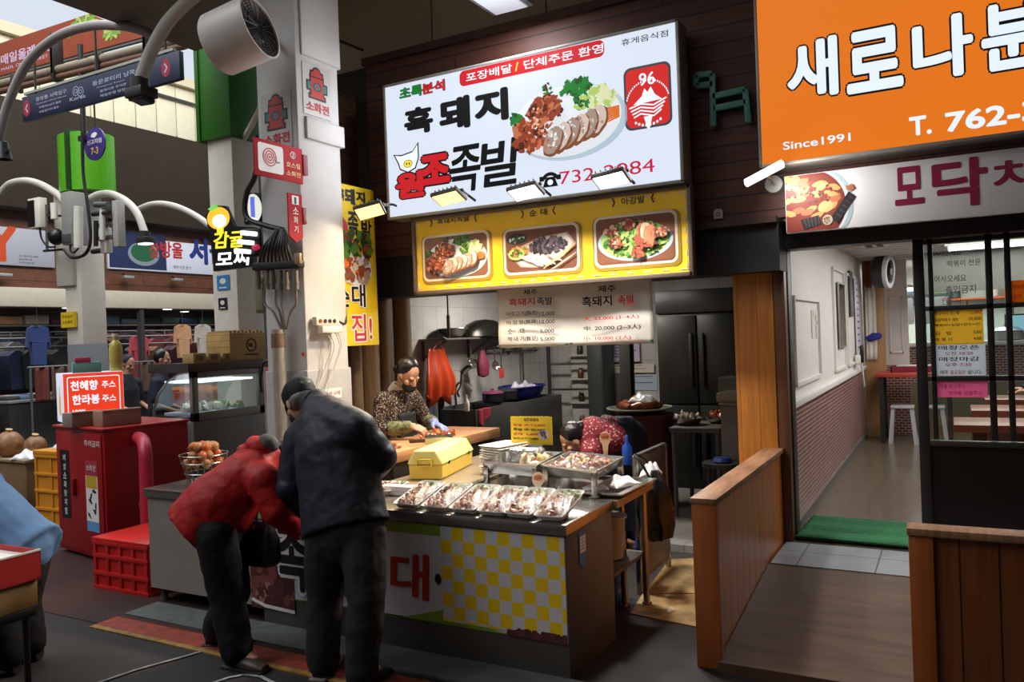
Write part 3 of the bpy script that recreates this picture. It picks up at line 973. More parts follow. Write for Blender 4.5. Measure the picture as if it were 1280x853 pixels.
# --- white price banner hanging below it, slightly wavy cloth
F = Face(plane_of(5.345),(620,366),(816.5,429.5))
w, h = F.w, F.h
t = thing('price_banner', 'white cloth price banner with black and red prices hanging over the kitchen', 'banner', F.org)
g = G()
wav = lambda u, v: -0.012 * math.sin(u * 7) * (1 - v * 0.5) - 0.008 * math.sin(v * 9 + u * 4) * (1 - v)
g.grid(lambda a, b: Vector((a * w, 0.02 + wav(a * w, b), b * (h + 0.08))),40,14)
ob = g.build('cloth', M('banner_cloth', (198,192,184),0.8), t)
sd = ob.modifiers.new('t', 'SOLIDIFY'); sd.thickness = 0.002
by = -0.02
RB = M('print_soft_red', (176,40,40),0.9, spec=0.1)
BK = M('print_soft_black', (26,22,22),0.9, spec=0.1)
for body, pa, pb, m, bo in (('제주', (656,369),(673,361), BK, 0.015),('흑돼지', (638,383),(670,372), RB, 0.02),('족발', (673,382),(692,371), BK, 0.015),
       ('머릿고기(豚肉)', (635,397),(674,388), BK, 0.012),('12,000', (676,396),(695,389), BK, 0.012),('아 강 발(豚蹄)', (635,407),(674,399), BK, 0.012),('10,000', (676,406),(695,399), BK, 0.012),
       ('순     대', (637,418),(657,410), BK, 0.012),('5,000', (677,417),(694,411), BK, 0.012),('막 내 기(豚足)', (637,428),(674,420), BK, 0.012),('5,000', (677,427),(695,421), BK, 0.012),
       ('제주', (749,366),(771,356), BK, 0.02),('흑돼지', (729,384),(766,369), BK, 0.02),('족발', (774,382),(794,368), RB, 0.02),
       ('大. 23,000 (3~4人)', (731,402),(800,393), RB, 0.012),('中. 20,000 (2~3人)', (732,415),(802,405), BK, 0.012),('小. 10,000 (2人)', (731,427),(790,419), RB, 0.012)):
 put(t, F, body, pa, pb, m, 1, bo, y0=by)
for u, v in ((0.012,0.015),(w - 0.012,0.02),(w * 0.47,0.015),(w * 0.50,0.017)):
 g = G(); g.cyl((u, by - 0.002, v),(u, 0.01, v),0.008, None, 10)
 g.build('eyelet', M('green_eyelet', (60,92,70),0.4), t)
# --- orange lightbox of the snack restaurant
F = Face(plane_of(5.2),(945.5,-40),(1310,169))
a = F.plane(953,206)
F.org = Vector((a.x - 0.0,5.2, a.z)); F.h = F.plane(946,0).z - a.z + 0.02; F.w = F.plane(1400,160).x - a.x
t = thing('restaurant_sign', 'orange backlit restaurant sign with white black-edged lettering and phone number', 'sign', F.org)
w, h = F.w, F.h
g = G(); g.box(-0.015, w, 0.004,0.2,-0.015, h + 0.015,0,0.005)
g.build('casing', M('sign_casing'), t)
g = G(); g.box(0, w, 0.0,0.01,0, h)
g.build('light_panel', lit('lit_orange', (232,120,30),0.95,0.1), t)
g = G()
for a_ in ((-0.015, w, -0.018,0.0),(-0.015, w, h, h + 0.018)):
 g.box(a_[0], a_[1], -0.005,0.006, a_[2], a_[3], 0,0.002)
g.box(-0.018,0.0,-0.005,0.006,-0.015, h + 0.015,0,0.002)
g.build('sign_frame', M('sign_edge'), t)
L_W2 = lit('lit_blue_white', (226,238,255),1.05)
for ch, pa, pb in (('새', (985,128),(1046,43)),('로', (1059,119),(1127,29)),('나', (1142,104),(1215,13)),('분', (1228,92),(1304,-6)),('식', (1316,80),(1390,-20))):
 put(t, F, ch, pa, pb, L_W2,1,0.035, edge=L_INK, ew=0.03)
put(t, F, 'Since1991', (979,188),(1063,166), L_W2,2,0.012)
put(t, F, 'T.', (1137,171),(1164,143), L_W2,2,0.03)
put(t, F, '762-3', (1182,166),(1300,124), L_W2,2,0.03)
area_light('orange_glow', (F.org.x + 0.9,5.12, F.org.z + h / 2),(R(-90),0,0),1.6, h, 10,(1.0,0.6,0.3))
# --- white board below it with the stew photo
F = Face(plane_of(5.32),(981,210),(1400,256))
a = F.plane(983,292)
F.org = Vector((a.x, 5.32, a.z)); F.h = 0.36
t = thing('food_banner', 'white board with red lettering and a bowl of stew above the glass door', 'sign', F.org)
w, h = F.w, F.h
g = G(); g.box(0, w, 0,0.05,0, h, 0,0.003)
g.build('board', M('board_white', (238,236,238),0.45), t)
dish(t, 'food_photo', 0.004,0.004,0.42, h - 0.008, 'stew', pm, 1,4, clip=(0.004,0.004,0.6, h - 0.004))
WINE = M('print_wine', (150,26,70),0.5)
for ch, pa, pb in (('모', (1119,258),(1154,206)),('닥', (1166,262),(1234,194)),('치', (1242,240),(1292,196)),('기', (1302,236),(1350,190))):
 put(t, F, ch, pa, pb, WINE, 1,0.03)
# --- turquoise bent-pipe sign on the planks
P5 = plane_of(5.40)
t = thing('pipe_emblem', 'turquoise bent bar emblem mounted on the dark planks between two signs', 'emblem', P5(903,122))
o_ = P5(903,122)
def q_(px, py):
 p = P5(px, py)
 return Vector((p.x - o_.x, 0, p.z - o_.z))
teal = M('turquoise_metal', (74,138,130),0.45)
g = G()
for chain in ([(892,158),(891,92),(870,95),(871,108),(892,105)], [(891,121),(932,112),(936,153)], [(892,136),(933,128)]):
 for p0, p1 in zip(chain[:-1], chain[1:]):
  g.bar(q_(*p0), q_(*p1),0.04,0.034,0,(0,1,0),0.003)
g.build('bars', teal, t)
g = G()
for p in ((891,100),(892,150),(935,145)):
 a = q_(*p); g.cyl(a, a + Vector((0,0.055,0)),0.008)
g.build('mount', M('grey_steel', (120,122,124),0.4,0.7), t)
# --- house shaped number plate
p = at(898,268, Y=5.44)
t = thing('number_plate', 'tiny pale house-shaped number plate on the dark planks', 'plate', p)
g = G(); g.prism([(-0.03,-0.03),(0.03,-0.03),(0.03,0.02),(0.018,0.035),(-0.018,0.035),(-0.03,0.02)], lambda a, b, d: Vector((a, d, b)),-0.006,0.01)
g.build('plate', M('pale_plate', (196,188,176),0.5), t)
flat(t, 'digit', [(ring(0,-0.002,0.008,0.015,12),0)], [M('print_brown', (110,90,74))], 1, y0=-0.006)
# --- tall yellow fabric sign hanging edge-on between pillar and shop
VX = -4.12
F = Face(plane_of(Xv=VX),(424,230),(472,431), 'Y')
# it hangs across the facade line, so it is laid out along y
a = at(474,431, X=VX); b = at(456,236, X=VX)
yR, zB, zT = a.y, a.z, b.z
W_ = 0.62
F.org = Vector((VX, yR - W_, zB)); F.w, F.h = W_, zT - zB
t = thing('hanging_banner', 'tall yellow banner with pork dish photos hanging behind the white pillar', 'banner', F.org, PI / 2)
g = G(); g.box(0, W_, 0,0.012,0, F.h)
g.build('cloth', M('yellow_banner', (230,196,20),0.6, var=0.05), t)
for body, pa, pb, m, bo in (('흑', (424,250),(430,236), INK, 0.05),('돼', (431,255),(443,237), INK, 0.05),('지', (445,253),(456,241), INK, 0.05),('족', (435,294),(447,266), INK, 0.03),('발', (452,300),(464,276), INK, 0.03),
       ('대', (440,384),(456,356), INK, 0.02),('집!', (440,427),(464,393), REDINK, 0.012),('순', (425,384),(436,360), INK, 0.04)):
 put(t, F, body, pa, pb, m, 1, bo, edge=None if pb[1] < 300 else WHITEINK, ew=0.05)
a = F.uv(432,280)
flat(t, 'red_patch', [(blot(a[0] - 0.05, a[1], 0.06,0.09,0.2),0)], [REDINK], 1)
for (pa, pb), kd in ((((426,318),(462,294)), 'agang'),(((424,356),(464,324)), 'sundae')):
 a = F.uv(*pa); b = F.uv(*pb)
 if kd == 'agang':
  rg = random.Random(3)
  flat(t, 'food_photo', [(blot(a[0] + (b[0] - a[0]) * rg.random(), a[1] + (b[1] - a[1]) * rg.random(),0.04,0.03,0.4, rg=rg), rg.choice([2,3,6,7,6,4])) for _ in range(60)], pm, 1)
 else:
  flat(t, 'plate_photo', [(oval((a[0] + b[0]) / 2,(a[1] + b[1]) / 2 + 0.02,0.2,0.13),0)] + [(blot((a[0] + b[0]) / 2 + rnd.uniform(-0.14,0.14),(a[1] + b[1]) / 2 + rnd.uniform(-0.07,0.09),0.04,0.03,0.4), rnd.choice([11,12,13,3,10])) for _ in range(50)], pm, 1)
# --- flood lamps on arms
housing = M('lamp_housing', (64,62,60),0.4,0.4)
def flood(loc, rot, size, tint, e, label, power, arm_to, group=None):
 t = thing('flood_light', label, 'lamp', loc, 0, group)
 rm = Euler(rot).to_matrix()
 g = G()
 g.obox((0,0,0),(size[0], size[1], 0.03), rm, 0,0.006)
 for k in range(6):
  g.obox(rm @ Vector((-size[0] * 0.38 + k * size[0] * 0.152,0,0.025)),(0.006, size[1] * 0.8,0.03), rm)
 g.build('housing', housing, t)
 g = G(); g.obox(rm @ Vector((0,0,-0.017)),(size[0] * 0.88, size[1] * 0.84,0.006), rm)
 g.build('lens', M('lens_cool' if tint[2] > 230 else 'lens_warm', tint, 0.3, em=e if tint[2] > 230 else 1.9), t)
 g = G()
 a = Vector(arm_to) - Vector(loc)
 g.tube([rm @ Vector((0,0,0.04)), a * 0.5 + Vector((0,0,0.06)), a], 0.010,8)
 g.obox(rm @ Vector((0,0,0.03)),(size[0] * 1.06,0.02,0.012), rm)
 g.build('bracket', M('dark_steel', (58,56,54),0.4,0.6), t)
 l = bpy.data.lights.new('flood_beam', 'AREA')
 l.shape, l.size, l.size_y, l.energy = 'RECTANGLE', size[0] * 0.8, size[1] * 0.8, power
 l.color = tuple(v / 255 for v in tint)
 l.spread = R(150)
 lo = bpy.data.objects.new('flood_beam', l)
 COL.objects.link(lo)
 lo.parent = t
 lo.location = rm @ Vector((0,0,-0.03))
 lo.rotation_euler = rot
 return t
WARM, COOL = (255,206,140),(255,248,236)
for px, py, tint, pw, lb in ((561,246, WARM, 34, 'flood lamp with warm light at the left bottom of the white shop sign'),
        (657,239, COOL, 32, 'flood lamp with white light below the plate on the shop sign'),
        (764,223, COOL, 32, 'flood lamp with white light covering part of the phone number')):
 p = at(px, py, Y=4.93)
 flood(p, (R(-24), R(-6),0),(0.23,0.15), tint, 4, lb, pw, (p.x + 0.06,5.2, p.z + 0.0))
p = at(462,263, Y=4.9)
flood(p, (R(-30), R(-12), R(25)),(0.22,0.15), WARM, 4, 'flood lamp with warm light mounted beside the white pillar', 6,(p.x + 0.05,5.42, p.z + 0.03))
# long white lamp head by the orange sign
p = at(955,217, Y=5.1)
t = thing('bar_lamp', 'white bar lamp with round base at the lower corner of the orange sign', 'lamp', p)
dirv = (at(976,206, Y=5.06) - at(931,230, Y=5.1)).normalized()
g = G(); g.bar(-dirv * 0.13, dirv * 0.13,0.05,0.035,0,(0,-0.8,0.6),0.008)
g.build('lamp_head', M('white_lamp_glow', (252,250,244),0.4, em=1.6), t)
area_light('bar_beam', p + Vector((0.12,-0.05,-0.05)),(R(62),0, R(-62)),0.25,0.05,4,(1.0,0.98,0.94))
b_ = at(968,231, Y=5.42) - p
g = G(); g.cyl(b_ + Vector((0,-0.03,0)), b_ + Vector((0,0.03,0)),0.055,0.065,24); g.tube([b_, Vector((0.02,0.1,-0.02)), Vector((0,0.02,0))], 0.012,8)
g.build('base', M('pale_metal', (168,166,160),0.4,0.4), t)
# ceiling strip lamp above the planks
p = at(625,2, Y=5.0)
t = thing('strip_light', 'grey strip light under the soffit above the white sign', 'lamp', (p.x, 5.0, p.z))
g = G(); g.box(-0.17,0.17,-0.2,0.2,-0.0,0.05,0,0.008)
g.build('housing', M('strip_housing', (120,124,134),0.4), t)
g = G(); g.box(-0.13,0.13,-0.17,0.17,-0.012,0.0,0,0.004)
g.build('diffuser', M('strip_diffuser', (206,212,226),0.3, em=0.6), t)
area_light('strip_glow', (p.x, 5.0, p.z - 0.03),(0,0,0),0.26,0.34,16,(0.95,0.97,1.0))
g = G(); g.cyl((0,0,0.05),(0,0,4.72 - p.z),0.01)
g.build('hanger', M('grey_steel'), t)
# ---- the pork stall: counter, table, trays
STEEL = M('stainless', (176,172,166),0.24,0.95, var=0.12, scale=5, stretch=(1,6,1))
DSTEEL = M('dull_steel', (98,92,86),0.55,0.25, var=0.2, scale=4)
GREYP = M('grey_panel', (150,142,132),0.5,0.2, var=0.12, scale=3)
CX0, CX1, CY0, CY1, CZ = -4.68,-1.645,3.46,4.06,0.75
t = thing('market_counter', 'steel market counter with yellow checked printed front and food trays on top', 'counter', (CX1, CY0,0))
def loc(x, y, z):
 return (x - CX1, y - CY0, z)
g = G()
g.box(CX0 - CX1,0.012,-0.02, CY1 - CY0, CZ - 0.055, CZ, 0,0.006)
g.build('worktop', STEEL, t)
g = G()
g.box(CX0 - CX1 + 0.02,-2.0,0.0, CY1 - CY0 - 0.03,0.1, CZ - 0.055)
g.build('grey_cabinet', GREYP, t)
g = G()
g.box(-2.0,0.0,0.0, CY1 - CY0 - 0.01,0.0, CZ - 0.055,0,0.004)
g.build('cabinet', DSTEEL, t)
for x in (CX0 - CX1 + 0.06, CX0 - CX1 + 0.06):
 pass
for yy in (0.06, CY1 - CY0 - 0.08):
 g = G(); g.cyl((CX0 - CX1 + 0.07, yy, 0),(CX0 - CX1 + 0.07, yy, 0.1),0.022); g.cyl((CX0 - CX1 + 0.07, yy, 0),(CX0 - CX1 + 0.07, yy, 0.02),0.03)
 g.build('leg', DSTEEL, t)
# printed front
F = Face(plane_of(3.455),(320,650),(709,806))
vinyl = M('vinyl_white', (212,208,212),0.4, var=0.04)
u0 = F.plane(312,700).x - CX1
zb, zt = F.plane(709,806).z, CZ - 0.062
class CF:
 axis = 'X'
 @staticmethod
 def uv(px, py):
  p = at(px, py, Y=3.455)
  return (p.x - CX1, p.z)
g = G(); g.box(u0,-0.004,-0.004,0.0, zb, zt)
g.build('printed_panel', vinyl, t, smooth=False)
GRN = M('print_leaf_green', (128,162,40),0.5)
ck0 = CF.uv(552,700)[0]
gz = CF.uv(475,768)[1]
pl = [(rect(u0, zt - 0.055, ck0, zt),0)]
pl.append(([(u0, zb)] + [(-1.0, zb)] + [(CF.uv(640,800)[0], zb),(CF.uv(618,790)[0], zb + 0.012),(CF.uv(600,780)[0], zb + 0.05),(ck0, zb + 0.075),(CF.uv(500,765)[0], gz),(u0, gz)], 0))
flat(t, 'green_band', pl, [GRN], 1, y0=-0.004)
cells = []
nc, W_ = 10.35,-0.006 - ck0
cs = W_ / nc
zz0 = CF.uv(552,778)[1]
rows = int((zt - 0.004 - zz0) / cs) + 2
for r in range(rows):
 z1 = zt - 0.003 - r * cs
 z0_ = max(z1 - cs, zb + 0.02)
 if z1 - z0_ < 0.01:
  continue
 for c_ in range(11):
  x0 = ck0 + c_ * cs
  x1 = min(x0 + cs, -0.006)
  if z0_ < zz0 - 0.02 - 0.0 * c_ and x0 < ck0 + W_ * 0.28 * (zz0 - z0_) / 0.05:
   continue
  cells.append((rect(x0, z0_, x1, z1),1 if (r + c_) % 2 else 0))
flat(t, 'checked_print', cells, [vinyl, M('print_yellow', (240,200,20),0.4)], 2, y0=-0.004, step=0.0)
put(t, CF, '대', (488,745),(534,694), M('print_brick_red', (178,34,30),0.5),2,0.025, y0=-0.004, shear=0.06)
put(t, CF, '순', (436,742),(480,690), M('print_brick_red'),2,0.025, y0=-0.004, shear=0.06)
put(t, CF, '족', (347,736),(384,660), INK, 2,0.03, y0=-0.004, edge=WHITEINK, ew=0.055)
put(t, CF, '발', (390,740),(430,664), INK, 2,0.03, y0=-0.004, edge=WHITEINK, ew=0.055)
flat(t, 'black_hole_print', [(oval(*CF.uv(548,724),0.02,0.028),0)], [INK], 3, y0=-0.004)
a = CF.uv(318,755); b = CF.uv(366,690)
rg = random.Random(11)
ph = [(rect(u0 + 0.004, a[1] - 0.02, b[0], zt - 0.06),0)]
for _ in range(60):
 ph.append((clip_rect(blot(rg.uniform(u0, b[0]), rg.uniform(a[1], b[1] + 0.05),0.04,0.025,0.4, rg=rg), u0 + 0.004, a[1] - 0.02, b[0], zt - 0.06), rg.choice([1,2,3,1,2])))
ph.append((stroke([(u0 + 0.01, a[1] + 0.03),(u0 + 0.12, a[1]),(b[0], a[1] - 0.01)], 0.02),4))
flat(t, 'food_photo', ph, [M('print_maroon', (74,36,40),0.5), M('print_ham', (128,66,66),0.5), M('print_ham_dark', (88,40,42),0.5), M('print_ham_light', (160,108,100),0.5), WHITEINK], 1, y0=-0.004, step=0.00002)
c = CF.uv(434,730)
flat(t, 'purple_print', [(oval(c[0], c[1], 0.05,0.08),0)], [M('print_purple', (104,52,128),0.5)], 1, y0=-0.004)
a = CF.uv(640,800)
flat(t, 'sausage_print', [(clip_rect(blot(-0.30 + 0.029 * k, zb + 0.012 + rg.uniform(0,0.02),0.035,0.02,0.3, rg=rg), a[0] - 0.05, zb, -0.006, zb + 0.045), k % 3) for k in range(11)],
  [M('print_maroon'), M('print_ham_dark'), M('print_brown_meat', (96,50,44),0.5)], 4, y0=-0.004)
# blue and white tag on the end of the counter
p = at(722,720, X=CX1 + 0.004); p2 = at(730,662, X=CX1 + 0.004)
q = thing('counter_notice', 'small blue and white notice stuck on the right end of the counter', 'notice', (CX1 + 0.003, p.y + 0.03, p.z + 0.02), PI / 2)
tw, th_ = 0.085, p2.z - p.z - 0.02
g = G(); g.prism([(0,0.03),(tw / 2,0.0),(tw, 0.03),(tw, th_),(0, th_)], lambda a, b, d: Vector((a, d, b)),-0.001,0.002)
g.build('card', M('notice_blue', (30,104,176),0.4), q, smooth=False)
flat(q, 'white_field', [(rect(0.008, th_ * 0.42, tw - 0.008, th_ * 0.86),0)] + [(rect(0.016, th_ * (0.50 + 0.09 * k), tw - 0.02, th_ * (0.53 + 0.09 * k)),1) for k in range(4)], [WHITEINK, M('print_pale_blue', (150,180,210))], 1, y0=-0.001)
# --- work table behind
t = thing('work_table', 'steel work table behind the counter carrying pans and a yellow box', 'table', (-2.5,4.7,0))
g = G()
top = [(-0.75,-0.63),(0.88,-0.63),(0.88,-0.03),(-0.1,-0.03),(-0.1,0.66),(-0.75,0.66)]
g.prism(top, lambda a, b, d: Vector((a, b, d)),0.70,0.742)
g.build('tabletop', M('tan_steel_top', (158,140,112),0.38,0.5, var=0.1), t)
for x, y in ((-0.69,-0.56),(0.72,-0.16),(0.83,-0.08),(-0.16,0.6),(-0.69,0.6)):
 g = G(); g.cyl((x, y, 0.0),(x, y, 0.70),0.02); g.cyl((x, y, 0),(x, y, 0.015),0.03)
 g.build('leg', STEEL, t)
g = G(); g.box(-0.72,0.82,-0.56,-0.06,0.30,0.32)
g.build('shelf', DSTEEL, t)
# things under the table
q = thing('jerry_can', 'blue plastic jerry can under the right end of the work table', 'can', (-1.95,4.6,0.0))
g = G(); g.box(-0.13,0.13,-0.12,0.12,0,0.27,0,0.03); g.build('body', M('blue_plastic', (24,60,140),0.35), q)
q['label'] = 'blue plastic jerry can on the floor under the right end of the work table'
g = G(); g.tube([(-0.08,0,0.265),(-0.06,0,0.29),(0.04,0,0.29),(0.06,0,0.265)], 0.012,8); g.build('handle', M('blue_plastic'), q)
q = thing('plastic_tub', 'pale plastic tub on the shelf under the work table', 'tub', (-1.85,4.42,0.32))
g = G(); g.lathe([(0.08,0),(0.11,0.01),(0.13,0.24),(0.138,0.25),(0.125,0.25),(0.105,0.02)], n=4 * 6, sx=1, sy=0.9); g.build('tub', M('pale_tub', (150,148,140),0.4), q)
g = G(); g.lathe([(0.02,0.262),(0.14,0.256),(0.142,0.246),(0.13,0.246)], sy=0.9); g.build('rim', M('pale_tub'), q)
# --- foam trays of sliced pork along the front edge
FOAM = M('white_foam', (228,222,214),0.5)
PORK = [M('pork_pale', (228,196,176),0.3, var=0.3, scale=40), M('pork_brown', (176,124,98),0.28, var=0.3, scale=40), M('pork_pink', (212,164,144),0.3, var=0.25, scale=40), M('pork_skin', (140,86,62),0.25, var=0.3, scale=40)]
GREENF = [M('leaf_green', (86,124,50),0.5, var=0.4, scale=60), M('leaf_pale', (190,198,136),0.5, var=0.3, scale=60)]
FILM = GLASS('cling_film', (248,248,248),0.965,0.3)
def tray_shell(g, w, l, h, m=0):
 def rr(wx, ly, z, r):
  return [Vector((a, b, z)) for a, b in rrect(-wx / 2,-ly / 2, wx / 2, ly / 2, r, 4)]
 g.rings([rr(w * 0.80, l * 0.86,0.0,0.02), rr(w * 0.92, l * 0.95, h * 0.85,0.022), rr(w, l, h, 0.025), rr(w * 0.97, l * 0.985, h + 0.003,0.025), rr(w * 0.9, l * 0.93, h * 0.9,0.02), rr(w * 0.78, l * 0.84,0.006,0.018)], m)
def food_tray(label, seed):
 t = thing('food_tray', label, 'tray', (0,0,0),0, 'foam trays of sliced pork')
 rg = random.Random(seed)
 w, l, h = 0.163,0.31,0.03
 g = G(); tray_shell(g, w, l, h)
 g.build('tray', FOAM, t)
 g = G()
 for k in range(88):
  a = rg.uniform(-0.40,0.40) * w; b = rg.uniform(-0.42,0.26) * l
  z = 0.014 + 0.028 * (1 - (a / w / 0.5) ** 2) * rg.uniform(0.35,1.0)
  g.blob((a, b, z),(rg.uniform(0.012,0.022), rg.uniform(0.010,0.018),0.007), rg.choice([0,0,1,2,2,1,3]),0.3,9,5, rg=rg)
 g.build('sliced_pork', PORK, t)
 g = G()
 for k in range(16):
  g.blob((rg.uniform(-0.38,0.38) * w, rg.uniform(0.27,0.42) * l, 0.016 + rg.uniform(0,0.014)),(0.016,0.012,0.008),1 if rg.random() < 0.75 else 0,0.4,8,5, rg=rg)
 g.build('garnish', GREENF, t)
 g = G()
 g.grid(lambda a, b: Vector(((a - 0.5) * w * 0.97,(b - 0.5) * l * 0.97, h + 0.004 + 0.022 * math.sin(PI * a) ** 0.7 * math.sin(PI * b) ** 0.5 + 0.003 * math.sin(a * 17 + b * 9))),14,18)
 g.build('cling_film', FILM, t)
 return t
trays = [((503,634), 'first foam tray of sliced pork, beside the man in the black jacket'),((535.5,638), 'second foam tray of sliced pork counted from the man in black'),((569,642), 'third foam tray of sliced pork counted from the man in black'),
   ((603,645.5), 'foam tray of sliced pork, third from the right end of the counter row'),((637,649), 'foam tray of sliced pork, second from the right end of the counter row'),((673.5,653), 'last foam tray of sliced pork at the right front end of the counter')]
for i, ((px, py), lb) in enumerate(trays):
 p = at(px, py, Z=CZ + 0.02)
 o = food_tray(lb, 20 + i)
 o.location = (p.x + 0.004, max(p.y, 3.455) + 0.155, CZ + 0.001)
 o.rotation_euler = (R(14),0, R(rnd.uniform(-1.5,1.5)))
 o.location.z = CZ + 0.001 + 0.155 * math.sin(R(14))
# folded foam strip that props the tray row up at the back
t = thing('prop_block', 'long white foam block propping up the back of the pork trays', 'block', (-2.42,3.80, CZ + 0.001))
g = G(); g.box(-0.56,0.56,-0.035,0.035,0,0.055,0,0.006); g.build('block', FOAM, t)
g = G(); g.box(-0.56,0.56,-0.036,0.036,0.025,0.029); g.build('seam', M('pale_tape2', (200,194,186),0.5), t)
p = at(488,611, Z=CZ + 0.02)
o = food_tray('foam tray of pork set back behind the others, half hidden by the man in black', 31)
o.location = (p.x - 0.03,3.87, CZ + 0.001); o.rotation_euler.z = R(14)
# little stack of white cups at the end of the tray row
for k, (px, py, lb) in enumerate(((706,634, 'small white lidded tub at the far end of the pork tray row'),(704,648, 'small clear cup in front of the white tub at the counter end'))):
 p = at(px, py, Z=CZ)
 q = thing('small_tub', lb, 'tub', (p.x, p.y, CZ + 0.001))
 m_ = FOAM if k == 0 else M('clear_cup', (206,204,200),0.3, alpha=0.6)
 g = G(); g.lathe([(0.02,0),(0.026,0.002),(0.034,0.05),(0.036,0.052),(0.031,0.052),(0.024,0.006)]); g.build('cup', m_, q)
 g = G(); g.lathe([(0.01,0.056),(0.036,0.055),(0.038,0.05),(0.036,0.049)]); g.build('cup_lid', m_, q)
# --- chafing pans on a low steel tray
def quad_at(pp, z):
 return [at(x, y, Z=z) for x, y in pp]
def pan(name, label, corners, z0, zr, depth, legs=True):
 """corners: front-left, front-right, back-right, back-left of the rim"""
 cen = sum(corners, Vector()) / 4
 c0 = Vector((cen.x, cen.y, z0))
 t = thing(name, label, 'pan', c0)
 L = [Vector((c.x - cen.x, c.y - cen.y, 0)) for c in corners]
 up = lambda k, z: [v * k + Vector((0,0, z - z0)) for v in L]
 g = G()
 g.rings([up(0.84, zr - depth), up(0.94, zr - 0.012), up(1.0, zr - 0.008), up(1.0, zr), up(0.93, zr), up(0.90, zr - 0.02), up(0.82, zr - depth + 0.006)])
 g.build('pan', STEEL, t)
 if legs:
  for v in L:
   a = v * 0.88
   g = G(); g.bar(a + Vector((0,0,0)), a + Vector((0,0, zr - z0 - 0.012)),0.035,0.02,0,(0,1,0),0.004)
   g.box(a.x - 0.028, a.x + 0.028, a.y - 0.022, a.y + 0.022,0,0.008,0,0.003)
   g.build('leg', STEEL, t)
 return t, L
lowc = [Vector((-2.60,4.10,0)), Vector((-1.60,4.10,0)), Vector((-1.58,4.62,0)), Vector((-2.62,4.62,0))]
lt, _L = pan('serving_tray', 'long shallow steel tray under the two food pans', lowc, 0.743,0.772,0.026, False)
lt['category'] = 'tray'
z0 = 0.750
cl = quad_at([(601,577),(671,582),(703,565),(636,562)], 0.90)
lp, LL = pan('food_pan', 'left steel food pan on legs holding a wrapped block', cl, z0,0.90,0.075)
cr = quad_at([(675,581),(745,590),(781,571),(711,564)], 0.90)
rp, RL = pan('food_pan', 'right steel food pan on legs full of chopped cold meat', cr, z0,0.90,0.06)
rg = random.Random(5)
g = G()
MIX = [M('mix_pink', (206,150,132),0.35, var=0.3, scale=50), M('mix_brown', (150,92,64),0.3, var=0.3, scale=50), M('mix_cream', (222,200,170),0.4), M('mix_lilac', (184,164,190),0.35), M('mix_yellow', (214,190,110),0.4), M('mix_red', (170,70,54),0.3)]
for k in range(170):
 a, b = rg.uniform(0.07,0.93), rg.uniform(0.07,0.93)
 v = (RL[0] * (1 - a) + RL[1] * a) * (1 - b) + (RL[3] * (1 - a) + RL[2] * a) * b
 g.blob(v * 0.88 + Vector((0,0,0.125 + 0.03 * (1 - (2 * a - 1) ** 2) * (1 - (2 * b - 1) ** 2) * rg.uniform(0.3,1.2))),(0.026,0.017,0.009), rg.choice([0,0,1,2,2,3,4,5,1]),0.35,8,5, rg=rg)
o = g.build('chopped_meat', MIX, loc=rp.location)
tag(o, 'heap of mixed chopped cold meat in the right steel pan', 'meat', kind='stuff')
g = G()
g.grid(lambda a, b: ((RL[0] * (1 - a) + RL[1] * a) * (1 - b) + (RL[3] * (1 - a) + RL[2] * a) * b) * 0.93 + Vector((0,0,0.152 + 0.024 * math.sin(PI * a) * math.sin(PI * b) + 0.004 * math.sin(9 * a + 5 * b) * math.sin(11 * b))),16,16)
tag(g.build('wrap_film', FILM, loc=rp.location), 'clear wrap stretched over the meat in the right pan', 'film')
# wrapped block in the left pan
p = at(650,578, Z=0.86)
t = thing('wrapped_block', 'block wrapped in crinkled clear foil in the left pan', 'package', (p.x, p.y + 0.10,0.834))
g = G()
rg = random.Random(8)
g.box(-0.10,0.10,-0.07,0.07,0,0.10,0,0.02)
bmesh.ops.subdivide_edges(g.bm, edges=g.bm.edges[:], cuts=3, use_grid_fill=True)
for v in g.bm.verts:
 v.co += Vector((rg.uniform(-1,1), rg.uniform(-1,1), rg.uniform(-1,1))) * 0.006
 v.co.z = max(v.co.z, 0.0)
g.build('foil', M('crinkled_foil', (196,194,188),0.25,0.5, var=0.3, scale=60, bump=0.5), t, angle=0.2)
g = G(); g.blob((-0.13,-0.02,0.02),(0.05,0.04,0.02),0,0.3, rg=rg); g.build('loose_film', M('crinkled_foil'), t)
g = G()
for k in range(26):
 a, b = rg.uniform(0.45,0.9), rg.uniform(0.55,0.92)
 v = (LL[0] * (1 - a) + LL[1] * a) * (1 - b) + (LL[3] * (1 - a) + LL[2] * a) * b
 g.blob(v * 0.86 + Vector((0,0,0.105 + rg.uniform(0,0.03))),(0.04,0.022,0.014), rg.choice([1,2,2,4]),0.3,8,5, rg=rg)
tag(g.build('sausage_pieces', MIX, loc=lp.location), 'brown and cream sausage pieces at the back of the left pan', 'meat', kind='stuff')
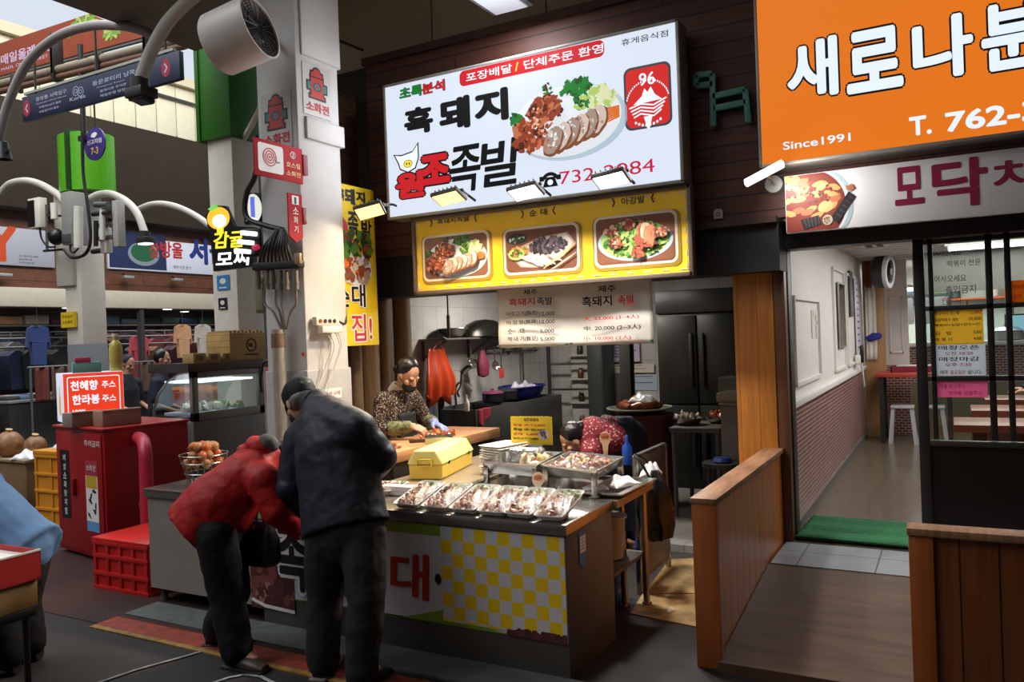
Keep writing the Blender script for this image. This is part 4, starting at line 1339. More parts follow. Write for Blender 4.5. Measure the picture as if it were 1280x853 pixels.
# paddle shaped price markers
def paddle(px, py, Yv, label, hgt, lean):
 p = at(px, py, Y=Yv)
 t = thing('price_paddle', label, 'price marker', p, R(8))
 t.rotation_euler.x = lean
 out = [(-0.012,0),(0.012,0),(0.017, hgt * 0.3)] + [(0.036 * math.sin(a), hgt * 0.68 - 0.042 * math.cos(a)) for a in [R(35 + 290 * k / 12) for k in range(13)]][0:13] + [(-0.017, hgt * 0.3)]
 g = G(); g.prism(out, lambda a, b, d: Vector((a, d, b)),0,0.004)
 g.build('card', M('paddle_cream', (236,206,170),0.5), t, smooth=False)
 flat(t, 'orange_print', [(oval(0, hgt * 0.78,0.026,0.018),0)], [M('print_orange_soft', (226,140,92),0.5)], 1)
 lettering(t, '순대', 0, hgt * 0.66,0.022, M('print_rust', (150,60,40)), layer=2, bold=0.01, align='C')
 return t
paddle(757,569,4.62, 'cream paddle-shaped price marker standing at the back of the right pan', 0.15,0)
paddle(672,614,4.06, 'orange paddle-shaped price marker leaning on the tray below the pans', 0.095, R(-12))
# yellow price card on a small stand
p = at(665,562, Y=4.85)
t = thing('price_card', 'yellow price card with red and black writing standing behind the left pan', 'card', (p.x, 4.85,0.743), R(4))
h0 = p.z - 0.743
z1 = at(665,556, Y=4.85).z - 0.743; z2 = at(665,521, Y=4.85).z - 0.743
wv = (at(690,540, Y=4.85).x - at(640,540, Y=4.85).x)
g = G(); g.box(-wv / 2, wv / 2,0,0.004, z1, z2); g.build('card', M('card_yellow', (244,204,40),0.5), t)
g = G(); g.box(-wv * 0.35, wv * 0.25,-0.002,0.004, z1 - 0.04, z1); g.build('white_slip', M('slip_white', (206,214,222),0.5), t)
g = G(); g.box(-0.012,0.012,0.005,0.015,0, z1 + 0.05); g.box(-0.06,0.06,-0.03,0.05,0,0.01); g.build('stand', M('clear_plastic_stand', (150,152,154),0.2), t)
hh = z2 - z1
lettering(t, '제주흑돼지', 0.0, z1 + hh * 0.82, hh * 0.12, INK, layer=1, bold=0.01, align='C')
for k, (bd, mm) in enumerate((('족발 大 23,000', REDINK),('족발 中 20,000', REDINK),('순대  5,000', REDINK),('머리고기 12,000', REDINK))):
 lettering(t, bd, -wv * 0.44, z1 + hh * (0.64 - 0.16 * k), hh * 0.1, INK if k % 2 else mm, w=wv * (0.6 if k > 1 else 0.78), layer=1, bold=0.008)
flat(t, 'plate_print', [(oval(wv * 0.3, z1 + hh * 0.36, wv * 0.13, hh * 0.18),0)] + [(blot(wv * 0.3 + rnd.uniform(-0.02,0.02), z1 + hh * 0.36 + rnd.uniform(-0.02,0.02),0.012,0.008), k % 2 + 1) for k in range(8)], [M('print_cream'), M('print_ham'), M('print_purple')], 1)
# --- yellow plastic box
a = at(513,599, Z=0.743); b = at(552,601, Z=0.743); c = at(590,581, Z=0.743)
dx = (b - a).normalized(); 
ang = math.atan2(c.y - b.y, c.x - b.x)
L_ = (c - b).length
t = thing('yellow_box', 'yellow lidded plastic box on the work table beside the cutting board', 'box', ((a.x + b.x) / 2,(a.y + b.y) / 2,0.743), ang - PI / 2)
w2 = max((b - a).length / 2,0.105)
YP = M('yellow_plastic', (240,208,84),0.4)
g = G()
pr = lambda poly, y0, y1: g.rings([[Vector((x, y0, z)) for x, z in poly], [Vector((x, y1, z)) for x, z in poly]])
pr([(-w2 * 0.92,0),(w2 * 0.92,0),(w2,0.095),(-w2,0.095)], 0, L_)
o = g.build('box_body', YP, t); bv = o.modifiers.new('b', 'BEVEL'); bv.width, bv.segments = 0.008,2
g = G()
pr([(-w2 * 1.04,0.097),(w2 * 1.04,0.097),(w2 * 1.02,0.112),(w2 * 0.62,0.19),(-w2 * 0.62,0.19),(-w2 * 1.02,0.112)], -0.006, L_ + 0.006)
o = g.build('lid', M('yellow_lid', (246,228,136),0.4), t); bv = o.modifiers.new('b', 'BEVEL'); bv.width, bv.segments = 0.008,2
g = G()
g.box(-0.055,0.055,-0.022,-0.004,0.085,0.093,0,0.003); g.box(-0.055,0.055,-0.022,-0.004,0.128,0.136,0,0.003); g.box(-0.055,-0.045,-0.022,-0.004,0.085,0.136,0,0.003); g.box(0.045,0.055,-0.022,-0.004,0.085,0.136,0,0.003)
g.build('handle', YP, t)
for y in (0.12, L_ - 0.1):
 g = G(); g.box(w2 * 0.98, w2 * 1.06, y - 0.012, y + 0.012,0.088,0.108,0,0.002); g.build('latch', M('black_rubber'), t)
# --- stacked empty foam trays
p = at(612,596, Z=0.743)
first = None
nst = 12
for k in range(nst):
 lb = ('topmost empty white foam tray of the stack beside the yellow box' if k == nst - 1 else 'empty white foam tray inside the stack beside the yellow box')
 lc_ = (p.x + rnd.uniform(-0.006,0.006), p.y + 0.2 + rnd.uniform(-0.006,0.006),0.744 + k * 0.0155)
 if first is None:
  t = thing('foam_tray', lb, 'tray', lc_, R(-14), 'stacked empty foam trays')
  g = G(); tray_shell(g, 0.20,0.30,0.015); g.build('tray', FOAM, t)
  first = t
 else:
  dup(first, lc_, R(-14 + rnd.uniform(-2,2)), lb)
# --- white bags at the right of the pans
def pouch(p, s, seed, label, cat='bag', mat=None, rot=0.0, name='plastic_bag'):
 rg = random.Random(seed)
 g = G()
 g.grid(lambda a, b: Vector(((a - 0.5) * s[0], (b - 0.5) * s[1], s[2] * (math.sin(PI * a) ** 0.6) * (math.sin(PI * b) ** 0.6) * (0.7 + 0.3 * math.sin(11 * a + 3 * b + seed) * math.sin(8 * b - seed)))),18,18)
 o = g.build(name, mat or M('white_bag', (226,224,222),0.35), loc=p, rotz=rot)
 sd = o.modifiers.new('t', 'SOLIDIFY'); sd.thickness = 0.002
 return tag(o, label, cat)
p = at(768,613, Z=0.775)
pouch((-1.72,4.36,0.774),(0.16,0.22,0.06),2, 'crumpled white bag lying on the steel tray right of the pans', rot=R(-20))
pouch((-1.70,4.86,0.744),(0.12,0.2,0.1),4, 'white paper packet behind the right pan near the steel panel', 'packet', rot=R(10))
pouch((-1.80,4.20,0.774),(0.14,0.09,0.03),6, 'small crumpled white napkin in front of the right pan', 'napkin', rot=R(30), name='paper_napkin')
g = G(); g.lathe([(0.03,0),(0.035,0.004),(0.035,0.12),(0.014,0.15),(0.012,0.18),(0.0,0.18)])
t = thing('squeeze_bottle', 'blue squeeze bottle behind the right food pan', 'bottle', (at(784,565, Y=5.2).x, 5.2,0.743))
g.build('bottle', M('blue_plastic'), t)
g = G(); g.cyl((0,0,0.18),(0,0,0.205),0.012,0.006); g.build('bottle_cap', M('blue_cap', (30,70,150),0.4), t)
# --- upright steel panel with a black bag hanging on it
PXc = -1.78
a = at(794,572, X=PXc); b = at(830,549, X=PXc); c = at(800,756, X=PXc)
t = thing('steel_partition', 'upright brown-grey steel panel on legs at the kitchen entrance', 'panel', (PXc, a.y, 0))
Lp = b.y - a.y
g = G(); g.box(-0.012,0.012,0.0, Lp, 0.55, a.z, 0,0.004); g.build('upper_sheet', M('brown_steel', (96,86,78),0.4,0.5, var=0.2, scale=4), t)
g = G(); g.box(-0.01,0.014,0.02, Lp, 0.08,0.42,0,0.004); g.build('lower_sheet', M('pale_brown_steel', (136,124,110),0.4,0.5, var=0.2, scale=4), t)
for y in (0.0, Lp):
 g = G(); g.box(-0.016,0.016, y - 0.016, y + 0.016,0, a.z + 0.01,0,0.003); g.build('leg', STEEL, t)
g = G(); g.bar((0,0, a.z + 0.01),(0, Lp, a.z + 0.01),0.03,0.012); g.build('top_rail', STEEL, t)
# black bag
p = at(818,620, X=PXc + 0.12)
t = thing('black_bag', 'black plastic bag hanging full on the steel panel', 'bag', (PXc + 0.13, p.y, p.z - 0.28))
g = G()
rg = random.Random(4)
prof = [(0.02,0.0),(0.075,0.02),(0.10,0.10),(0.105,0.2),(0.085,0.3),(0.05,0.38),(0.02,0.44)]
rings = []
for r, z in prof:
 rings.append([Vector(((r * (1 + 0.18 * math.sin(5 * th + 9 * z) + rg.uniform(-0.09,0.09))) * math.cos(th),(r * 1.25 * (1 + 0.15 * math.sin(7 * th + 5 * z) + rg.uniform(-0.09,0.09))) * math.sin(th), z)) for th in [2 * PI * k / 22 for k in range(22)]])
g.rings(rings)
g.build('bag_body', M('black_bag_film', (14,14,16),0.28, bump=0.4, scale=30), t)
g = G()
g.tube(smooth_path([(-0.02,-0.05,0.40),(-0.08,-0.04,0.5),(-0.13,0,0.53),(-0.08,0.05,0.5),(-0.02,0.05,0.40)]),0.008,8)
g.build('bag_handle', M('black_bag_film'), t)
# flattened cardboard on the ground
g = G()
q4 = [at(788,767, Z=0.006), at(872,784, Z=0.006), at(872,735, Z=0.006), at(808,735, Z=0.006)]
g.rings([[Vector((v.x, v.y, 0.001)) for v in q4], [Vector((v.x, v.y, 0.007)) for v in q4]])
CARD = M('worn_cardboard', (168,142,96),0.8, var=0.3, scale=7, rgb2=(120,98,62))
tag(g.build('cardboard_sheet', CARD, smooth=False), 'worn flattened cardboard sheet on the ground by the wooden fence, nearer one', 'cardboard')
g = G()
q4 = [at(806,742, Z=0.012), at(876,742, Z=0.012), at(872,698, Z=0.012), at(836,700, Z=0.012)]
g.rings([[Vector((v.x, v.y, 0.0075)) for v in q4], [Vector((v.x, v.y, 0.014)) for v in q4]])
tag(g.build('cardboard_sheet', CARD, smooth=False), 'worn flattened cardboard sheet reaching to the kitchen step', 'cardboard')
t = thing('paper_scrap', 'tiny crushed white paper scrap lying on the cardboard', 'litter', at(838,765, Z=0.008))
g = G(); g.blob((0,0,0.012),(0.03,0.014,0.012),0,0.3); g.build('paper', FOAM, t)
# --- wooden fences beside the deck
FW = MB('fence_boards', (192,112,44),(178,103,40),(84,46,18), 'YX', 0.145,5.0,0.004,0.0, rough=0.4, var=0.35, grain=(14,14,0.8), gscale=2.0, bump=0.5)
FW2 = MB('fence_boards_front', (128,68,32),(116,62,29),(50,28,13), 'XY', 0.135,5.0,0.004,0.0, rough=0.4, var=0.35, grain=(14,14,0.8), gscale=2.0, bump=0.5)
FP = M('fence_post_wood', (170,92,38),0.38, var=0.25, scale=3, stretch=(10,10,0.8))
FT = M('fence_cap_wood', (150,108,76),0.5, var=0.3, scale=4, stretch=(8,1,1), rgb2=(112,74,48))
t = thing('wooden_fence', 'orange-brown plank fence along the left of the deck', 'fence', (-1.09,3.86,0))
g = G(); g.box(-0.06,0.06,0,0.075,0,0.80,0,0.004); g.build('post', FP, t)
g = G(); g.box(-0.035,0.045,0.078,1.775,0.0,0.79); g.build('board_panel', FW, t)
g = G(); g.box(-0.065,0.065,-0.004,1.775,0.80,0.83,0,0.004); g.build('cap_rail', FT, t)
t = thing('wooden_fence', 'dark brown plank fence on the right in front of the glass door', 'fence', (-0.14,3.6,0))
g = G(); g.box(-0.045,0.045,0,0.09,0,0.79,0,0.004); g.build('post', FP, t)
g = G(); g.box(0.045,2.4,0.02,0.08,0.0,0.78); g.build('board_panel', FW2, t)
g = G(); g.box(-0.05,2.4,-0.01,0.1,0.79,0.82,0,0.004); g.build('cap_rail', FT, t)
# green mat at the door
t = thing('door_mat', 'green ribbed mat lying inside the restaurant door', 'mat', (-0.48,6.0,0.216), R(-2))
g = G()
g.grid(lambda a, b: Vector(((a - 0.5) * 0.98,(b - 0.5) * 0.64,0.012 + 0.004 * math.sin(b * 98) + 0.003 * math.sin(a * 13))),40,60)
o = g.build('ribbed_pile', M('green_mat', (26,112,62),0.8, var=0.3, scale=30), t)
sd = o.modifiers.new('t', 'SOLIDIFY'); sd.thickness = 0.008
g = G()
for y in (-0.325,0.325):
 g.box(-0.49,0.49, y - 0.008, y + 0.008,0.001,0.014,0,0.003)
g.build('edge', M('green_mat_edge', (18,84,46),0.8), t)
# ---- inside the pork kitchen
BX = -3.33
t = thing('chopping_table', 'thick wooden chopping board table in front of the woman cook', 'table', (BX - 0.26,4.4,0))
BW = M('chopping_wood', (192,138,92),0.5, var=0.25, scale=5, stretch=(6,1,6))
g = G(); g.box(-0.26,0.26,-0.06,1.42,0.82,0.90,0,0.012); g.build('cutting_board', BW, t)
g = G(); g.box(-0.24,0.24,-0.02,1.36,0.70,0.815); g.build('apron_frame', M('dark_table', (48,42,38),0.5), t)
for x in (-0.2,0.2):
 for y in (0.03,1.3):
  g = G(); g.box(x - 0.025, x + 0.025, y - 0.025, y + 0.025,0,0.70); g.build('leg', M('dark_table'), t)
def meat_pile(p, r, n, seed, label):
 rg = random.Random(seed)
 g = G()
 for k in range(n):
  q, th = math.sqrt(rg.random()), rg.uniform(0,6.28)
  g.blob((r[0] * q * math.cos(th), r[1] * q * math.sin(th),0.014 + 0.05 * (1 - q) * rg.random()),(rg.uniform(0.02,0.04), rg.uniform(0.012,0.022),0.012), rg.choice([0,1,1,2,3]),0.4,9,5, rg=rg)
 o = g.build('chopped_pork', [M('pork_tan', (214,142,96),0.3, var=0.3, scale=40), M('pork_rust', (176,88,44),0.28, var=0.35, scale=40), M('pork_flesh', (196,130,100),0.35, var=0.3, scale=40), M('pork_skin')], loc=p)
 return tag(o, label, 'meat', kind='stuff')
p = at(518,566, Z=0.9)
meat_pile(Vector((BX - 0.16, p.y - 0.02,0.9)),(0.10,0.22),46,3, 'freshly chopped pork under the cook\'s hands')
p = at(552,549, Z=0.9)
meat_pile(Vector((BX - 0.13, p.y, 0.9)),(0.10,0.22),40,4, 'heap of pork pieces waiting at the far end of the chopping board')
# knife lying across the board, held by the cook
P1, P2 = at(528,551, Z=0.93), at(556,549, Z=0.925)
t = thing('cleaver', 'broad kitchen cleaver in the hand of the cook', 'knife', P1)
d = (P2 - P1).normalized()
g = G(); g.bar(d * 0.02, d * 0.24,0.004,0.07,0,(0,0,1),0.001); g.build('blade', M('blade_steel', (190,186,180),0.2,0.9), t)
g = G(); g.bar(d * -0.10, d * 0.02,0.022,0.028,0,(0,0,1),0.006); g.build('handle', M('dark_wood_handle', (70,46,32),0.5), t)
WX = -4.55   # left wall
# wall shelf
z = 1.66
ya, yb = 6.42,8.25
t = thing('wall_shelf', 'long steel wall shelf over the sink with a wok on it', 'shelf', (WX, ya, z))
g = G(); g.box(0,0.32,0, yb - ya, -0.02,0.0,0,0.003); g.build('board', DSTEEL, t)
for y in (0.06,0.9, yb - ya - 0.06):
 g = G(); g.bar((0.0, y, -0.2),(0.28, y, -0.02),0.02,0.02); g.bar((0.01, y, -0.22),(0.01, y, -0.02),0.02,0.02); g.build('bracket', DSTEEL, t)
t = thing('suspension_rod', 'thin dark rod hanging from the kitchen ceiling to the shelf', 'rod', (WX + 0.3, ya + 0.08, z))
g = G(); g.cyl((0,0,0.0),(0,0,2.42 - z),0.008); g.cyl((0,0,0),(0,0,0.22),0.016); g.build('rod', M('black_rubber'), t)
# wok
p = at(612,428, X=WX + 0.18)
t = thing('wok', 'large dark wok turned over on the wall shelf', 'wok', (WX + 0.2,7.35, z + 0.001))
g = G(); g.lathe([(0.42,0.0),(0.43,0.01),(0.40,0.06),(0.30,0.13),(0.16,0.175),(0.02,0.185)], n=32, sx=0.46); g.build('bowl', M('wok_iron', (44,42,40),0.28,0.7), t)
g = G(); g.tube([(0.05,0.40,0.05),(0.05,0.5,0.07),(0.0,0.5,0.07)], 0.012,8); g.build('handle', M('wok_iron'), t)
t = thing('metal_bowl', 'shiny steel bowl on the shelf beside the wok', 'bowl', (WX + 0.18,6.75, z + 0.001))
g = G(); g.lathe([(0.06,0.0),(0.11,0.03),(0.15,0.09),(0.155,0.092),(0.14,0.09),(0.05,0.01)], n=24); g.build('bowl', STEEL, t)
g = G(); g.tube([(0.155 * math.cos(2 * PI * k / 20),0.155 * math.sin(2 * PI * k / 20),0.092) for k in range(20)], 0.006,6, close=True); g.build('rim', STEEL, t)
# orange apron hanging
pt, pb = at(548,436, X=WX + 0.22), at(548,500, X=WX + 0.22)
t = thing('rubber_apron', 'orange rubber apron hanging under the wall shelf', 'apron', (WX + 0.22, pt.y, pb.z))
hh = pt.z - pb.z
wl = at(565,480, X=WX + 0.22).y - at(530,480, X=WX + 0.22).y
def apron_fn(a, b):
 w_ = wl * (0.55 + 0.5 * min(1,(1 - b) * 1.6))
 y = (a - 0.5) * w_
 zz = hh * b + (0.06 * math.cos(a * 4 * PI) if b < 0.05 else 0)
 return Vector((0.025 * math.sin(a * 19) * (1.1 - b) + 0.02 * math.sin(b * 5), y, zz))
g = G(); g.grid(apron_fn, 28,20)
o = g.build('apron_sheet', M('orange_rubber', (196,66,26),0.35), t); sd = o.modifiers.new('t', 'SOLIDIFY'); sd.thickness = 0.01
g = G(); g.tube([(0,-0.08, hh),(0,0, hh + 0.07),(0,0.08, hh)], 0.006,6); g.build('neck_strap', M('orange_rubber'), t)
# grey cloth under it
g = G(); g.grid(lambda a, b: Vector((0.02 * math.sin(a * 14),(a - 0.5) * 0.28,-0.38 * b + 0.02 * math.sin(a * 7))),20,10)
o = g.build('hanging_cloth', M('grey_cloth', (96,102,108),0.8), loc=(WX + 0.14, pt.y + 0.02, pb.z + 0.02)); sd = o.modifiers.new('t', 'SOLIDIFY'); sd.thickness = 0.004
tag(o, 'grey-blue cloth hanging below the orange apron', 'cloth')
# hooked utensils
def hang_tool(px, py_top, py_bot, col, label, kind, dx=0.27):
 a, b = at(px, py_top, X=WX + dx), at(px, py_bot, X=WX + dx)
 t = thing(kind, label, 'utensil', (WX + dx, a.y, a.z))
 L = a.z - b.z
 g = G(); g.tube([(0,0,0.03),(0.0,0.0,0.05),(-0.02,0,0.06)], 0.004,6); g.cyl((0,0,0.03),(0,0,-L * 0.65),0.007); g.build('handle', STEEL, t)
 g = G()
 if kind == 'ladle':
  g.lathe([(0.01,-0.045),(0.04,-0.035),(0.058,0),(0.052,0),(0.03,-0.03)], (0.02,0,-L * 0.8), rot=Euler((0, R(70),0)).to_matrix())
 else:
  g.box(-0.004,0.004,-0.045,0.045,-L, -L * 0.62,0,0.003)
 g.build('bowl' if kind == 'ladle' else 'blade', col, t)
REDP = M('red_plastic', (196,56,40),0.4)
hang_tool(626,440,473, REDP, 'red spatula hanging under the shelf beside the price banner', 'spatula')
hang_tool(618,438,462, STEEL, 'steel ladle hanging right of the maroon net bag', 'ladle')
hang_tool(588,438,458, STEEL, 'steel ladle hanging left of the maroon net bag', 'ladle')
pt, pb = at(603,438, X=WX + 0.25), at(603,472, X=WX + 0.25)
t = thing('net_bag', 'maroon net bag hanging under the shelf', 'bag', (WX + 0.25, pt.y, pb.z))
hh = pt.z - pb.z
g = G(); g.lathe([(0.02,0.0),(0.08,0.02),(0.095,0.12),(0.07, hh * 0.7),(0.03, hh)], n=16, sx=0.6); g.build('net', M('maroon_net', (120,32,60),0.7, var=0.4, scale=40), t)
g = G(); g.tube([(0,-0.02, hh),(0,0, hh + 0.05),(0,0.02, hh)], 0.004,6); g.build('bag_handle', M('maroon_net'), t)
# spray hose with chrome head
t = thing('spray_hose', 'chrome spray head on a black hose over the sink', 'hose', (WX + 0.25,7.0,1.0))
a, b = at(577,467, X=WX + 0.25) - t.location, at(594,452, X=WX + 0.25) - t.location
g = G(); g.bar(a, b, 0.035,0.035,0,(1,0,0),0.008); g.build('spray_head', M('chrome', (210,210,210),0.12,1.0), t)
c = at(572,490, X=WX + 0.25) - t.location
g = G(); g.tube(smooth_path([a, a + Vector((0,-0.03,-0.12)), c, c + Vector((0,0.02,-0.05))]),0.010,8); g.build('hose', M('black_rubber'), t)
# pipe along the wall with a valve
t = thing('water_pipe', 'steel water pipe with valves along the kitchen wall', 'pipe', (WX + 0.05,8.1,1.35))
za = 0.16
g = G(); g.cyl((0,-0.5, za),(0,0.75, za),0.022); g.cyl((0,0.35, za),(0,0.35,-0.5),0.02); g.build('pipe', M('chrome'), t)
for y in (-0.1,0.2,0.55):
 g = G(); g.cyl((-0.0, y - 0.03, za),(0.0, y + 0.03, za),0.035); g.box(0.03,0.06, y - 0.05, y + 0.05, za - 0.01, za + 0.01); g.build('valve', STEEL, t)
# drying rack
t = thing('drying_rack', 'dark steel post rack with a rail at the kitchen rear', 'rack', (-3.75,8.35,0.055))
for x, y in ((-0.5,0.3),(0.25,0.3),(0.25,0.1)):
 g = G(); g.cyl((x, y, 0),(x, y, 1.9),0.022); g.build('post', M('dark_mast'), t)
for zz in (0.95,1.25,1.6):
 g = G(); g.cyl((-0.5,0.3, zz),(0.25,0.3, zz),0.014); g.build('rail', STEEL, t)
# sink unit along the wall
t = thing('sink_unit', 'dark steel double sink along the left kitchen wall', 'sink', (WX + 0.012,6.5,0))
SK = M('sink_steel', (84,84,82),0.4,0.5, var=0.2, scale=3)
g = G()
Ls = 1.9
for a in ((0.0,0.03,0, Ls),(0.53,0.56,0, Ls),(0.03,0.53,0,0.03),(0.03,0.53,0.8,0.83),(0.03,0.53, Ls - 0.03, Ls)):
 g.box(a[0], a[1], a[2], a[3], 0.55,0.97,0,0.004)
g.box(0.03,0.53,0.03, Ls - 0.03,0.55,0.57)
g.build('basin', SK, t)
g = G(); g.box(0.02,0.55,0.02, Ls - 0.02,0.30,0.55); g.build('cabinet', M('dark_sink_cabinet', (58,58,58),0.5), t)
for y in (0.06, Ls - 0.06):
 for x in (0.05,0.51):
  g = G(); g.cyl((x, y, 0.055),(x, y, 0.3),0.02); g.build('leg', SK, t)
g = G(); g.tube(smooth_path([(0.05,0.45,0.97),(0.05,0.45,1.15),(0.15,0.45,1.22),(0.24,0.45,1.12)]),0.014,8); g.build('faucet', M('chrome'), t)
# red rag on the rim, white bottle, blue basket
a = at(604,511, X=WX + 0.57)
g = G(); g.grid(lambda u, v: Vector((0.012 + 0.012 * math.sin(u * 9),(u - 0.5) * 0.22,-0.16 * v * (0.8 + 0.3 * math.sin(u * 5)))),14,10)
o = g.build('rag', M('crimson_rag', (150,32,50),0.8), loc=(WX + 0.57, a.y, 0.975)); sd = o.modifiers.new('t', 'SOLIDIFY'); sd.thickness = 0.006
tag(o, 'crimson rag hung over the front rim of the sink', 'cloth')
a = at(584,510, X=WX + 0.545)
t = thing('soap_bottle', 'white soap bottle standing on the sink rim', 'bottle', (WX + 0.54, a.y, 0.971))
g = G(); g.lathe([(0.025,0),(0.028,0.06),(0.024,0.09),(0.01,0.11),(0.009,0.13),(0.001,0.13)], n=14); g.build('bottle', FOAM, t)
g = G(); g.cyl((0,0,0.13),(0,0,0.15),0.011); g.build('bottle_cap', FOAM, t)
t = thing('blue_basket', 'blue oval plastic basket with white bags on the sink', 'basket', (WX + 0.30,7.95,0.972))
BB = M('blue_basket', (28,34,110),0.4)
g = G(); g.lathe([(0.16,0.0),(0.2,0.06),(0.22,0.12),(0.235,0.122),(0.21,0.115),(0.15,0.01)], n=28, sx=1.0, sy=1.6); g.build('basket', BB, t)
g = G(); g.tube([(0.225 * math.cos(2 * PI * k / 28),0.36 * math.sin(2 * PI * k / 28),0.122) for k in range(28)], 0.011,6, close=True); g.build('rim', BB, t)
for k, (y, lb) in enumerate(((-0.12, 'white bag in the near half of the blue basket'),(0.14, 'white bag in the far half of the blue basket'))):
 pouch((WX + 0.30,7.95 + y, 1.02),(0.24,0.26,0.14),11 + k, lb, mat=M('greyish_bag', (196,196,204),0.4))
for k, (y, col) in enumerate(((0.12,(110,52,84)),(0.32,(50,50,54)))):
 t = thing('pot', 'dark pot with maroon lid on the sink edge' if k == 0 else 'black pot on the sink next to the blue basket', 'pot', (WX + 0.3,7.1 + y * 1.6,0.972))
 g = G(); g.lathe([(0.09,0),(0.11,0.01),(0.115,0.09),(0.12,0.095)], n=20); g.build('pot', M('pot_black', (40,40,42),0.3,0.4), t)
 g = G(); g.lathe([(0.12,0.096),(0.1,0.115),(0.02,0.125),(0.018,0.145),(0.001,0.147)], n=20); g.build('lid', M('pot_lid_%d' % k, col, 0.35), t)
# wooden rolls at the left of the cook
WR = M('weathered_wood', (128,100,72),0.7, var=0.35, scale=3, stretch=(8,8,0.6))
for k, (px, r, zt) in enumerate(((446,0.05,1.95),(462,0.09,1.5),(482,0.045,1.9),(505,0.085,1.75))):
 X_ = -4.36 + 0.01 * k
 p = at(px, 470, Y=5.25 + 0.2 * k)
 t = thing('timber_post', ['thin weathered timber post nearest the white pillar', 'thick weathered timber log left of the cook', 'thin timber post right behind the cook', 'thick timber post against the white kitchen wall'][k], 'post', (p.x, 5.25 + 0.2 * k, 0))
 g = G(); g.cyl((0,0,0),(0,0, zt + 0.3), r, r * 0.94,18); g.build('post', WR, t)
 g = G(); g.cyl((0,0, zt + 0.3),(0,0, zt + 0.32), r * 1.05, r * 1.05,18); g.build('post_cap', M('dark_table'), t)
t = thing('enamel_pot', 'white-rimmed pot behind the cook at the pillar', 'pot', (at(455,503, Y=5.05).x, 5.05,0.9))
g = G(); g.lathe([(0.10,0),(0.12,0.01),(0.125,0.14),(0.135,0.145),(0.12,0.14),(0.1,0.02)], n=22); g.build('pot', M('enamel', (206,204,198),0.3), t)
g = G(); g.tube([(0.125,-0.03,0.10),(0.16,-0.03,0.11),(0.16,0.03,0.11),(0.125,0.03,0.10)], 0.008,6); g.build('handle', M('enamel'), t)
t = thing('stand_table', 'small dark side table carrying the white-rimmed pot', 'table', (at(455,503, Y=5.05).x, 5.05,0))
g = G(); g.box(-0.16,0.16,-0.16,0.16,0.86,0.898); g.build('top', M('dark_table'), t)
for x in (-0.13,0.13):
 for y in (-0.13,0.13):
  g = G(); g.box(x - 0.015, x + 0.015, y - 0.015, y + 0.015,0,0.86); g.build('leg', M('dark_table'), t)
# maroon drum table with a platter
p = at(806,604, Z=0.06)
p = Vector((-2.15,7.2,0.055)) if False else at(808,606, Z=0.055)
dY = 7.0
c = at(808,560, Y=dY)
zt = at(808,519, Y=dY).z
rr_ = (at(842,560, Y=dY).x - at(775,560, Y=dY).x) / 2
t = thing('drum_table', 'round maroon cloth-covered drum used as a table', 'table', (c.x, dY, 0.055))
g = G()
rings = []
for z_, k in ((0,1.05),(0.3,1.03),(zt - 0.075,1.0),(zt - 0.055,0.98),(zt - 0.055,0.3)):
 rings.append([Vector((rr_ * k * (1 + (0.03 * math.sin(9 * th) if z_ < zt - 0.08 else 0)) * math.cos(th), rr_ * k * (1 + (0.03 * math.sin(9 * th) if z_ < zt - 0.08 else 0)) * math.sin(th), z_)) for th in [2 * PI * q / 40 for q in range(40)]])
g.rings(rings); g.build('cloth_cover', M('maroon_cover', (78,24,28),0.6, var=0.2), t)
g = G(); g.cyl((0,0, zt - 0.054),(0,0, zt - 0.04), rr_ * 1.03, None, 36); g.build('top_board', M('maroon_top', (92,32,34),0.4), t)
t = thing('platter', 'wide dark platter on the maroon drum heaped with braised trotters', 'platter', (c.x - 0.05, dY, zt + 0.016))
g = G(); g.lathe([(0.12,0),(0.2,0.01),(0.29,0.045),(0.30,0.05),(0.28,0.048),(0.16,0.016)], n=32); g.build('dish', M('dark_platter', (44,52,40),0.3), t)
g = G(); g.tube([(0.295 * math.cos(2 * PI * k / 30),0.295 * math.sin(2 * PI * k / 30),0.05) for k in range(30)], 0.007,6, close=True); g.build('rim', M('platter_rim', (130,136,120),0.3), t)
TROT = [M('trotter_brown', (120,62,32),0.25, var=0.4, scale=20), M('trotter_rust', (156,82,40),0.25, var=0.4, scale=20)]
rg = random.Random(3)
for k in range(7):
 th = 2 * PI * k / 6
 rr2 = 0.15 if k < 6 else 0
 g = G()
 d = Vector((math.cos(th + 1.2), math.sin(th + 1.2),0.1)) * 0.09
 g.tube([-d, -d * 0.3 + Vector((0,0,0.012)), d * 0.4, d], [0.042,0.05,0.036,0.02], 12,0)
 g.ell(-d * 0.9,(0.045,0.045,0.045), None, 1)
 o = g.build('pork_trotter', TROT, loc=(c.x - 0.05 + rr2 * math.cos(th), dY + rr2 * math.sin(th), zt + 0.016 + (0.065 if k < 6 else 0.12)))
 tag(o, 'glazed brown pork trotter heaped on the dark platter', 'trotter', 'trotters on the platter')
pouch((c.x + 0.0, dY - 0.05, zt + 0.13),(0.22,0.2,0.09),9, 'clear plastic bag resting on the trotters on the platter', mat=M('clear_bag', (190,190,190),0.2, alpha=0.55), name='clear_bag')
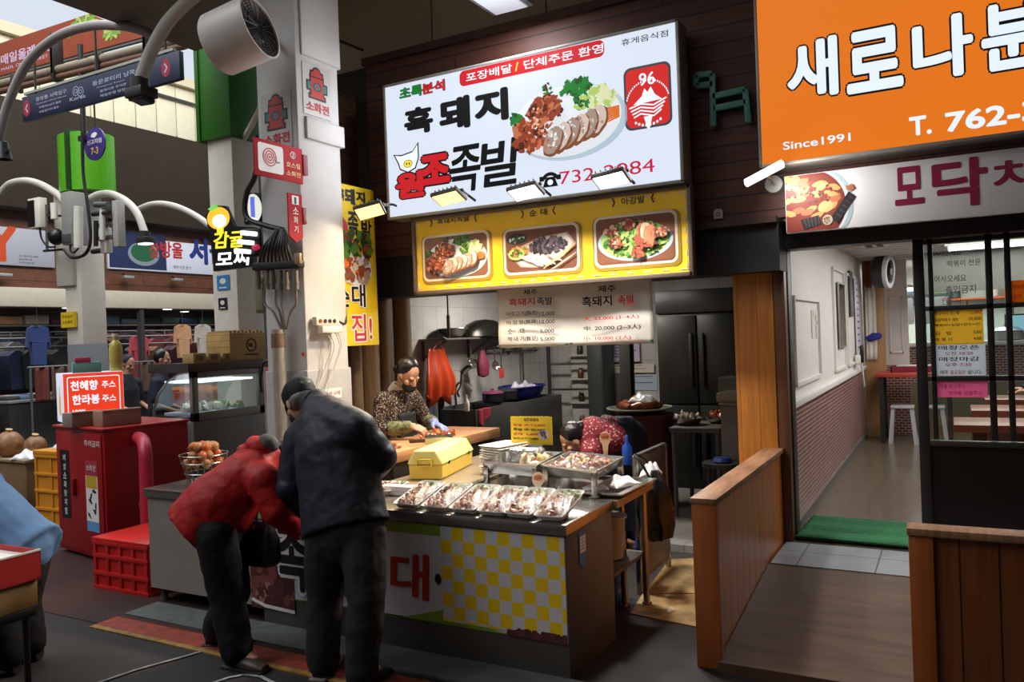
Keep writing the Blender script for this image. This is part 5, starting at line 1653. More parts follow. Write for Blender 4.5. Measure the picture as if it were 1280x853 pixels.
# four door fridge
fa, fb = at(822,470, Y=7.9), at(925,470, Y=7.9)
fz = at(860,362, Y=7.9).z
t = thing('fridge', 'dark four-door steel fridge at the back right of the kitchen', 'fridge', (fa.x, 7.9,0.055))
fw = min(fb.x, -1.30) - fa.x
fh = fz - 0.055
FD = M('dark_fridge_steel', (52,52,50),0.38,0.5, var=0.15, scale=2)
g = G(); g.box(0, fw, 0.04,0.75,0, fh, 0,0.006); g.build('body', FD, t)
for i in range(2):
 for j in range(2):
  x0, x1 = 0.01 + i * fw / 2,(i + 1) * fw / 2 - 0.005
  z0_, z1_ = (0.1, fh * 0.42) if j == 0 else (fh * 0.43, fh * 0.87)
  g = G(); g.box(x0, x1,0.0,0.04, z0_, z1_, 0,0.008); d_ = g.build('door', FD, t)
  hx = x1 - 0.05 if i == 0 else x0 + 0.05
  g = G(); g.box(hx - 0.018, hx + 0.018,-0.035,0.0, z0_ + (z1_ - z0_) * 0.2, z1_ - (z1_ - z0_) * 0.2,0,0.008); g.build('handle', M('black_rubber'), d_)
g = G(); g.box(0, fw, 0.005,0.04, fh * 0.885, fh - 0.01,0,0.004); g.build('control_panel', M('fridge_panel', (40,40,40),0.4), t)
# food table at right rear
a, b = at(846,535, Y=6.9), at(908,532, Y=6.9)
zt = at(870,534, Y=6.75).z
t = thing('prep_table', 'low dark prep table with trays in front of the fridge', 'table', ((a.x + b.x) / 2,6.95,0.055))
hw = (b.x - a.x) / 2
g = G(); g.box(-hw, hw, -0.28,0.28, zt - 0.095, zt - 0.055,0,0.005); g.build('tabletop', DSTEEL, t)
for x in (-hw + 0.03, hw - 0.03):
 for y in (-0.24,0.24):
  g = G(); g.cyl((x, y, 0),(x, y, zt - 0.095),0.018); g.build('leg', DSTEEL, t)
for k, (x, lb) in enumerate(((-0.12, 'steel bowl of pale vegetables on the low prep table'),(0.12, 'steel bowl of brown food on the low prep table'))):
 q = thing('food_bowl', lb, 'bowl', ((a.x + b.x) / 2 + x, 6.9 + 0.18 * k, zt + 0.001))
 g = G(); g.lathe([(0.07,0),(0.11,0.02),(0.13,0.06),(0.135,0.062),(0.12,0.058),(0.07,0.01)], n=24); g.build('bowl', STEEL, q)
 g = G()
 for _ in range(26):
  g.blob((rg.uniform(-0.09,0.09), rg.uniform(-0.09,0.09),0.05 + rg.uniform(0,0.04)),(0.03,0.02,0.014), rg.choice([0,1]),0.4,8,5, rg=rg)
 o = g.build('food', [M('veg_pale', (170,160,130),0.5, var=0.3), M('veg_grey', (130,124,110),0.5)] if k == 0 else TROT, q)
# grey cabinet at the wooden post
a = at(905,506, Y=6.3)
t = thing('side_cabinet', 'grey-brown cabinet between fridge and wooden post', 'cabinet', (-1.45,6.3,0.055))
hx = -1.45 - a.x
hz = at(915,506, Y=6.25).z - 0.055
g = G(); g.box(-hx, 0.16,-0.12,0.3,0.0, hz, 0,0.006); g.build('body', M('grey_brown_cabinet', (112,102,94),0.5), t)
g = G(); g.box(-hx - 0.01,0.165,-0.14,0.31, hz, hz + 0.02,0,0.004); g.build('top', M('cabinet_top', (130,120,110),0.5), t)
t = thing('toaster_oven', 'small pale box appliance on the grey cabinet by the wooden post', 'appliance', (-1.47,6.32,0.055 + hz + 0.021))
g = G(); g.box(-0.15,0.14,-0.12,0.2,0,0.07,0,0.01); g.build('body', M('pale_appliance', (150,140,126),0.4), t)
g = G(); g.box(-0.14,0.12,-0.1,0.18,0.07,0.19,0,0.01); g.build('hopper', M('clear_plastic_box', (120,120,116),0.2, alpha=0.5), t)
# stool with blue seat
p = at(903,578, Y=6.05)
t = thing('stool', 'black stool with a blue cushion by the wooden fence', 'stool', (min(p.x, -1.52),6.05,0.055))
sz = max(p.z - 0.055,0.35)
g = G(); g.cyl((0,0, sz - 0.03),(0,0, sz),0.15,0.15,24); g.build('seat', M('black_rubber'), t)
g = G(); g.lathe([(0.06, sz),(0.075, sz + 0.01),(0.06, sz + 0.035),(0.001, sz + 0.04)], n=20); g.build('cushion', M('blue_plastic'), t)
for k in range(4):
 th = PI / 4 + k * PI / 2
 g = G(); g.cyl((0.11 * math.cos(th),0.11 * math.sin(th), sz - 0.03),(0.17 * math.cos(th),0.17 * math.sin(th),0),0.012); g.build('leg', M('black_rubber'), t)
# papers on the back wall
def sheet(px0, py0, px1, py1, Yv, name, label, mat, cat='notice', lines=4, ink=None):
 F = Face(plane_of(Yv),(px0, py0),(px1, py1))
 t = thing(name, label, cat, F.org)
 g = G(); g.box(0, F.w, -0.004,0.002,0, F.h); g.build('sheet', mat, t, smooth=False)
 if lines:
  flat(t, 'writing', [(rect(F.w * 0.1, F.h * (0.85 - 0.75 * k / lines) - F.h * 0.03, F.w * rnd.uniform(0.5,0.9), F.h * (0.85 - 0.75 * k / lines) + F.h * 0.03),0) for k in range(lines)], [ink or M('faded_ink', (96,92,104),0.6)], 1, y0=-0.004)
 return t
sheet(760,428,800,452,8.85, 'wall_calendar', 'pale lilac sheet of writing on the kitchen back wall', M('lilac_paper', (170,162,182),0.7), 'paper', 5)
sheet(760,456,818,466,8.86, 'paper_notice', 'pale paper strip on the back wall under the lilac sheet', M('cream_paper', (186,178,166),0.7), 'paper', 2)
sheet(790,468,822,488,8.89, 'poster', 'pale blue poster on the back wall above the platter', M('pale_blue_poster', (150,166,178),0.6), 'poster', 2)
t = thing('storage_board', 'brown board leaning on the kitchen back wall under the papers', 'board', (at(775,470, Y=8.8).x, 8.8,0.055))
g = G(); g.box(-0.35,0.12,-0.02,0.02,0, at(775,468, Y=8.8).z - 0.055,0,0.004); g.build('board', M('dark_brown_board', (66,52,46),0.6), t)
g = G(); g.box(-0.36,-0.33,-0.03,0.03,0, at(775,468, Y=8.8).z - 0.05,0,0.003); g.build('board_frame', M('dark_table'), t)
t = thing('tall_cabinet', 'tall dark cabinet edge behind the bending woman', 'cabinet', (at(748,500, Y=8.4).x, 8.4,0.055))
g = G(); g.box(-0.10,0.08,-0.05,0.3,0,2.0,0,0.005); g.build('body', M('black_green_cabinet', (40,44,42),0.5), t)
g = G(); g.box(-0.09,0.07,-0.065,-0.05,0.1,1.95,0,0.004); g.build('door', M('black_green_door', (46,50,48),0.4), t)
t = thing('condiment_rack', 'narrow white wall rack of jars behind the dark mast', 'rack', (at(728,480, Y=8.75).x, 8.75,1.0))
g = G(); g.box(-0.16,0.12,0.05,0.13,-0.6,0.95); g.build('back_board', M('dingy_white', (168,164,158),0.6), t)
for k in range(4):
 g = G(); g.box(-0.16,0.12,-0.03,0.05,-0.45 + 0.28 * k, -0.43 + 0.28 * k); g.build('shelf', M('dingy_white'), t)
for k in range(4):
 q = thing('spice_jar', ['brown spice jar on the lowest tier of the narrow rack', 'dark spice jar on the second tier of the narrow rack', 'brown spice jar on the third tier of the narrow rack', 'dark spice jar on the topmost tier of the narrow rack'][k], 'jar', (t.location.x - 0.02,8.755,1.0 - 0.43 + 0.28 * k + 0.001))
 g = G(); g.lathe([(0.03,0),(0.035,0.01),(0.035,0.08),(0.025,0.1)], n=14); g.build('jar', M('jar_%d' % (k % 2), [(90,50,30),(50,44,40)][k % 2], 0.3), q)
 g = G(); g.cyl((0,0,0.1),(0,0,0.12),0.028, None, 14); g.build('lid', M('jar_lid', (130,120,110),0.4), q)
# ---- people
def cloth(name, rgb, rough=0.75, var=0.25, scale=14, bump=0.25, rgb2=None):
 return M(name, rgb, rough, var=var, scale=scale, bump=bump, rgb2=rgb2, spec=0.3)
SKIN = M('skin', (196,146,118),0.5, var=0.08, scale=20)
HAIRB = M('hair_black', (26,23,22),0.35, var=0.4, scale=60, stretch=(1,1,0.2))
HAIRG = M('hair_grey', (120,116,110),0.5, var=0.5, scale=70)
def frame(f, up=(0,0,1)):
 """columns: right hand side, facing, up of a head that looks along f"""
 f = Vector(f).normalized()
 u = Vector(up)
 r = f.cross(u).normalized()
 u = r.cross(f)
 return Matrix((r, f, u)).transposed()
def head_shape(g, c, rot, s=1.0):
 c = Vector(c)
 q = lambda x, y, z: c + rot @ Vector((x * s, y * s, z * s))
 g.ell(q(0,-0.012,0.025),(0.076 * s, 0.094 * s, 0.096 * s), rot, n=20, k=14)
 g.ell(q(0,0.022,-0.035),(0.060 * s, 0.070 * s, 0.078 * s), rot, n=18, k=12)
 g.ell(q(0,0.045,-0.088),(0.034 * s, 0.036 * s, 0.026 * s), rot, n=14, k=8)
 g.tube([q(0,0.082,0.022), q(0,0.098,-0.005), q(0,0.106,-0.026)], [0.010 * s, 0.013 * s, 0.017 * s], 10)
 g.ell(q(0,0.096,-0.03),(0.021 * s, 0.015 * s, 0.012 * s), rot)
 g.ell(q(0,0.085,-0.062),(0.026 * s, 0.014 * s, 0.011 * s), rot)
 for k in (-1,1):
  g.ell(q(k * 0.03,0.078,0.03),(0.022 * s, 0.012 * s, 0.008 * s), rot)
  g.ell(q(k * 0.078,-0.005,-0.012),(0.010 * s, 0.022 * s, 0.034 * s), rot)
  g.ell(q(k * 0.042,0.060,-0.02),(0.024 * s, 0.026 * s, 0.024 * s), rot)
def face_parts(root, c, rot, s=1.0):
 c = Vector(c)
 for k in (-1,1):
  g = G(); g.ell(c + rot @ Vector((k * 0.031 * s, 0.084 * s, 0.006 * s)),(0.011 * s, 0.006 * s, 0.006 * s), rot)
  g.build('eye', M('eye_dark', (34,26,22),0.2), root)
 g = G(); g.ell(c + rot @ Vector((0,0.096 * s, -0.062 * s)),(0.022 * s, 0.006 * s, 0.006 * s), rot)
 g.build('mouth', M('lips', (150,86,78),0.5), root)
def hand_shape(g, w, d, palm, curl=0.6, thumb=1, s=1.0):
 """hand from wrist w along d; palm: direction the palm faces; five separate fingers"""
 w, d = Vector(w), Vector(d).normalized()
 n = Vector(palm)
 n = (n - d * n.dot(d)).normalized()
 x = d.cross(n) * thumb
 rot = Matrix((x, d, n)).transposed()
 g.ell(w + d * 0.045 * s, (0.040 * s, 0.052 * s, 0.016 * s), rot, n=14, k=10)
 g.tube([w - d * 0.03 * s, w + d * 0.03 * s], [(0.026 * s, 0.019 * s),(0.034 * s, 0.016 * s)], 12, side=x)
 for i, (ox, ln) in enumerate(((-0.030,0.060),(-0.010,0.072),(0.011,0.076),(0.031,0.070))):
  p = w + x * ox * s + d * 0.085 * s
  pts = [w + x * ox * 0.8 * s + d * 0.05 * s, p]
  a = curl * 0.5
  for seg in range(3):
   a += curl * (0.45,0.6,0.45)[seg]
   p = p + (d * math.cos(a) + n * math.sin(a)) * ln * s * (0.42,0.33,0.25)[seg]
   pts.append(p)
  g.tube(pts, [0.010 * s, 0.010 * s, 0.009 * s, 0.0085 * s, 0.0065 * s], 9)
 p = w + x * 0.030 * s + d * 0.015 * s
 g.tube([p, p + (x * 0.022 + d * 0.02 + n * 0.008) * s, p + (x * 0.034 + d * 0.046 + n * 0.02) * s, p + (x * 0.03 + d * 0.066 + n * 0.028) * s], [0.013 * s, 0.012 * s, 0.010 * s, 0.007 * s], 9)
def limb(g, pts, rs, side=None, n=14, open_start=False):
 g.tube(pts, rs, n, side=side)
 for p, r in list(zip(pts, rs))[1 if open_start else 0:]:
  a, b = r if isinstance(r, (tuple, list)) else (r, r)
  g.ell(p, min(a, b) * 0.99, n=12, k=8)
def shoe(g, ankle, toe, s=1.0, w=0.048):
 ankle, toe = Vector(ankle), Vector(toe).normalized()
 x = toe.cross(Vector((0,0,1)))
 a0 = Vector((ankle.x, ankle.y, 0))
 pts = [a0 - toe * 0.055 * s, a0, a0 + toe * 0.07 * s, a0 + toe * 0.14 * s, a0 + toe * 0.19 * s]
 hs = (0.035,0.045,0.036,0.03,0.02)
 ws = (0.034,0.038, w, w, 0.03)
 rings = []
 for p, h, ww in zip(pts, hs, ws):
  rings.append([p + x * (ww * math.cos(t_)) + Vector((0,0, h + h * math.sin(t_) if math.sin(t_) > 0 else h * (1 + math.sin(t_) * 0.99))) for t_ in [2 * PI * k / 14 for k in range(14)]])
 g.rings(rings)
 limb(g, [a0 + Vector((0,0,0.05)), Vector((ankle.x, ankle.y, max(ankle.z, 0.10)))], [0.042,0.044])
def V3(*a):
 return Vector(a)
# ---------- man in the black padded jacket, seen from behind
root = thing('person', 'person in black padded jacket and cap bending over the counter, seen from behind', 'person', (at(430,850, Z=0).x, 3.02,0))
O = root.location.copy()
L = lambda p: Vector(p) - O
sd_ = Vector((0.94,0.20,0.0))
pel = at(432,664, Y=3.08); 
che = at(418,560, Y=3.16); nek = at(398,506, Y=3.24); hd = at(376,503, Y=3.30)
shL, shR = at(376,549, Y=3.18), at(448,538, Y=3.14)
elL, wrL = at(363,612, Y=3.10), at(384,652, Y=3.30)
elR, wrR = at(477,572, Y=3.22), at(452,606, Y=3.44)
hpL, hpR = pel - sd_ * 0.10, pel + sd_ * 0.10
knL, knR = at(406,752, Y=3.06), at(458,752, Y=3.02)
anL, anR = at(404,832, Y=3.02), at(452,836, Y=2.98)
anL.z = anR.z = 0.11
hf = frame((-0.72,0.28,-0.62))
g = G()
limb(g, [L(pel), L(pel.lerp(che, 0.5)), L(che), L(nek)], [(0.16,0.11),(0.14,0.10),(0.16,0.11),(0.06,0.06)], side=sd_)
limb(g, [L(nek), L(nek.lerp(hd, 0.5)), L(hd)], [0.058,0.055,0.055])
for s_, e_, w_ in ((shL, elL, wrL),(shR, elR, wrR)):
 limb(g, [L(che.lerp(s_, 0.6)), L(s_), L(e_), L(w_)], [0.06,0.052,0.042,0.028])
for h_, k_, a_ in ((hpL, knL, anL),(hpR, knR, anR)):
 limb(g, [L(h_), L(k_), L(a_)], [0.085,0.055,0.04])
 g.ell(L(a_) + V3(0,0.05,-0.06),(0.04,0.10,0.035))
head_shape(g, L(hd), hf, 0.98)
hand_shape(g, L(wrL),(0.1,0.7,-0.5),(0.3,0.2,-0.8),0.7,1)
hand_shape(g, L(wrR),(-0.4,0.7,-0.4),(-0.2,0.2,-0.9),0.7,-1)
g.fuse('body', SKIN, root, voxel=0.0065, smooth=3)
JK = cloth('black_padded_nylon', (34,36,46),0.55,0.3,9,0.35)
g = G()
hem = at(432,662, Y=3.08)
limb(g, [L(hem), L(pel.lerp(che, 0.30)), L(pel.lerp(che, 0.65)), L(che), L(che.lerp(nek, 0.55)), L(nek.lerp(hd, 0.12))],
  [(0.235,0.155),(0.225,0.15),(0.22,0.15),(0.215,0.15),(0.175,0.13),(0.085,0.085)], side=sd_, n=22, open_start=True)
limb(g, [L(che.lerp(nek, 0.75)), L(shL)], [0.10,0.095])
limb(g, [L(che.lerp(nek, 0.75)), L(shR)], [0.115,0.10])
limb(g, [L(che.lerp(shL, 0.5)), L(shL), L(shL.lerp(elL, 0.5)), L(elL), L(wrL)], [0.11,0.095,0.088,0.08,0.056])
limb(g, [L(che.lerp(shR, 0.5)), L(shR), L(shR.lerp(elR, 0.5)), L(elR), L(wrR)], [0.11,0.095,0.09,0.082,0.056])
g.fuse('jacket', JK, root, voxel=0.011, smooth=5, disp=0.014, dscale=0.09)
g = G(); g.tube([L(nek.lerp(hd, 0.02)) , L(nek.lerp(hd, 0.42))], [(0.088,0.085),(0.076,0.074)], 20, side=sd_)
g.fuse('collar', JK, root, voxel=0.008, smooth=3)
TR = cloth('dark_trousers', (40,36,35),0.8,0.2,10,0.2)
g = G()
limb(g, [L(pel + V3(0,0,0.06)), L(pel - V3(0,0,0.06))], [(0.19,0.13),(0.185,0.125)], side=sd_, n=20)
for h_, k_, a_ in ((hpL, knL, anL),(hpR, knR, anR)):
 limb(g, [L(h_), L(h_.lerp(k_, 0.5)), L(k_), L(k_.lerp(a_, 0.5)), L(a_) - V3(0,0,0.03)], [0.115,0.11,0.092,0.088,0.082])
g.fuse('trousers', TR, root, voxel=0.011, smooth=4, disp=0.016, dscale=0.09)
for a_, dr in ((anL, (-0.25,0.95,0)),(anR, (0.1,0.98,0))):
 g = G(); shoe(g, L(a_), dr)
 sh = g.build('shoe', M('black_shoe', (24,22,22),0.4), root)
 g = G(); q0 = Vector((L(a_).x, L(a_).y, 0)); d_ = Vector(dr).normalized()
 g.obox(q0 + d_ * 0.06 + V3(0,0,0.008),(0.09,0.27,0.016), Matrix((d_.cross(V3(0,0,1)), d_, V3(0,0,1))).transposed(),0,0.006)
 g.build('sole', M('shoe_sole', (120,112,106),0.6), sh)
# cap, grey hair, mask
hc = L(hd)
g = G()
rings = []
for z_, r_ in ((0.012,1.06),(0.04,1.12),(0.075,1.10),(0.105,0.86),(0.128,0.45),(0.134,0.05)):
 rings.append([hc + hf @ Vector((0.08 * r_ * math.cos(t_),-0.012 + 0.10 * r_ * math.sin(t_), z_ + 0.012 * math.sin(t_) * (z_ < 0.05))) for t_ in [2 * PI * k / 26 for k in range(26)]])
g.rings(rings)
cap_ = g.build('cap', cloth('black_cap', (22,22,24),0.7), root)
g = G()
g.grid(lambda a, b: hc + hf @ Vector(((a - 0.5) * 0.15 * (1 - 0.35 * b * b),0.075 + 0.075 * b - 0.05 * (2 * a - 1) ** 2,0.034 - 0.02 * b - 0.012 * (2 * a - 1) ** 2)),14,8)
o = g.build('cap_brim', M('black_cap'), cap_); sdm = o.modifiers.new('t', 'SOLIDIFY'); sdm.thickness = 0.005
g = G(); g.obox(hc + hf @ Vector((0,-0.118,0.045)),(0.06,0.008,0.018), hf, 0,0.003); g.build('cap_strap', M('cap_strap_grey', (72,72,74),0.5), cap_)
g = G()
g.ell(hc + hf @ Vector((0,-0.030,-0.012)),(0.083,0.085,0.062), hf, n=22, k=12)
g.build('hair', HAIRG, root)
g = G()
g.ell(hc + hf @ Vector((0,0.062,-0.055)),(0.060,0.052,0.055), hf, n=18, k=10)
g.build('face_mask', M('black_mask', (20,20,22),0.7), root)
face_parts(root, hc, hf, 0.98)
# ---------- woman in the red jacket, bent over
root = thing('person', 'person in a red hooded jacket bent deep over the left end of the counter', 'person', (at(295,830, Z=0).x, 2.95,0))
O = root.location.copy()
sd_ = Vector((-0.55,0.80,0.0)).normalized()      # towards her left, away from the camera
pel = at(262,648, Y=2.98); pel2 = at(244,636, Y=2.97)
che = at(312,592, Y=3.14); nek = at(336,572, Y=3.24); hd = at(356,580, Y=3.33)
shN = at(330,602, Y=3.06); shF = at(330,585, Y=3.34)
elN, wrN = at(345,640, Y=3.06), at(372,664, Y=3.18)
elF, wrF = shF + V3(0.12,0.02,-0.22), shF + V3(0.30,-0.03,-0.28)
hpN, hpF = at(270,668, Y=2.93), at(282,664, Y=3.08)
knN, knF = at(284,748, Y=2.94), at(292,742, Y=3.09)
anN, anF = at(296,820, Y=2.92), at(272,800, Y=3.10)
anN.z = anF.z = 0.11
hf = frame((0.55,0.42,-0.70))
g = G()
limb(g, [L(pel), L(pel.lerp(che, 0.5)), L(che), L(nek)], [(0.15,0.11),(0.13,0.10),(0.15,0.10),(0.055,0.055)], side=sd_)
limb(g, [L(nek), L(hd)], [0.052,0.05])
for s_, e_, w_ in ((shN, elN, wrN),(shF, elF, wrF)):
 limb(g, [L(che.lerp(s_, 0.6)), L(s_), L(e_), L(w_)], [0.055,0.048,0.04,0.026])
for h_, k_, a_ in ((hpN, knN, anN),(hpF, knF, anF)):
 limb(g, [L(h_), L(k_), L(a_)], [0.085,0.055,0.04])
 g.ell(L(a_) + V3(0.04,0.02,-0.06),(0.09,0.045,0.035))
head_shape(g, L(hd), hf, 0.92)
hand_shape(g, L(wrN),(0.8,0.25,-0.5),(0,0.3,-0.9),0.9,1,0.9)
hand_shape(g, L(wrF),(0.8,-0.1,-0.5),(0,-0.3,-0.9),0.9,-1,0.9)
g.fuse('body', SKIN, root, voxel=0.0065, smooth=3)
RJ = cloth('red_jacket_cloth', (178,26,24),0.6,0.3,10,0.35)
g = G()
h0 = at(249,668, Y=2.96)
limb(g, [L(at(250,664, Y=2.97)), L(pel.lerp(che, 0.30)), L(pel.lerp(che, 0.65)), L(che), L(che.lerp(nek, 0.6)), L(nek)],
  [(0.185,0.205),(0.185,0.195),(0.19,0.165),(0.19,0.14),(0.14,0.11),(0.085,0.08)], side=sd_, n=22, open_start=True)
limb(g, [L(che.lerp(shN, 0.5)), L(shN), L(shN.lerp(elN, 0.5)), L(elN), L(wrN)], [0.105,0.095,0.082,0.076,0.05])
limb(g, [L(che.lerp(shF, 0.5)), L(shF), L(shF.lerp(elF, 0.5)), L(elF), L(wrF)], [0.105,0.09,0.08,0.072,0.05])
g.fuse('jacket', RJ, root, voxel=0.011, smooth=5, disp=0.018, dscale=0.08)
g = G()
hb = nek.lerp(che, 0.15) + V3(-0.02,-0.01,0.07)
g.ell(L(hb),(0.10,0.09,0.055), frame((0.6,0.4,-0.4)), n=20, k=12)
g.ell(L(hb) + V3(-0.06,-0.04,-0.015),(0.07,0.06,0.04))
ho = g.fuse('hood', RJ, root, voxel=0.009, smooth=3, disp=0.015, dscale=0.06)
g = G(); g.ell(L(hb) + V3(0.045,0.01,0.022),(0.070,0.062,0.045), frame((0.6,0.4,-0.6)), n=18, k=10)
g.build('hood_lining', cloth('grey_lining', (84,84,84)), ho)
BT = cloth('black_trousers', (18,17,18),0.8,0.2,10,0.2)
g = G()
limb(g, [L(pel) + V3(-0.02,0,0.02), L(pel.lerp(hpN.lerp(hpF, 0.5),0.8))], [(0.165,0.15),(0.165,0.145)], side=sd_, n=20)
for h_, k_, a_ in ((hpN, knN, anN),(hpF, knF, anF)):
 limb(g, [L(h_), L(h_.lerp(k_, 0.5)), L(k_), L(k_.lerp(a_, 0.5)), L(a_) - V3(0,0,0.02)], [0.108,0.102,0.092,0.088,0.082])
g.fuse('trousers', BT, root, voxel=0.011, smooth=4, disp=0.016, dscale=0.09)
for a_, dr, nm in ((anN, (0.98,0.05,0),0),(anF, (0.7,0.3,0),1)):
 g = G(); shoe(g, L(a_), dr)
 sh = g.build('shoe', M('brown_shoe' if nm == 0 else 'dark_red_shoe', (70,52,36) if nm == 0 else (54,24,24),0.45, var=0.4, scale=40), root)
 d_ = Vector(dr).normalized(); q0 = Vector((L(a_).x, L(a_).y, 0))
 g = G(); g.obox(q0 + d_ * 0.06 + V3(0,0,0.008),(0.09,0.27,0.016), Matrix((d_.cross(V3(0,0,1)), d_, V3(0,0,1))).transposed(),0,0.006)
 g.build('sole', M('dark_sole', (36,32,30),0.7), sh)
 if nm == 1:
  g = G(); g.tube([q0 + V3(0,0,0.10) + V3(0.05 * math.cos(t_),0.05 * math.sin(t_),0) for t_ in [2 * PI * k / 14 for k in range(14)]], 0.006,6, close=True); g.build('ankle_band', M('pale_band', (150,144,140)), sh)
g = G(); g.ell(L(hd) + hf @ V3(0,-0.02,0.03),(0.085,0.100,0.095), hf, n=22, k=12)
g.ell(L(hd) + hf @ V3(0,-0.075,-0.05),(0.07,0.04,0.07), hf, n=16, k=10)
g.fuse('hair', HAIRB, root, voxel=0.008, smooth=2, disp=0.01, dscale=0.02)
face_parts(root, L(hd), hf, 0.92)
# her black handbag
p = at(326,676, Y=3.16)
t = thing('handbag', 'black handbag hanging from the arm of the person in the red jacket', 'handbag', (p.x, p.y, p.z - 0.13))
g = G()
rings = []
for z_, a_, b_ in ((0,0.095,0.05),(0.02,0.115,0.065),(0.14,0.11,0.06),(0.22,0.085,0.03),(0.235,0.08,0.015)):
 rings.append([Vector((a_ * math.copysign(abs(math.cos(t_)) ** 0.6, math.cos(t_)), b_ * math.copysign(abs(math.sin(t_)) ** 0.6, math.sin(t_)), z_)) for t_ in [2 * PI * k / 24 for k in range(24)]])
g.rings(rings); g.build('bag_body', M('black_leather', (18,18,19),0.35, bump=0.2, scale=40), t)
for s_ in (-0.02,0.02):
 g = G(); g.tube(smooth_path([(-0.06, s_, 0.2),(-0.03, s_, 0.30),(0.03, s_, 0.30),(0.06, s_, 0.2)]),0.008,8); g.build('handle', M('black_leather'), t)
g = G(); g.box(-0.012,0.012,-0.05,-0.03,0.2,0.222,0,0.003); g.build('clasp', M('chrome'), t)
# ---------- the cook at the chopping board
root = thing('person', 'person in a black flowered blouse and dark apron chopping pork at the board', 'person', (-3.90,5.15,0))
O = root.location.copy()
sd_ = Vector((0.12,-1.0,0.0)).normalized()       # towards her right hand, the camera side
pel = V3(-3.90,5.15,0.84); che = at(492,520, Y=5.12); che = V3(-3.90,5.14,1.09); nek = V3(-3.85,5.15,1.275); hd = at(492,471, Y=5.15)
hd = V3(-3.75,5.13, hd.z + 0.01)
shR_, shL_ = V3(-3.88,4.98,1.185), V3(-3.85,5.31,1.185)
elR_, elL_ = V3(-3.88,4.90,0.97), V3(-3.78,5.40,0.99)
wrR_ = at(500,548, Y=4.98); wrL_ = at(517,541, Y=5.30)
wrR_ = V3(-3.60,4.97,1.0); wrL_ = V3(-3.58,5.22,1.0)
hf = frame((0.84,-0.16,-0.68))
g = G()
limb(g, [L(pel), L(pel.lerp(che, 0.5)), L(che), L(nek)], [(0.15,0.11),(0.13,0.10),(0.15,0.10),(0.055,0.055)], side=sd_)
limb(g, [L(nek), L(hd)], [0.052,0.05])
limb(g, [L(che.lerp(shR_, 0.6)), L(shR_), L(elR_), L(wrR_)], [0.055,0.048,0.042,0.027])
limb(g, [L(che.lerp(shL_, 0.6)), L(shL_), L(elL_), L(wrL_)], [0.055,0.048,0.042,0.027])
for k in (-0.09,0.09):
 limb(g, [L(pel) + sd_ * k, L(pel) + sd_ * k + V3(0.02,0,-0.42), L(pel) + sd_ * k + V3(0,0,-0.74)], [0.085,0.058,0.042])
 g.ell(L(pel) + sd_ * k + V3(0.06,0,-0.80),(0.11,0.045,0.035))
head_shape(g, L(hd), hf, 0.98)
hand_shape(g, L(wrR_),(0.85,0.25,-0.35),(0.1,0.3,-0.9),0.9,1)
hand_shape(g, L(wrL_),(0.9,-0.15,-0.3),(0.1,-0.2,-0.95),0.5,-1)
g.fuse('body', SKIN, root, voxel=0.005, smooth=2)
# blouse with a fine pattern
bm_ = bpy.data.materials.new('flowered_blouse')
bm_.use_nodes = True
nt = bm_.node_tree
b_ = nt.nodes['Principled BSDF']; b_.inputs['Roughness'].default_value = 0.8
tc = nt.nodes.new('ShaderNodeTexCoord'); vo = nt.nodes.new('ShaderNodeTexVoronoi'); vo.inputs['Scale'].default_value = 150
cr = nt.nodes.new('ShaderNodeValToRGB')
cr.color_ramp.interpolation = 'CONSTANT'
for i, (ps, c_) in enumerate(((0.0,(24,21,22)),(0.62,(170,160,146)),(0.74,(120,48,40)),(0.84,(28,24,24)),(0.93,(140,120,70)))):
 e_ = cr.color_ramp.elements[i] if i < 2 else cr.color_ramp.elements.new(ps)
 e_.position, e_.color = ps, lin(c_) + (1,)
sx_ = nt.nodes.new('ShaderNodeSeparateColor')
nt.links.new(tc.outputs['Object'], vo.inputs['Vector']); nt.links.new(vo.outputs['Color'], sx_.inputs[0]); nt.links.new(sx_.outputs[0], cr.inputs[0]); nt.links.new(cr.outputs[0], b_.inputs['Base Color'])
g = G()
limb(g, [L(pel) + V3(0,0,-0.05), L(pel.lerp(che, 0.4)), L(che), L(che.lerp(nek, 0.7)), L(nek)], [(0.175,0.135),(0.165,0.13),(0.17,0.12),(0.10,0.085),(0.062,0.062)], side=sd_, n=20)
limb(g, [L(che.lerp(shR_, 0.5)), L(shR_), L(elR_), L(elR_.lerp(wrR_, 0.75))], [0.085,0.080,0.066,0.052])
limb(g, [L(che.lerp(shL_, 0.5)), L(shL_), L(elL_), L(elL_.lerp(wrL_, 0.8))], [0.085,0.080,0.066,0.052])
g.fuse('blouse', bm_, root, voxel=0.009, smooth=4, disp=0.015, dscale=0.07)
for e_, w_, a in ((elR_, wrR_, 0.42),(elL_, wrL_, 0.45)):
 g = G(); limb(g, [L(e_.lerp(w_, a)), L(e_.lerp(w_, 0.84))], [0.060,0.050])
 g.fuse('oversleeve', M('olive_print', (134,136,96),0.8, var=0.6, scale=40, rgb2=(60,66,36)), root, voxel=0.008, smooth=2)
g = G()
g.grid(lambda a, b: L(pel.lerp(che, 0.02 + 0.98 * b)) + Vector((1,0.1,0)) * (0.155 - 0.05 * (2 * a - 1) ** 2 + 0.012 * math.sin(a * 15)) + sd_ * (a - 0.5) * (0.34 - 0.10 * b) + V3(0,0,-0.25 * (1 - b)),18,18)
o = g.build('apron', cloth('dark_apron', (44,46,50)), root); sdm = o.modifiers.new('t', 'SOLIDIFY'); sdm.thickness = 0.006
g = G()
for k in (-0.09,0.09):
 limb(g, [L(pel) + sd_ * k, L(pel) + sd_ * k + V3(0.02,0,-0.42), L(pel) + sd_ * k + V3(0,0,-0.74)], [0.11,0.085,0.075])
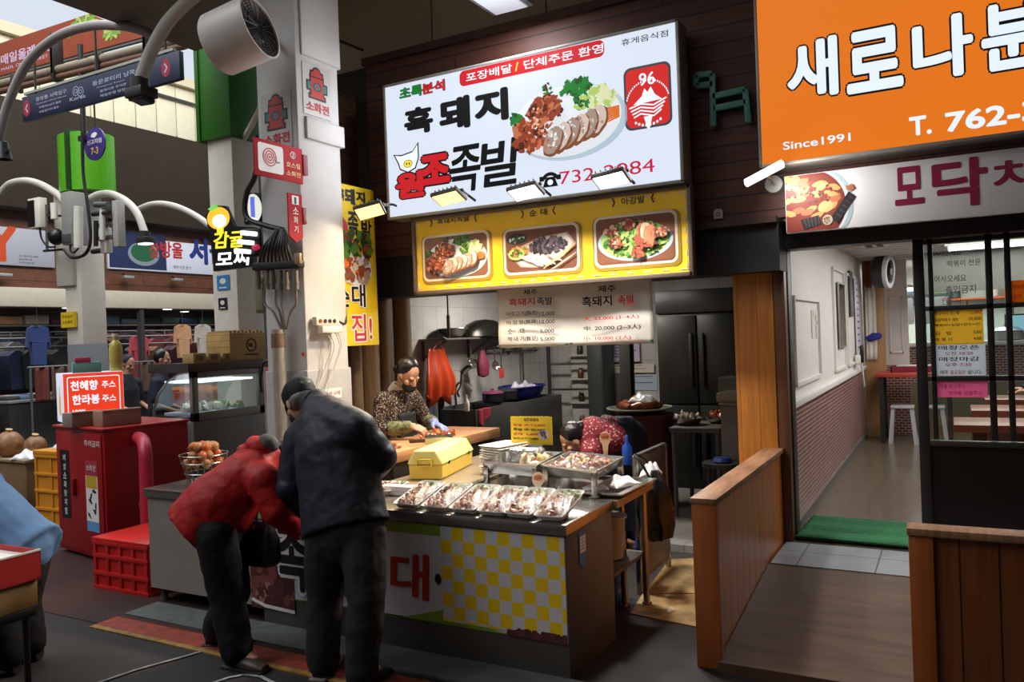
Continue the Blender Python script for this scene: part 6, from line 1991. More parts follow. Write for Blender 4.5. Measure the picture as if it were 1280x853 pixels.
g.fuse('trousers', BT, root, voxel=0.012, smooth=3)
for k in (-0.09,0.09):
 g = G(); shoe(g, L(pel) + sd_ * k + V3(0,0,-0.74),(1,0.05,0)); g.build('shoe', M('black_shoe'), root)
g = G()
c_ = L(hd)
g.ell(c_ + hf @ V3(0,-0.034,0.048),(0.088,0.090,0.088), hf, n=24, k=14)
g.ell(c_ + hf @ V3(0,-0.07,-0.005),(0.065,0.045,0.065), hf, n=18, k=10)
g.ell(c_ + hf @ V3(0,-0.115,-0.03),(0.042,0.038,0.04), hf, n=18, k=10)
g.fuse('hair', HAIRB, root, voxel=0.007, smooth=2, disp=0.006, dscale=0.02)
g = G(); g.ell(c_ + hf @ V3(0,0.062,-0.062),(0.062,0.056,0.046), hf, n=18, k=10); g.build('face_mask', M('black_mask'), root)
g = G(); g.tube([c_ + hf @ V3(-0.05,0.09,-0.05), c_ + hf @ V3(-0.085,0.0,-0.01)], 0.003,6); g.tube([c_ + hf @ V3(0.05,0.09,-0.05), c_ + hf @ V3(0.085,0.0,-0.01)], 0.003,6); g.build('mask_loop', M('black_mask'), root)
g = G(); g.tube([L(nek) + V3(-0.03,0,-0.035), L(nek) + V3(0.005,0,0.03)], [(0.080,0.078),(0.066,0.064)], 20, side=sd_); g.fuse('neck_towel', cloth('white_towel', (196,190,184)), root, voxel=0.008, smooth=2)
g = G(); hand_shape(g, L(wrL_),(0.9,-0.15,-0.3),(0.1,-0.2,-0.95),0.5,-1,1.16); limb(g, [L(elL_.lerp(wrL_, 0.82)), L(wrL_)], [0.044,0.036])
g.fuse('glove', M('blue_glove', (120,136,186),0.4), root, voxel=0.005, smooth=2)
face_parts(root, c_, hf, 0.98)
# ---------- woman bending down behind the pans
root = thing('person', 'person with dark hair in a red patterned top bending down behind the food pans', 'person', (at(770,560, Y=5.7).x, 5.75,0))
O = root.location.copy()
sd_ = Vector((0.45,0.9,0)).normalized()
pel = at(778,546, Y=5.8); che = at(742,543, Y=5.62); nek = at(727,552, Y=5.55); hd = at(716,551, Y=5.5)
shN, shF = at(738,566, Y=5.5), at(742,548, Y=5.75)
elN, wrN = shN + V3(-0.03,-0.02,-0.22), shN + V3(-0.10,-0.05,-0.40)
elF, wrF = shF + V3(-0.05,0.0,-0.22), shF + V3(-0.14,-0.05,-0.40)
hf = frame((-0.60,-0.45,-0.66))
g = G()
limb(g, [L(pel), L(pel.lerp(che, 0.5)), L(che), L(nek)], [(0.15,0.11),(0.13,0.10),(0.15,0.10),(0.055,0.055)], side=sd_)
limb(g, [L(nek), L(hd)], [0.052,0.05])
for s_, e_, w_ in ((shN, elN, wrN),(shF, elF, wrF)):
 limb(g, [L(che.lerp(s_, 0.6)), L(s_), L(e_), L(w_)], [0.055,0.048,0.04,0.026])
hz = pel.z
for k in (-0.09,0.09):
 limb(g, [L(pel) + sd_ * k, L(pel) + sd_ * k + V3(-0.03,0,-hz * 0.5), V3(L(pel).x, L(pel).y, 0.1) + sd_ * k], [0.085,0.058,0.042])
 g.ell(V3(L(pel).x - 0.05, L(pel).y - 0.03,0.04) + sd_ * k, (0.10,0.05,0.035))
head_shape(g, L(hd), hf, 0.95)
hand_shape(g, L(wrN),(-0.2,-0.1,-0.9),(0.5,0,0),0.6,1,0.95)
hand_shape(g, L(wrF),(-0.2,-0.1,-0.9),(0.5,0,0),0.6,-1,0.95)
g.fuse('body', SKIN, root, voxel=0.006, smooth=2)
RP = M('red_dotted_print', (150,34,52),0.8, var=0.3, scale=14)
nt = RP.node_tree
vo = nt.nodes.new('ShaderNodeTexVoronoi'); vo.inputs['Scale'].default_value = 46
tc = nt.nodes.new('ShaderNodeTexCoord'); lt_ = nt.nodes.new('ShaderNodeMath'); lt_.operation = 'LESS_THAN'; lt_.inputs[1].default_value = 0.30
mx = nt.nodes.new('ShaderNodeMix'); mx.data_type = 'RGBA'
mx.inputs['A'].default_value = lin((118,24,40)) + (1,); mx.inputs['B'].default_value = lin((190,150,140)) + (1,)
nt.links.new(tc.outputs['Object'], vo.inputs['Vector']); nt.links.new(vo.outputs['Distance'], lt_.inputs[0]); nt.links.new(lt_.outputs[0], mx.inputs['Factor']); nt.links.new(mx.outputs['Result'], nt.nodes['Principled BSDF'].inputs['Base Color'])
g = G()
limb(g, [L(pel.lerp(che, 0.2)), L(pel.lerp(che, 0.6)), L(che), L(che.lerp(nek, 0.7))], [(0.17,0.14),(0.18,0.145),(0.18,0.14),(0.10,0.09)], side=sd_, n=20)
for s_, e_, w_ in ((shN, elN, wrN),(shF, elF, wrF)):
 limb(g, [L(che.lerp(s_, 0.5)), L(s_), L(e_), L(w_)], [0.09,0.082,0.066,0.05])
g.fuse('top', RP, root, voxel=0.010, smooth=4, disp=0.015, dscale=0.07)
g = G()
limb(g, [L(pel.lerp(che, 0.22)), L(pel), L(pel) + V3(0.05,0.03,-0.05)], [(0.18,0.15),(0.185,0.165),(0.17,0.15)], side=sd_, n=20)
for k in (-0.09,0.09):
 limb(g, [L(pel) + sd_ * k, L(pel) + sd_ * k + V3(-0.03,0,-hz * 0.5), V3(L(pel).x, L(pel).y, 0.1) + sd_ * k], [0.125,0.092,0.08])
g.fuse('trousers', cloth('navy_trousers', (30,36,52)), root, voxel=0.011, smooth=4, disp=0.012, dscale=0.08)
for k in (-0.09,0.09):
 g = G(); shoe(g, V3(L(pel).x, L(pel).y, 0.1) + sd_ * k, (-0.8,-0.5,0)); g.build('shoe', M('black_shoe'), root)
g = G()
c_ = L(hd)
g.ell(c_ + hf @ V3(0,-0.034,0.045),(0.087,0.092,0.090), hf, n=24, k=14)
g.ell(c_ + hf @ V3(0,-0.11,0.03),(0.05,0.045,0.05), hf, n=18, k=10)
g.fuse('hair', HAIRB, root, voxel=0.007, smooth=2, disp=0.006, dscale=0.02)
g = G(); g.ell(c_ + hf @ V3(0,0.066,-0.060),(0.055,0.048,0.045), hf, n=18, k=10); g.build('face_mask', M('grey_mask', (120,108,112),0.7), root)
face_parts(root, c_, hf, 0.95)
# ---------- passer-by in pale blue at the left edge of the picture, bent forward
root = thing('person', 'person in a pale blue jacket bending forward at the left edge of the photo', 'person', (at(15,850, Y=2.45).x, 2.45,0))
O = root.location.copy()
fw_ = Vector((-0.90,-0.42,0)).normalized()
sd_ = Vector((-0.42,0.90,0)).normalized()
pel = at(18,684, Y=2.45)
che = pel + fw_ * 0.27 + V3(0,0,0.31); nek = che + fw_ * 0.18 + V3(0,0,0.06); hd = nek + fw_ * 0.13 + V3(0,0,0.03)
hf = frame(fw_ * 0.7 + V3(0,0,-0.7))
g = G()
limb(g, [L(pel), L(pel.lerp(che, 0.5)), L(che), L(nek)], [(0.15,0.11),(0.13,0.10),(0.15,0.10),(0.055,0.055)], side=sd_)
limb(g, [L(nek), L(hd)], [0.052,0.05])
for k in (-1,1):
 s_ = che + sd_ * 0.17 * k
 limb(g, [L(che.lerp(s_, 0.6)), L(s_), L(s_) + fw_ * 0.05 + V3(0,0,-0.26), L(s_) + fw_ * 0.2 + V3(0,0,-0.42)], [0.055,0.048,0.04,0.026])
 hand_shape(g, L(s_) + fw_ * 0.2 + V3(0,0,-0.42), fw_ + V3(0,0,-0.6), V3(0,0,-1),0.6, k)
 limb(g, [L(pel) + sd_ * 0.09 * k, L(pel) + sd_ * 0.09 * k + fw_ * 0.04 + V3(0,0,-pel.z * 0.5), V3(L(pel).x, L(pel).y, 0.1) + sd_ * 0.09 * k], [0.085,0.058,0.042])
 g.ell(V3(L(pel).x, L(pel).y, 0.04) + fw_ * 0.06 + sd_ * 0.09 * k, (0.10,0.06,0.035))
head_shape(g, L(hd), hf, 0.95)
g.fuse('body', SKIN, root, voxel=0.007, smooth=2)
g = G()
h0 = pel - fw_ * 0.10 + V3(0,0,-0.06)
limb(g, [L(h0), L(pel), L(pel.lerp(che, 0.5)), L(che), L(che.lerp(nek, 0.7))], [(0.225,0.19),(0.215,0.19),(0.205,0.18),(0.20,0.15),(0.1,0.09)], side=sd_, n=22, open_start=True)
for k in (-1,1):
 s_ = che + sd_ * 0.17 * k
 limb(g, [L(che.lerp(s_, 0.5)), L(s_), L(s_) + fw_ * 0.05 + V3(0,0,-0.26), L(s_) + fw_ * 0.18 + V3(0,0,-0.40)], [0.10,0.09,0.075,0.055])
g.fuse('jacket', cloth('pale_blue_cloth', (92,126,168),0.8,0.15,6,0.15), root, voxel=0.012, smooth=5, disp=0.02, dscale=0.14)
g = G()
limb(g, [L(pel), L(pel) - V3(0,0,0.14)], [(0.175,0.15),(0.17,0.15)], side=sd_, n=20)
for k in (-1,1):
 limb(g, [L(pel) + sd_ * 0.09 * k - V3(0,0,0.05), L(pel) + sd_ * 0.09 * k + fw_ * 0.04 + V3(0,0,-pel.z * 0.5), V3(L(pel).x, L(pel).y, 0.1) + sd_ * 0.09 * k], [0.13,0.098,0.085])
g.fuse('trousers', BT, root, voxel=0.012, smooth=4, disp=0.012, dscale=0.08)
for k in (-1,1):
 g = G(); shoe(g, V3(L(pel).x, L(pel).y, 0.1) + sd_ * 0.09 * k, fw_); g.build('shoe', M('black_shoe'), root)
g = G(); g.ell(L(hd) + hf @ V3(0,-0.025,0.035),(0.086,0.10,0.092), hf, n=24, k=14); g.build('hair', HAIRB, root)
face_parts(root, L(hd), hf, 0.95)
# ---- pillar fittings
def on_pillar(px, py):
 return at(px, py, X=PX0)
# hydrant posters: right face (x = PX0) and front face (y = 4.35)
HYD = [M('poster_clear', (196,192,188),0.35), M('hydrant_red', (180,52,44),0.5), M('hydrant_outline', (34,34,36),0.5), M('hydrant_teal', (52,118,120),0.5)]
def hydrant_poster(F, label, text):
 t = thing('hydrant_poster', label, 'poster', F.org, F.rotz)
 w, h = F.w, F.h
 g = G(); g.box(0, w, -0.003,0.001,0, h); g.build('sheet', HYD[0], t, smooth=False)
 c, b, k = w * 0.5, h * 0.36, h * 0.58
 P = []
 for gr, m in ((0.012,2),(0.0,1)):
  P.append((rect(c - 0.22 * w - gr, b - gr, c + 0.22 * w + gr, b + 0.72 * k + gr), m))
  P.append((rect(c - 0.34 * w - gr, b + 0.26 * k - gr, c + 0.34 * w + gr, b + 0.50 * k + gr), m if m == 2 else 3))
  P.append((rect(c - 0.20 * w - gr, b + 0.72 * k, c + 0.20 * w + gr, b + 0.86 * k + gr), m))
  P.append((oval(c, b + 0.88 * k, 0.12 * w + gr, 0.12 * k + gr, 18), m))
  P.append((rect(c - 0.27 * w - gr, b - gr, c + 0.27 * w + gr, b + 0.07 * k + gr), m))
 P.append((rect(c - 0.22 * w, b + 0.2 * k, c + 0.22 * w, b + 0.58 * k),1))
 P += [(oval(c, b + 0.38 * k, 0.14 * w, 0.15 * k, 20),2),(oval(c, b + 0.38 * k, 0.11 * w, 0.12 * k, 20),3),(oval(c, b + 0.38 * k, 0.05 * w, 0.055 * k, 16),1)]
 P.append((rect(c - 0.24 * w, b + 0.68 * k, c + 0.24 * w, b + 0.72 * k),2))
 flat(t, 'hydrant_print', P, HYD, 1, y0=-0.003)
 lettering(t, text, c, h * 0.08, h * 0.19, REDINK, w=w * 0.84, layer=1, bold=0.03, align='C', y0=-0.003)
 return t
F = Face(plane_of(Xv=PX0 + 0.003),(377,76),(414,152), 'Y')
hydrant_poster(F, 'higher clear poster of a red fire hydrant on the right face of the white pillar', '소화전')
F = Face(plane_of(4.347),(326,120),(366,182))
hydrant_poster(F, 'clear poster of a red fire hydrant above the red hose sign on the pillar', '소화전')
# red flag signs standing off the pillar edge
SR = M('safety_red', (176,22,34),0.65, spec=0.25)
FX = PX0 + 0.03
a, b = at(318,172, X=FX), at(378,229, X=FX)
y1 = at(378,200, X=FX).y
y0_ = at(318,200, X=FX).y
zt, zb = at(318,171, X=FX).z, at(318,218, X=FX).z
t = thing('hose_sign', 'red flag sign with a white hose reel picture on the pillar', 'sign', (FX, y0_, zb), PI / 2)
w, h = y1 - y0_, zt - zb
g = G(); g.box(0, w, 0,0.012,0, h, 0,0.003); g.build('plate', SR, t)
flat(t, 'white_field', [(rrect(0.07 * w, 0.14 * h, 0.58 * w, 0.9 * h, 0.02),0)], [WHITEINK], 1)
c = (0.30 * w, 0.55 * h)
flat(t, 'reel_print', [(ring(c[0], c[1], 0.018 * k, 0.018 * k + 0.009,24),0) for k in range(1,4)] + [(oval(c[0], c[1], 0.009,0.009,12),0),(stroke([(c[0] + 0.05, c[1] - 0.01),(c[0] + 0.07, c[1] - 0.03),(c[0] + 0.09, c[1] - 0.02)], 0.008),1)], [REDINK, INK], 2)
CR_ = M('print_sand', (240,200,140),0.5)
lettering(t, '②', 0.79 * w, 0.66 * h, 0.2 * h, WHITEINK, layer=1, align='C', bold=0.01)
lettering(t, '호스릴', 0.64 * w, 0.40 * h, 0.15 * h, CR_, w=0.3 * w, layer=1, bold=0.012)
lettering(t, '소화전', 0.64 * w, 0.16 * h, 0.15 * h, CR_, w=0.3 * w, layer=1, bold=0.012)
g = G(); g.box(w, w + 0.05,-0.008,0.03, h * 0.28, h * 0.86,0,0.006); g.build('bracket', M('safety_red_dark', (136,24,32),0.4), t)
zt, zb = at(361,241, X=FX).z, at(361,302, X=FX).z
y0_, y1 = at(361,270, X=FX).y, at(378,270, X=FX).y
t = thing('extinguisher_sign', 'narrow red arrow-shaped flag sign reading downward on the pillar', 'sign', (FX, y0_, zb), PI / 2)
w, h = y1 - y0_, zt - zb
g = G(); g.prism([(0,0.12 * h),(w / 2,0),(w, 0.12 * h),(w, h),(0, h)], lambda a, b, d: Vector((a, d, b)),0,0.012); g.build('plate', SR, t)
flat(t, 'white_field', [(rect(0.25 * w, 0.78 * h, 0.75 * w, 0.96 * h),0),(rect(0.42 * w, 0.79 * h, 0.58 * w, 0.93 * h),1)], [WHITEINK, INK], 1)
for k, ch in enumerate('소화기'):
 lettering(t, ch, 0.5 * w, h * (0.58 - 0.19 * k),0.14 * h, WHITEINK, layer=1, bold=0.012, align='C')
g = G(); g.box(w, w + 0.04,-0.006,0.03, h * 0.4, h * 0.75,0,0.006); g.build('bracket', M('safety_red_dark'), t)
# little holes, notice and red sticker
p = on_pillar(418,493)
F = Face(plane_of(Xv=PX0 + 0.014),(403,487),(427,497), 'Y')
t = thing('pillar_notice', 'tiny white notice with red text low on the right face of the pillar', 'notice', F.org, PI / 2)
g = G(); g.box(0, F.w, -0.002,0.001,0, F.h); g.build('sheet', WHITEINK, t, smooth=False)
lettering(t, '금연 구역', F.w * 0.1, F.h * 0.3, F.h * 0.4, REDINK, w=F.w * 0.8, layer=1, y0=-0.002)
p = at(379,443, Y=4.333)
g = G(); g.box(-0.012,0.012,-0.002,0.001,-0.012,0.012)
tag(g.build('red_sticker', REDINK, loc=p, smooth=False), 'tiny red square sticker on the front face of the pillar', 'sticker')
# socket outlets with white leads
p = on_pillar(402,404)
t = thing('socket_strip', 'white socket strip with plugs and leads on the right face of the pillar', 'socket', (PX0 + 0.015, p.y, p.z), PI / 2)
IV = M('ivory_plastic', (206,196,178),0.4)
g = G(); g.box(-0.12,0.13,-0.045,0.0,-0.02,0.045,0,0.008); g.build('body', IV, t)
g = G(); g.box(-0.10,0.12,-0.085,-0.03,-0.075,-0.025,0,0.008); g.build('adapter', M('ivory_plastic_pale', (222,214,198),0.4), t)
for k in range(4):
 g = G(); g.cyl((-0.08 + 0.05 * k, -0.052,0.012),(-0.08 + 0.05 * k, -0.044,0.012),0.015, None, 14); g.build('outlet', M('dark_outlet' if k else 'red_outlet', (60,50,46) if k else (150,60,44),0.4), t)
for k, (u, v, q) in enumerate((((-0.03),-0.06,-0.10),((0.0),-0.06,-0.06),((0.06),-0.06,-0.02),((0.08),-0.05,0.02))):
 g = G(); g.tube(smooth_path([(u, -0.05, v),(u + 0.03,-0.07, v - 0.12),(u - 0.03,-0.04, v - 0.30),(q - 0.05,-0.03, v - 0.50),(q - 0.06,-0.03, v - 0.85)]),0.004,6); g.build('lead', M('white_lead', (214,206,196),0.5), t)
g = G(); g.tube(smooth_path([(0.12,-0.03,0.02),(0.2,-0.03,-0.01),(0.28,0.02,0.05),(0.30,0.06,0.3),(0.29,0.07,0.9)]),0.008,8); g.build('black_lead', M('black_rubber'), t)
# conduit and cable nest on the front face
t = thing('cable_nest', 'nest of black cables and steel conduit ends on the front of the pillar', 'cables', at(346,335, Y=4.3))
o_ = t.location.copy()
def q4(px, py, Yv=4.28):
 return at(px, py, Y=Yv) - o_
g = G()
for px in (322,334,340,350,357,369):
 g.cyl(q4(px, 338), q4(px + 1,362),0.021, None, 14)
 g.cyl(q4(px + 0.6,351), q4(px + 0.8,355),0.025, None, 14)
g.build('conduit_end', M('galvanised', (140,130,118),0.45,0.4, var=0.2, scale=20), t)
g = G(); g.bar(q4(319,334), q4(377,330),0.07,0.055,0,(0,0,1),0.01); g.build('cable_tray', M('black_rubber'), t)
g = G(); g.bar(q4(369,324,4.22), q4(376,323,4.22),0.03,0.075,0,(0,0,1),0.008); g.build('junction', M('tan_plastic', (160,124,92),0.5), t)
rg = random.Random(2)
for k in range(9):
 g = G()
 g.tube(smooth_path([q4(324 + 5.4 * k, 333), q4(328 + 4 * k, 312,4.22), q4(338 + 2.5 * k, 295 + rg.uniform(-3,3),4.24), q4(346 + k, 286,4.28)]),0.012,8)
 g.build('cable', M('black_grey_cable', (40,36,34),0.5), t)
g = G(); g.tube(smooth_path([q4(352,287), q4(335,283), q4(312,275), q4(306,262), q4(309,240), q4(318,222), q4(322,200), q4(320,170)], 8),0.02,8); g.build('main_cable', M('black_rubber'), t)
for k, (a_, b_) in enumerate((((331,362),(352,412)),((345,362),(354,412)),((352,362),(356,412)),((370,362),(358,412)))):
 g = G(); g.tube(smooth_path([q4(*a_), q4(a_[0], (a_[1] + 18)), q4((a_[0] + b_[0]) / 2, b_[1] - 22), q4(*b_)]),0.009,8); g.build('thin_cable', M('grey_cable', (120,108,96),0.5), t)
pb = at(351,412, Y=4.29)
t = thing('steel_conduit', 'thick grey conduit pipe running down the front of the pillar', 'pipe', (pb.x, 4.26,0))
g = G(); g.cyl((0,0,0),(0,0, pb.z),0.047, None, 22); g.build('pipe', M('worn_pipe', (176,166,152),0.45,0.2, var=0.3, scale=10, stretch=(3,3,0.6)), t)
g = G(); g.cyl((0,0, pb.z - 0.13),(0,0, pb.z - 0.03),0.05, None, 22); g.build('collar', M('rust_band', (136,104,80),0.6, var=0.3), t)
# grey meter box left of the pillar
a = at(322,372, Y=4.5)
t = thing('meter_box', 'olive-grey electric box on the left edge of the white pillar', 'box', (PX0 - 0.39,4.42, a.z))
g = G(); g.box(-0.10,-0.005,-0.07,0.1,-0.13,0.15,0,0.008); g.build('body', M('olive_grey_box', (120,112,94),0.5), t)
g = G(); g.box(-0.09,-0.015,-0.078,-0.07,-0.11,0.13,0,0.004); g.build('cover', M('olive_grey_cover', (132,124,104),0.5), t)
# drum fan on the pillar
FC = at(297,46, Y=3.95)
t = thing('drum_fan', 'large white drum fan with dark grille at the top of the pillar', 'fan', FC)
ax = (at(322,40, Y=3.80) - at(262,62, Y=4.25)).normalized()
ax = Vector((0.95,0.22,0.24)).normalized()
rad = 0.21
g = G()
q = ax.orthogonal().normalized(); q2 = ax.cross(q)
def circ(d, r, n=40):
 return [ax * d + q * (r * math.cos(2 * PI * k / n)) + q2 * (r * math.sin(2 * PI * k / n)) for k in range(n)]
g.rings([circ(-0.17, rad * 0.55), circ(-0.17, rad * 0.93), circ(-0.15, rad), circ(0.17, rad * 1.02), circ(0.185, rad * 1.04), circ(0.185, rad * 0.98), circ(-0.10, rad * 0.95), circ(-0.10,0.02)])
g.build('drum', M('fan_white', (206,198,190),0.45, var=0.06), t)
g = G()
for k in range(1,12):
 g.tube([p for p in circ(0.17, rad * k / 11.5,32)], 0.0035,5, close=True)
for k in range(18):
 th = 2 * PI * k / 18
 g.tube([ax * 0.175 + (q * math.cos(th) + q2 * math.sin(th)) * 0.03, ax * 0.17 + (q * math.cos(th) + q2 * math.sin(th)) * rad], 0.003,5)
g.build('grille', M('fan_grille', (52,52,52),0.4,0.4), t)
g = G()
for k in range(5):
 th = 2 * PI * k / 5
 e = q * math.cos(th) + q2 * math.sin(th); e2 = q * math.cos(th + 0.6) + q2 * math.sin(th + 0.6)
 g.poly([ax * 0.06 + e * 0.03, ax * 0.02 + e * rad * 0.9, ax * 0.10 + e2 * rad * 0.88, ax * 0.10 + e2 * 0.03])
g.cyl(ax * 0.0, ax * 0.13,0.05,0.045)
o = g.build('blades', M('fan_dark', (40,40,42),0.5), t); sdm = o.modifiers.new('t', 'SOLIDIFY'); sdm.thickness = 0.004
g = G(); g.tube([V3(0,0,0), V3(0.05,0.25,0.02), V3(PX0 - 0.2,4.36, FC.z + 0.12) - FC], 0.022,10); g.build('arm', M('pale_metal'), t)
# ---- left of the pillar: second post with sign
GP = M('leaf_green_cladding', (78,158,30),0.4, var=0.08)
GPD = M('dark_green_cladding', (46,112,24),0.4, var=0.08)
WP = M('white_steel_post', (232,226,212),0.5, var=0.08)
Yp = 6.0
a, b = at(264,300, Y=Yp), at(294,300, Y=Yp)
t = struct(thing('pillar_lane', '', '', (a.x, Yp, 0)))
for k_ in ('label', 'category'):
 del t[k_]
w = b.x - a.x
zg0, zg1 = at(285,172, Y=Yp).z, 5.6
g = G(); g.box(0, w, 0, w, 0, zg1,0,0.006); g.build('pillar_shaft', WP, t)
g = G(); g.box(-0.06, w + 0.06,-0.06, w + 0.06, zg0, zg1,0,0.006); g.box(-0.075,-0.02,-0.075, w + 0.065, zg0 - 0.01, zg1,0,0.004); g.build('pillar_green', GPD, t)
g = G(); g.cyl((w, w / 2, zg0 + 0.02),(PX0 - 0.39 - a.x, 4.6 - Yp + 0.1, zg0 + 0.04),0.03); g.build('pillar_tie', WP, t)
pz = at(280,350, Y=Yp - 0.005)
for k, (p0, p1, col, lb) in enumerate((((271,345),(287,362),(52,130,190), 'small blue poster on the grey post left of the pillar'),((273,373),(284,387),(30,30,32), 'small black square notice on the grey post left of the pillar'))):
 F = Face(plane_of(Yp - 0.008), p0, p1)
 q = thing('post_notice', lb, 'notice', F.org)
 g = G(); g.box(0, F.w, -0.003,0.002,0, F.h); g.build('sheet', M('notice_%s' % ('sky', 'ink')[k], col, 0.5), q, smooth=False)
 flat(q, 'mark', [(oval(F.w / 2, F.h * 0.6, F.w * 0.25, F.h * 0.2,14),0),(rect(F.w * 0.2, F.h * 0.12, F.w * 0.8, F.h * 0.2),0)], [WHITEINK], 1, y0=-0.003)
# neon tangerine sign
Yn = 4.75
F = Face(plane_of(Yn),(255,258),(306,335))
t = thing('neon_sign', 'black-edged neon sign with a glowing tangerine and yellow and white lettering', 'sign', F.org, R(14))
w, h = F.w, F.h
g = G(); g.prism([(0.15 * w, 0.0),(1.0 * w, 0.04 * h),(1.05 * w, 0.62 * h),(0.62 * w, 0.66 * h),(0.45 * w, 0.98 * h),(0.2 * w, 1.0 * h),(0.02 * w, 0.85 * h),(0.1 * w, 0.6 * h)], lambda a, b, d: Vector((a, d, b)),0,0.05)
g.build('backing', M('black_acrylic', (18,17,18),0.35), t)
NY, NW = M('neon_yellow', (236,214,40),0.4, em=1.3), M('neon_white', (246,246,240),0.4, em=1.6)
NO, NG = M('neon_orange', (246,168,40),0.4, em=1.3), M('neon_green', (110,200,80),0.4, em=1.0)
c = (0.30 * w, 0.80 * h)
flat(t, 'tangerine', [(oval(c[0], c[1], 0.24 * w, 0.17 * h, 26),0),(oval(c[0] + 0.02 * w, c[1] - 0.045 * h, 0.15 * w, 0.10 * h, 20),1),([(c[0] - 0.22 * w, c[1] + 0.15 * h),(c[0] - 0.05 * w, c[1] + 0.22 * h),(c[0] + 0.02 * w, c[1] + 0.16 * h),(c[0] - 0.14 * w, c[1] + 0.11 * h)], 2),(rect(c[0] - 0.04 * w, c[1] - 0.24 * h, c[0] + 0.1 * w, c[1] - 0.15 * h),3)], [NO, NW, NG, NY], 1)
lettering(t, '감귤', 0.16 * w, 0.34 * h, 0.25 * h, NY, w=0.66 * w, layer=1, bold=0.025, shear=0.12)
lettering(t, '모찌', 0.2 * w, 0.06 * h, 0.23 * h, NW, w=0.7 * w, layer=1, bold=0.025, shear=0.12)
g = G(); g.cyl((w * 0.9,0.03, h * 0.3),(w * 1.6,0.2, h * 0.32),0.012); g.build('arm', M('dark_steel'), t)
# its lit sister panels seen edge-on beside the pillar
for k, (p0, p1, rot_, lb, cols) in enumerate((((305,243),(322,277),30, 'small glowing round sign with blue and white stripes left of the pillar', ((90,110,214),(226,230,214))),((303,288),(320,318),20, 'stack of small white lamps beside the neon tangerine sign', ((240,244,240),(200,206,200))))):
 F = Face(plane_of(4.62), p0, p1)
 q = thing('small_lightbox' if k == 0 else 'lamp_cluster', lb, 'sign' if k == 0 else 'lamp', F.org, R(rot_))
 g = G(); g.box(-0.01, F.w + 0.01,0,0.05,-0.01, F.h + 0.01,0,0.01); g.build('casing', M('black_acrylic'), q)
 if k == 0:
  flat(q, 'lit_face', [(oval(F.w / 2, F.h / 2, F.w / 2, F.h / 2,24),1),(rect(F.w * 0.35, F.h * 0.1, F.w * 0.6, F.h * 0.9),0),(oval(F.w * 0.35, F.h * 0.12, F.w * 0.3, F.h * 0.08),2)], [M('glow_blue', cols[0], 0.4, em=0.9), M('glow_cream', cols[1], 0.4, em=0.8), M('neon_white')], 1)
 else:
  for j in range(3):
   g = G(); g.obox((F.w * 0.5 - 0.03 * j, -0.03, F.h * (0.84 - 0.34 * j)),(F.w * 1.0,0.03,0.035), Euler((0, R(8),0)).to_matrix(),0,0.008); g.build('lamp_tube', M('neon_white'), q)
  g = G(); g.ell((F.w * 0.9,-0.03, F.h * 0.28),(0.035,0.02,0.025)); g.build('red_lamp', M('red_glow', (200,40,70),0.4, em=0.6), q)
# ---- first post with green head, boxes and lamp arcs
Yq = 7.2
a, b = at(84,420, Y=Yq), at(104,420, Y=Yq)
t = struct(thing('pillar_market', '', '', (a.x, Yq, 0)))
for k_ in ('label', 'category'):
 del t[k_]
w = b.x - a.x
zg0, zg1 = at(95,240, Y=Yq).z, at(95,168, Y=Yq).z
zgrey = at(95,431, Y=Yq).z
g = G(); g.box(0, w, 0, w, zgrey, zg0 + 0.2,0,0.008); g.build('pillar_shaft', WP, t)
g = G(); g.box(-0.004, w + 0.004,-0.004, w + 0.004,0, zgrey, 0,0.008); g.build('pillar_base', M('post_grey', (120,126,130),0.5), t)
zc0 = at(85,358, Y=Yq).z
g = G(); g.box(-0.11, w * 0.75,-0.06, w - 0.03, zc0, zg0,0,0.01); g.build('pillar_sleeve', M('post_pale', (196,190,178),0.5), t)
g = G()
n = 20
prof = [Vector((-0.18 + 0.0,0,0))]
x0, x1 = at(71,200, Y=Yq).x - a.x, at(116,200, Y=Yq).x - a.x
g.rings([[Vector(((x0 + x1) / 2 + (x1 - x0) / 2 * math.cos(2 * PI * k / n), w / 2 + (x1 - x0) * 0.42 * math.sin(2 * PI * k / n), z)) for k in range(n)] for z in (zg0, zg1)])
g.build('pillar_green', M('bright_green_cladding', (88,170,26),0.35, var=0.06), t)
g = G(); g.box((x0 + x1) / 2 + (x1 - x0) * 0.12,(x0 + x1) / 2 + (x1 - x0) * 0.16,-(x1 - x0) * 0.25, w, zg0, zg1 + 0.04); g.build('pillar_seam', M('dark_green_seam', (30,60,24),0.5), t)
PQ = t.location.copy()
# black cable along it
g = G(); g.tube(smooth_path([at(103,165, Y=Yq - 0.4), at(104,215, Y=Yq - 0.4), at(110,260, Y=Yq - 0.4), at(113,300, Y=Yq - 0.4), at(106,318, Y=Yq - 0.4), at(90,322, Y=Yq - 0.4), at(80,312, Y=Yq - 0.4)]),0.022,8)
tag(g.build('loop_cable', M('black_rubber')), 'black cable looping down the green-headed post', 'cable')
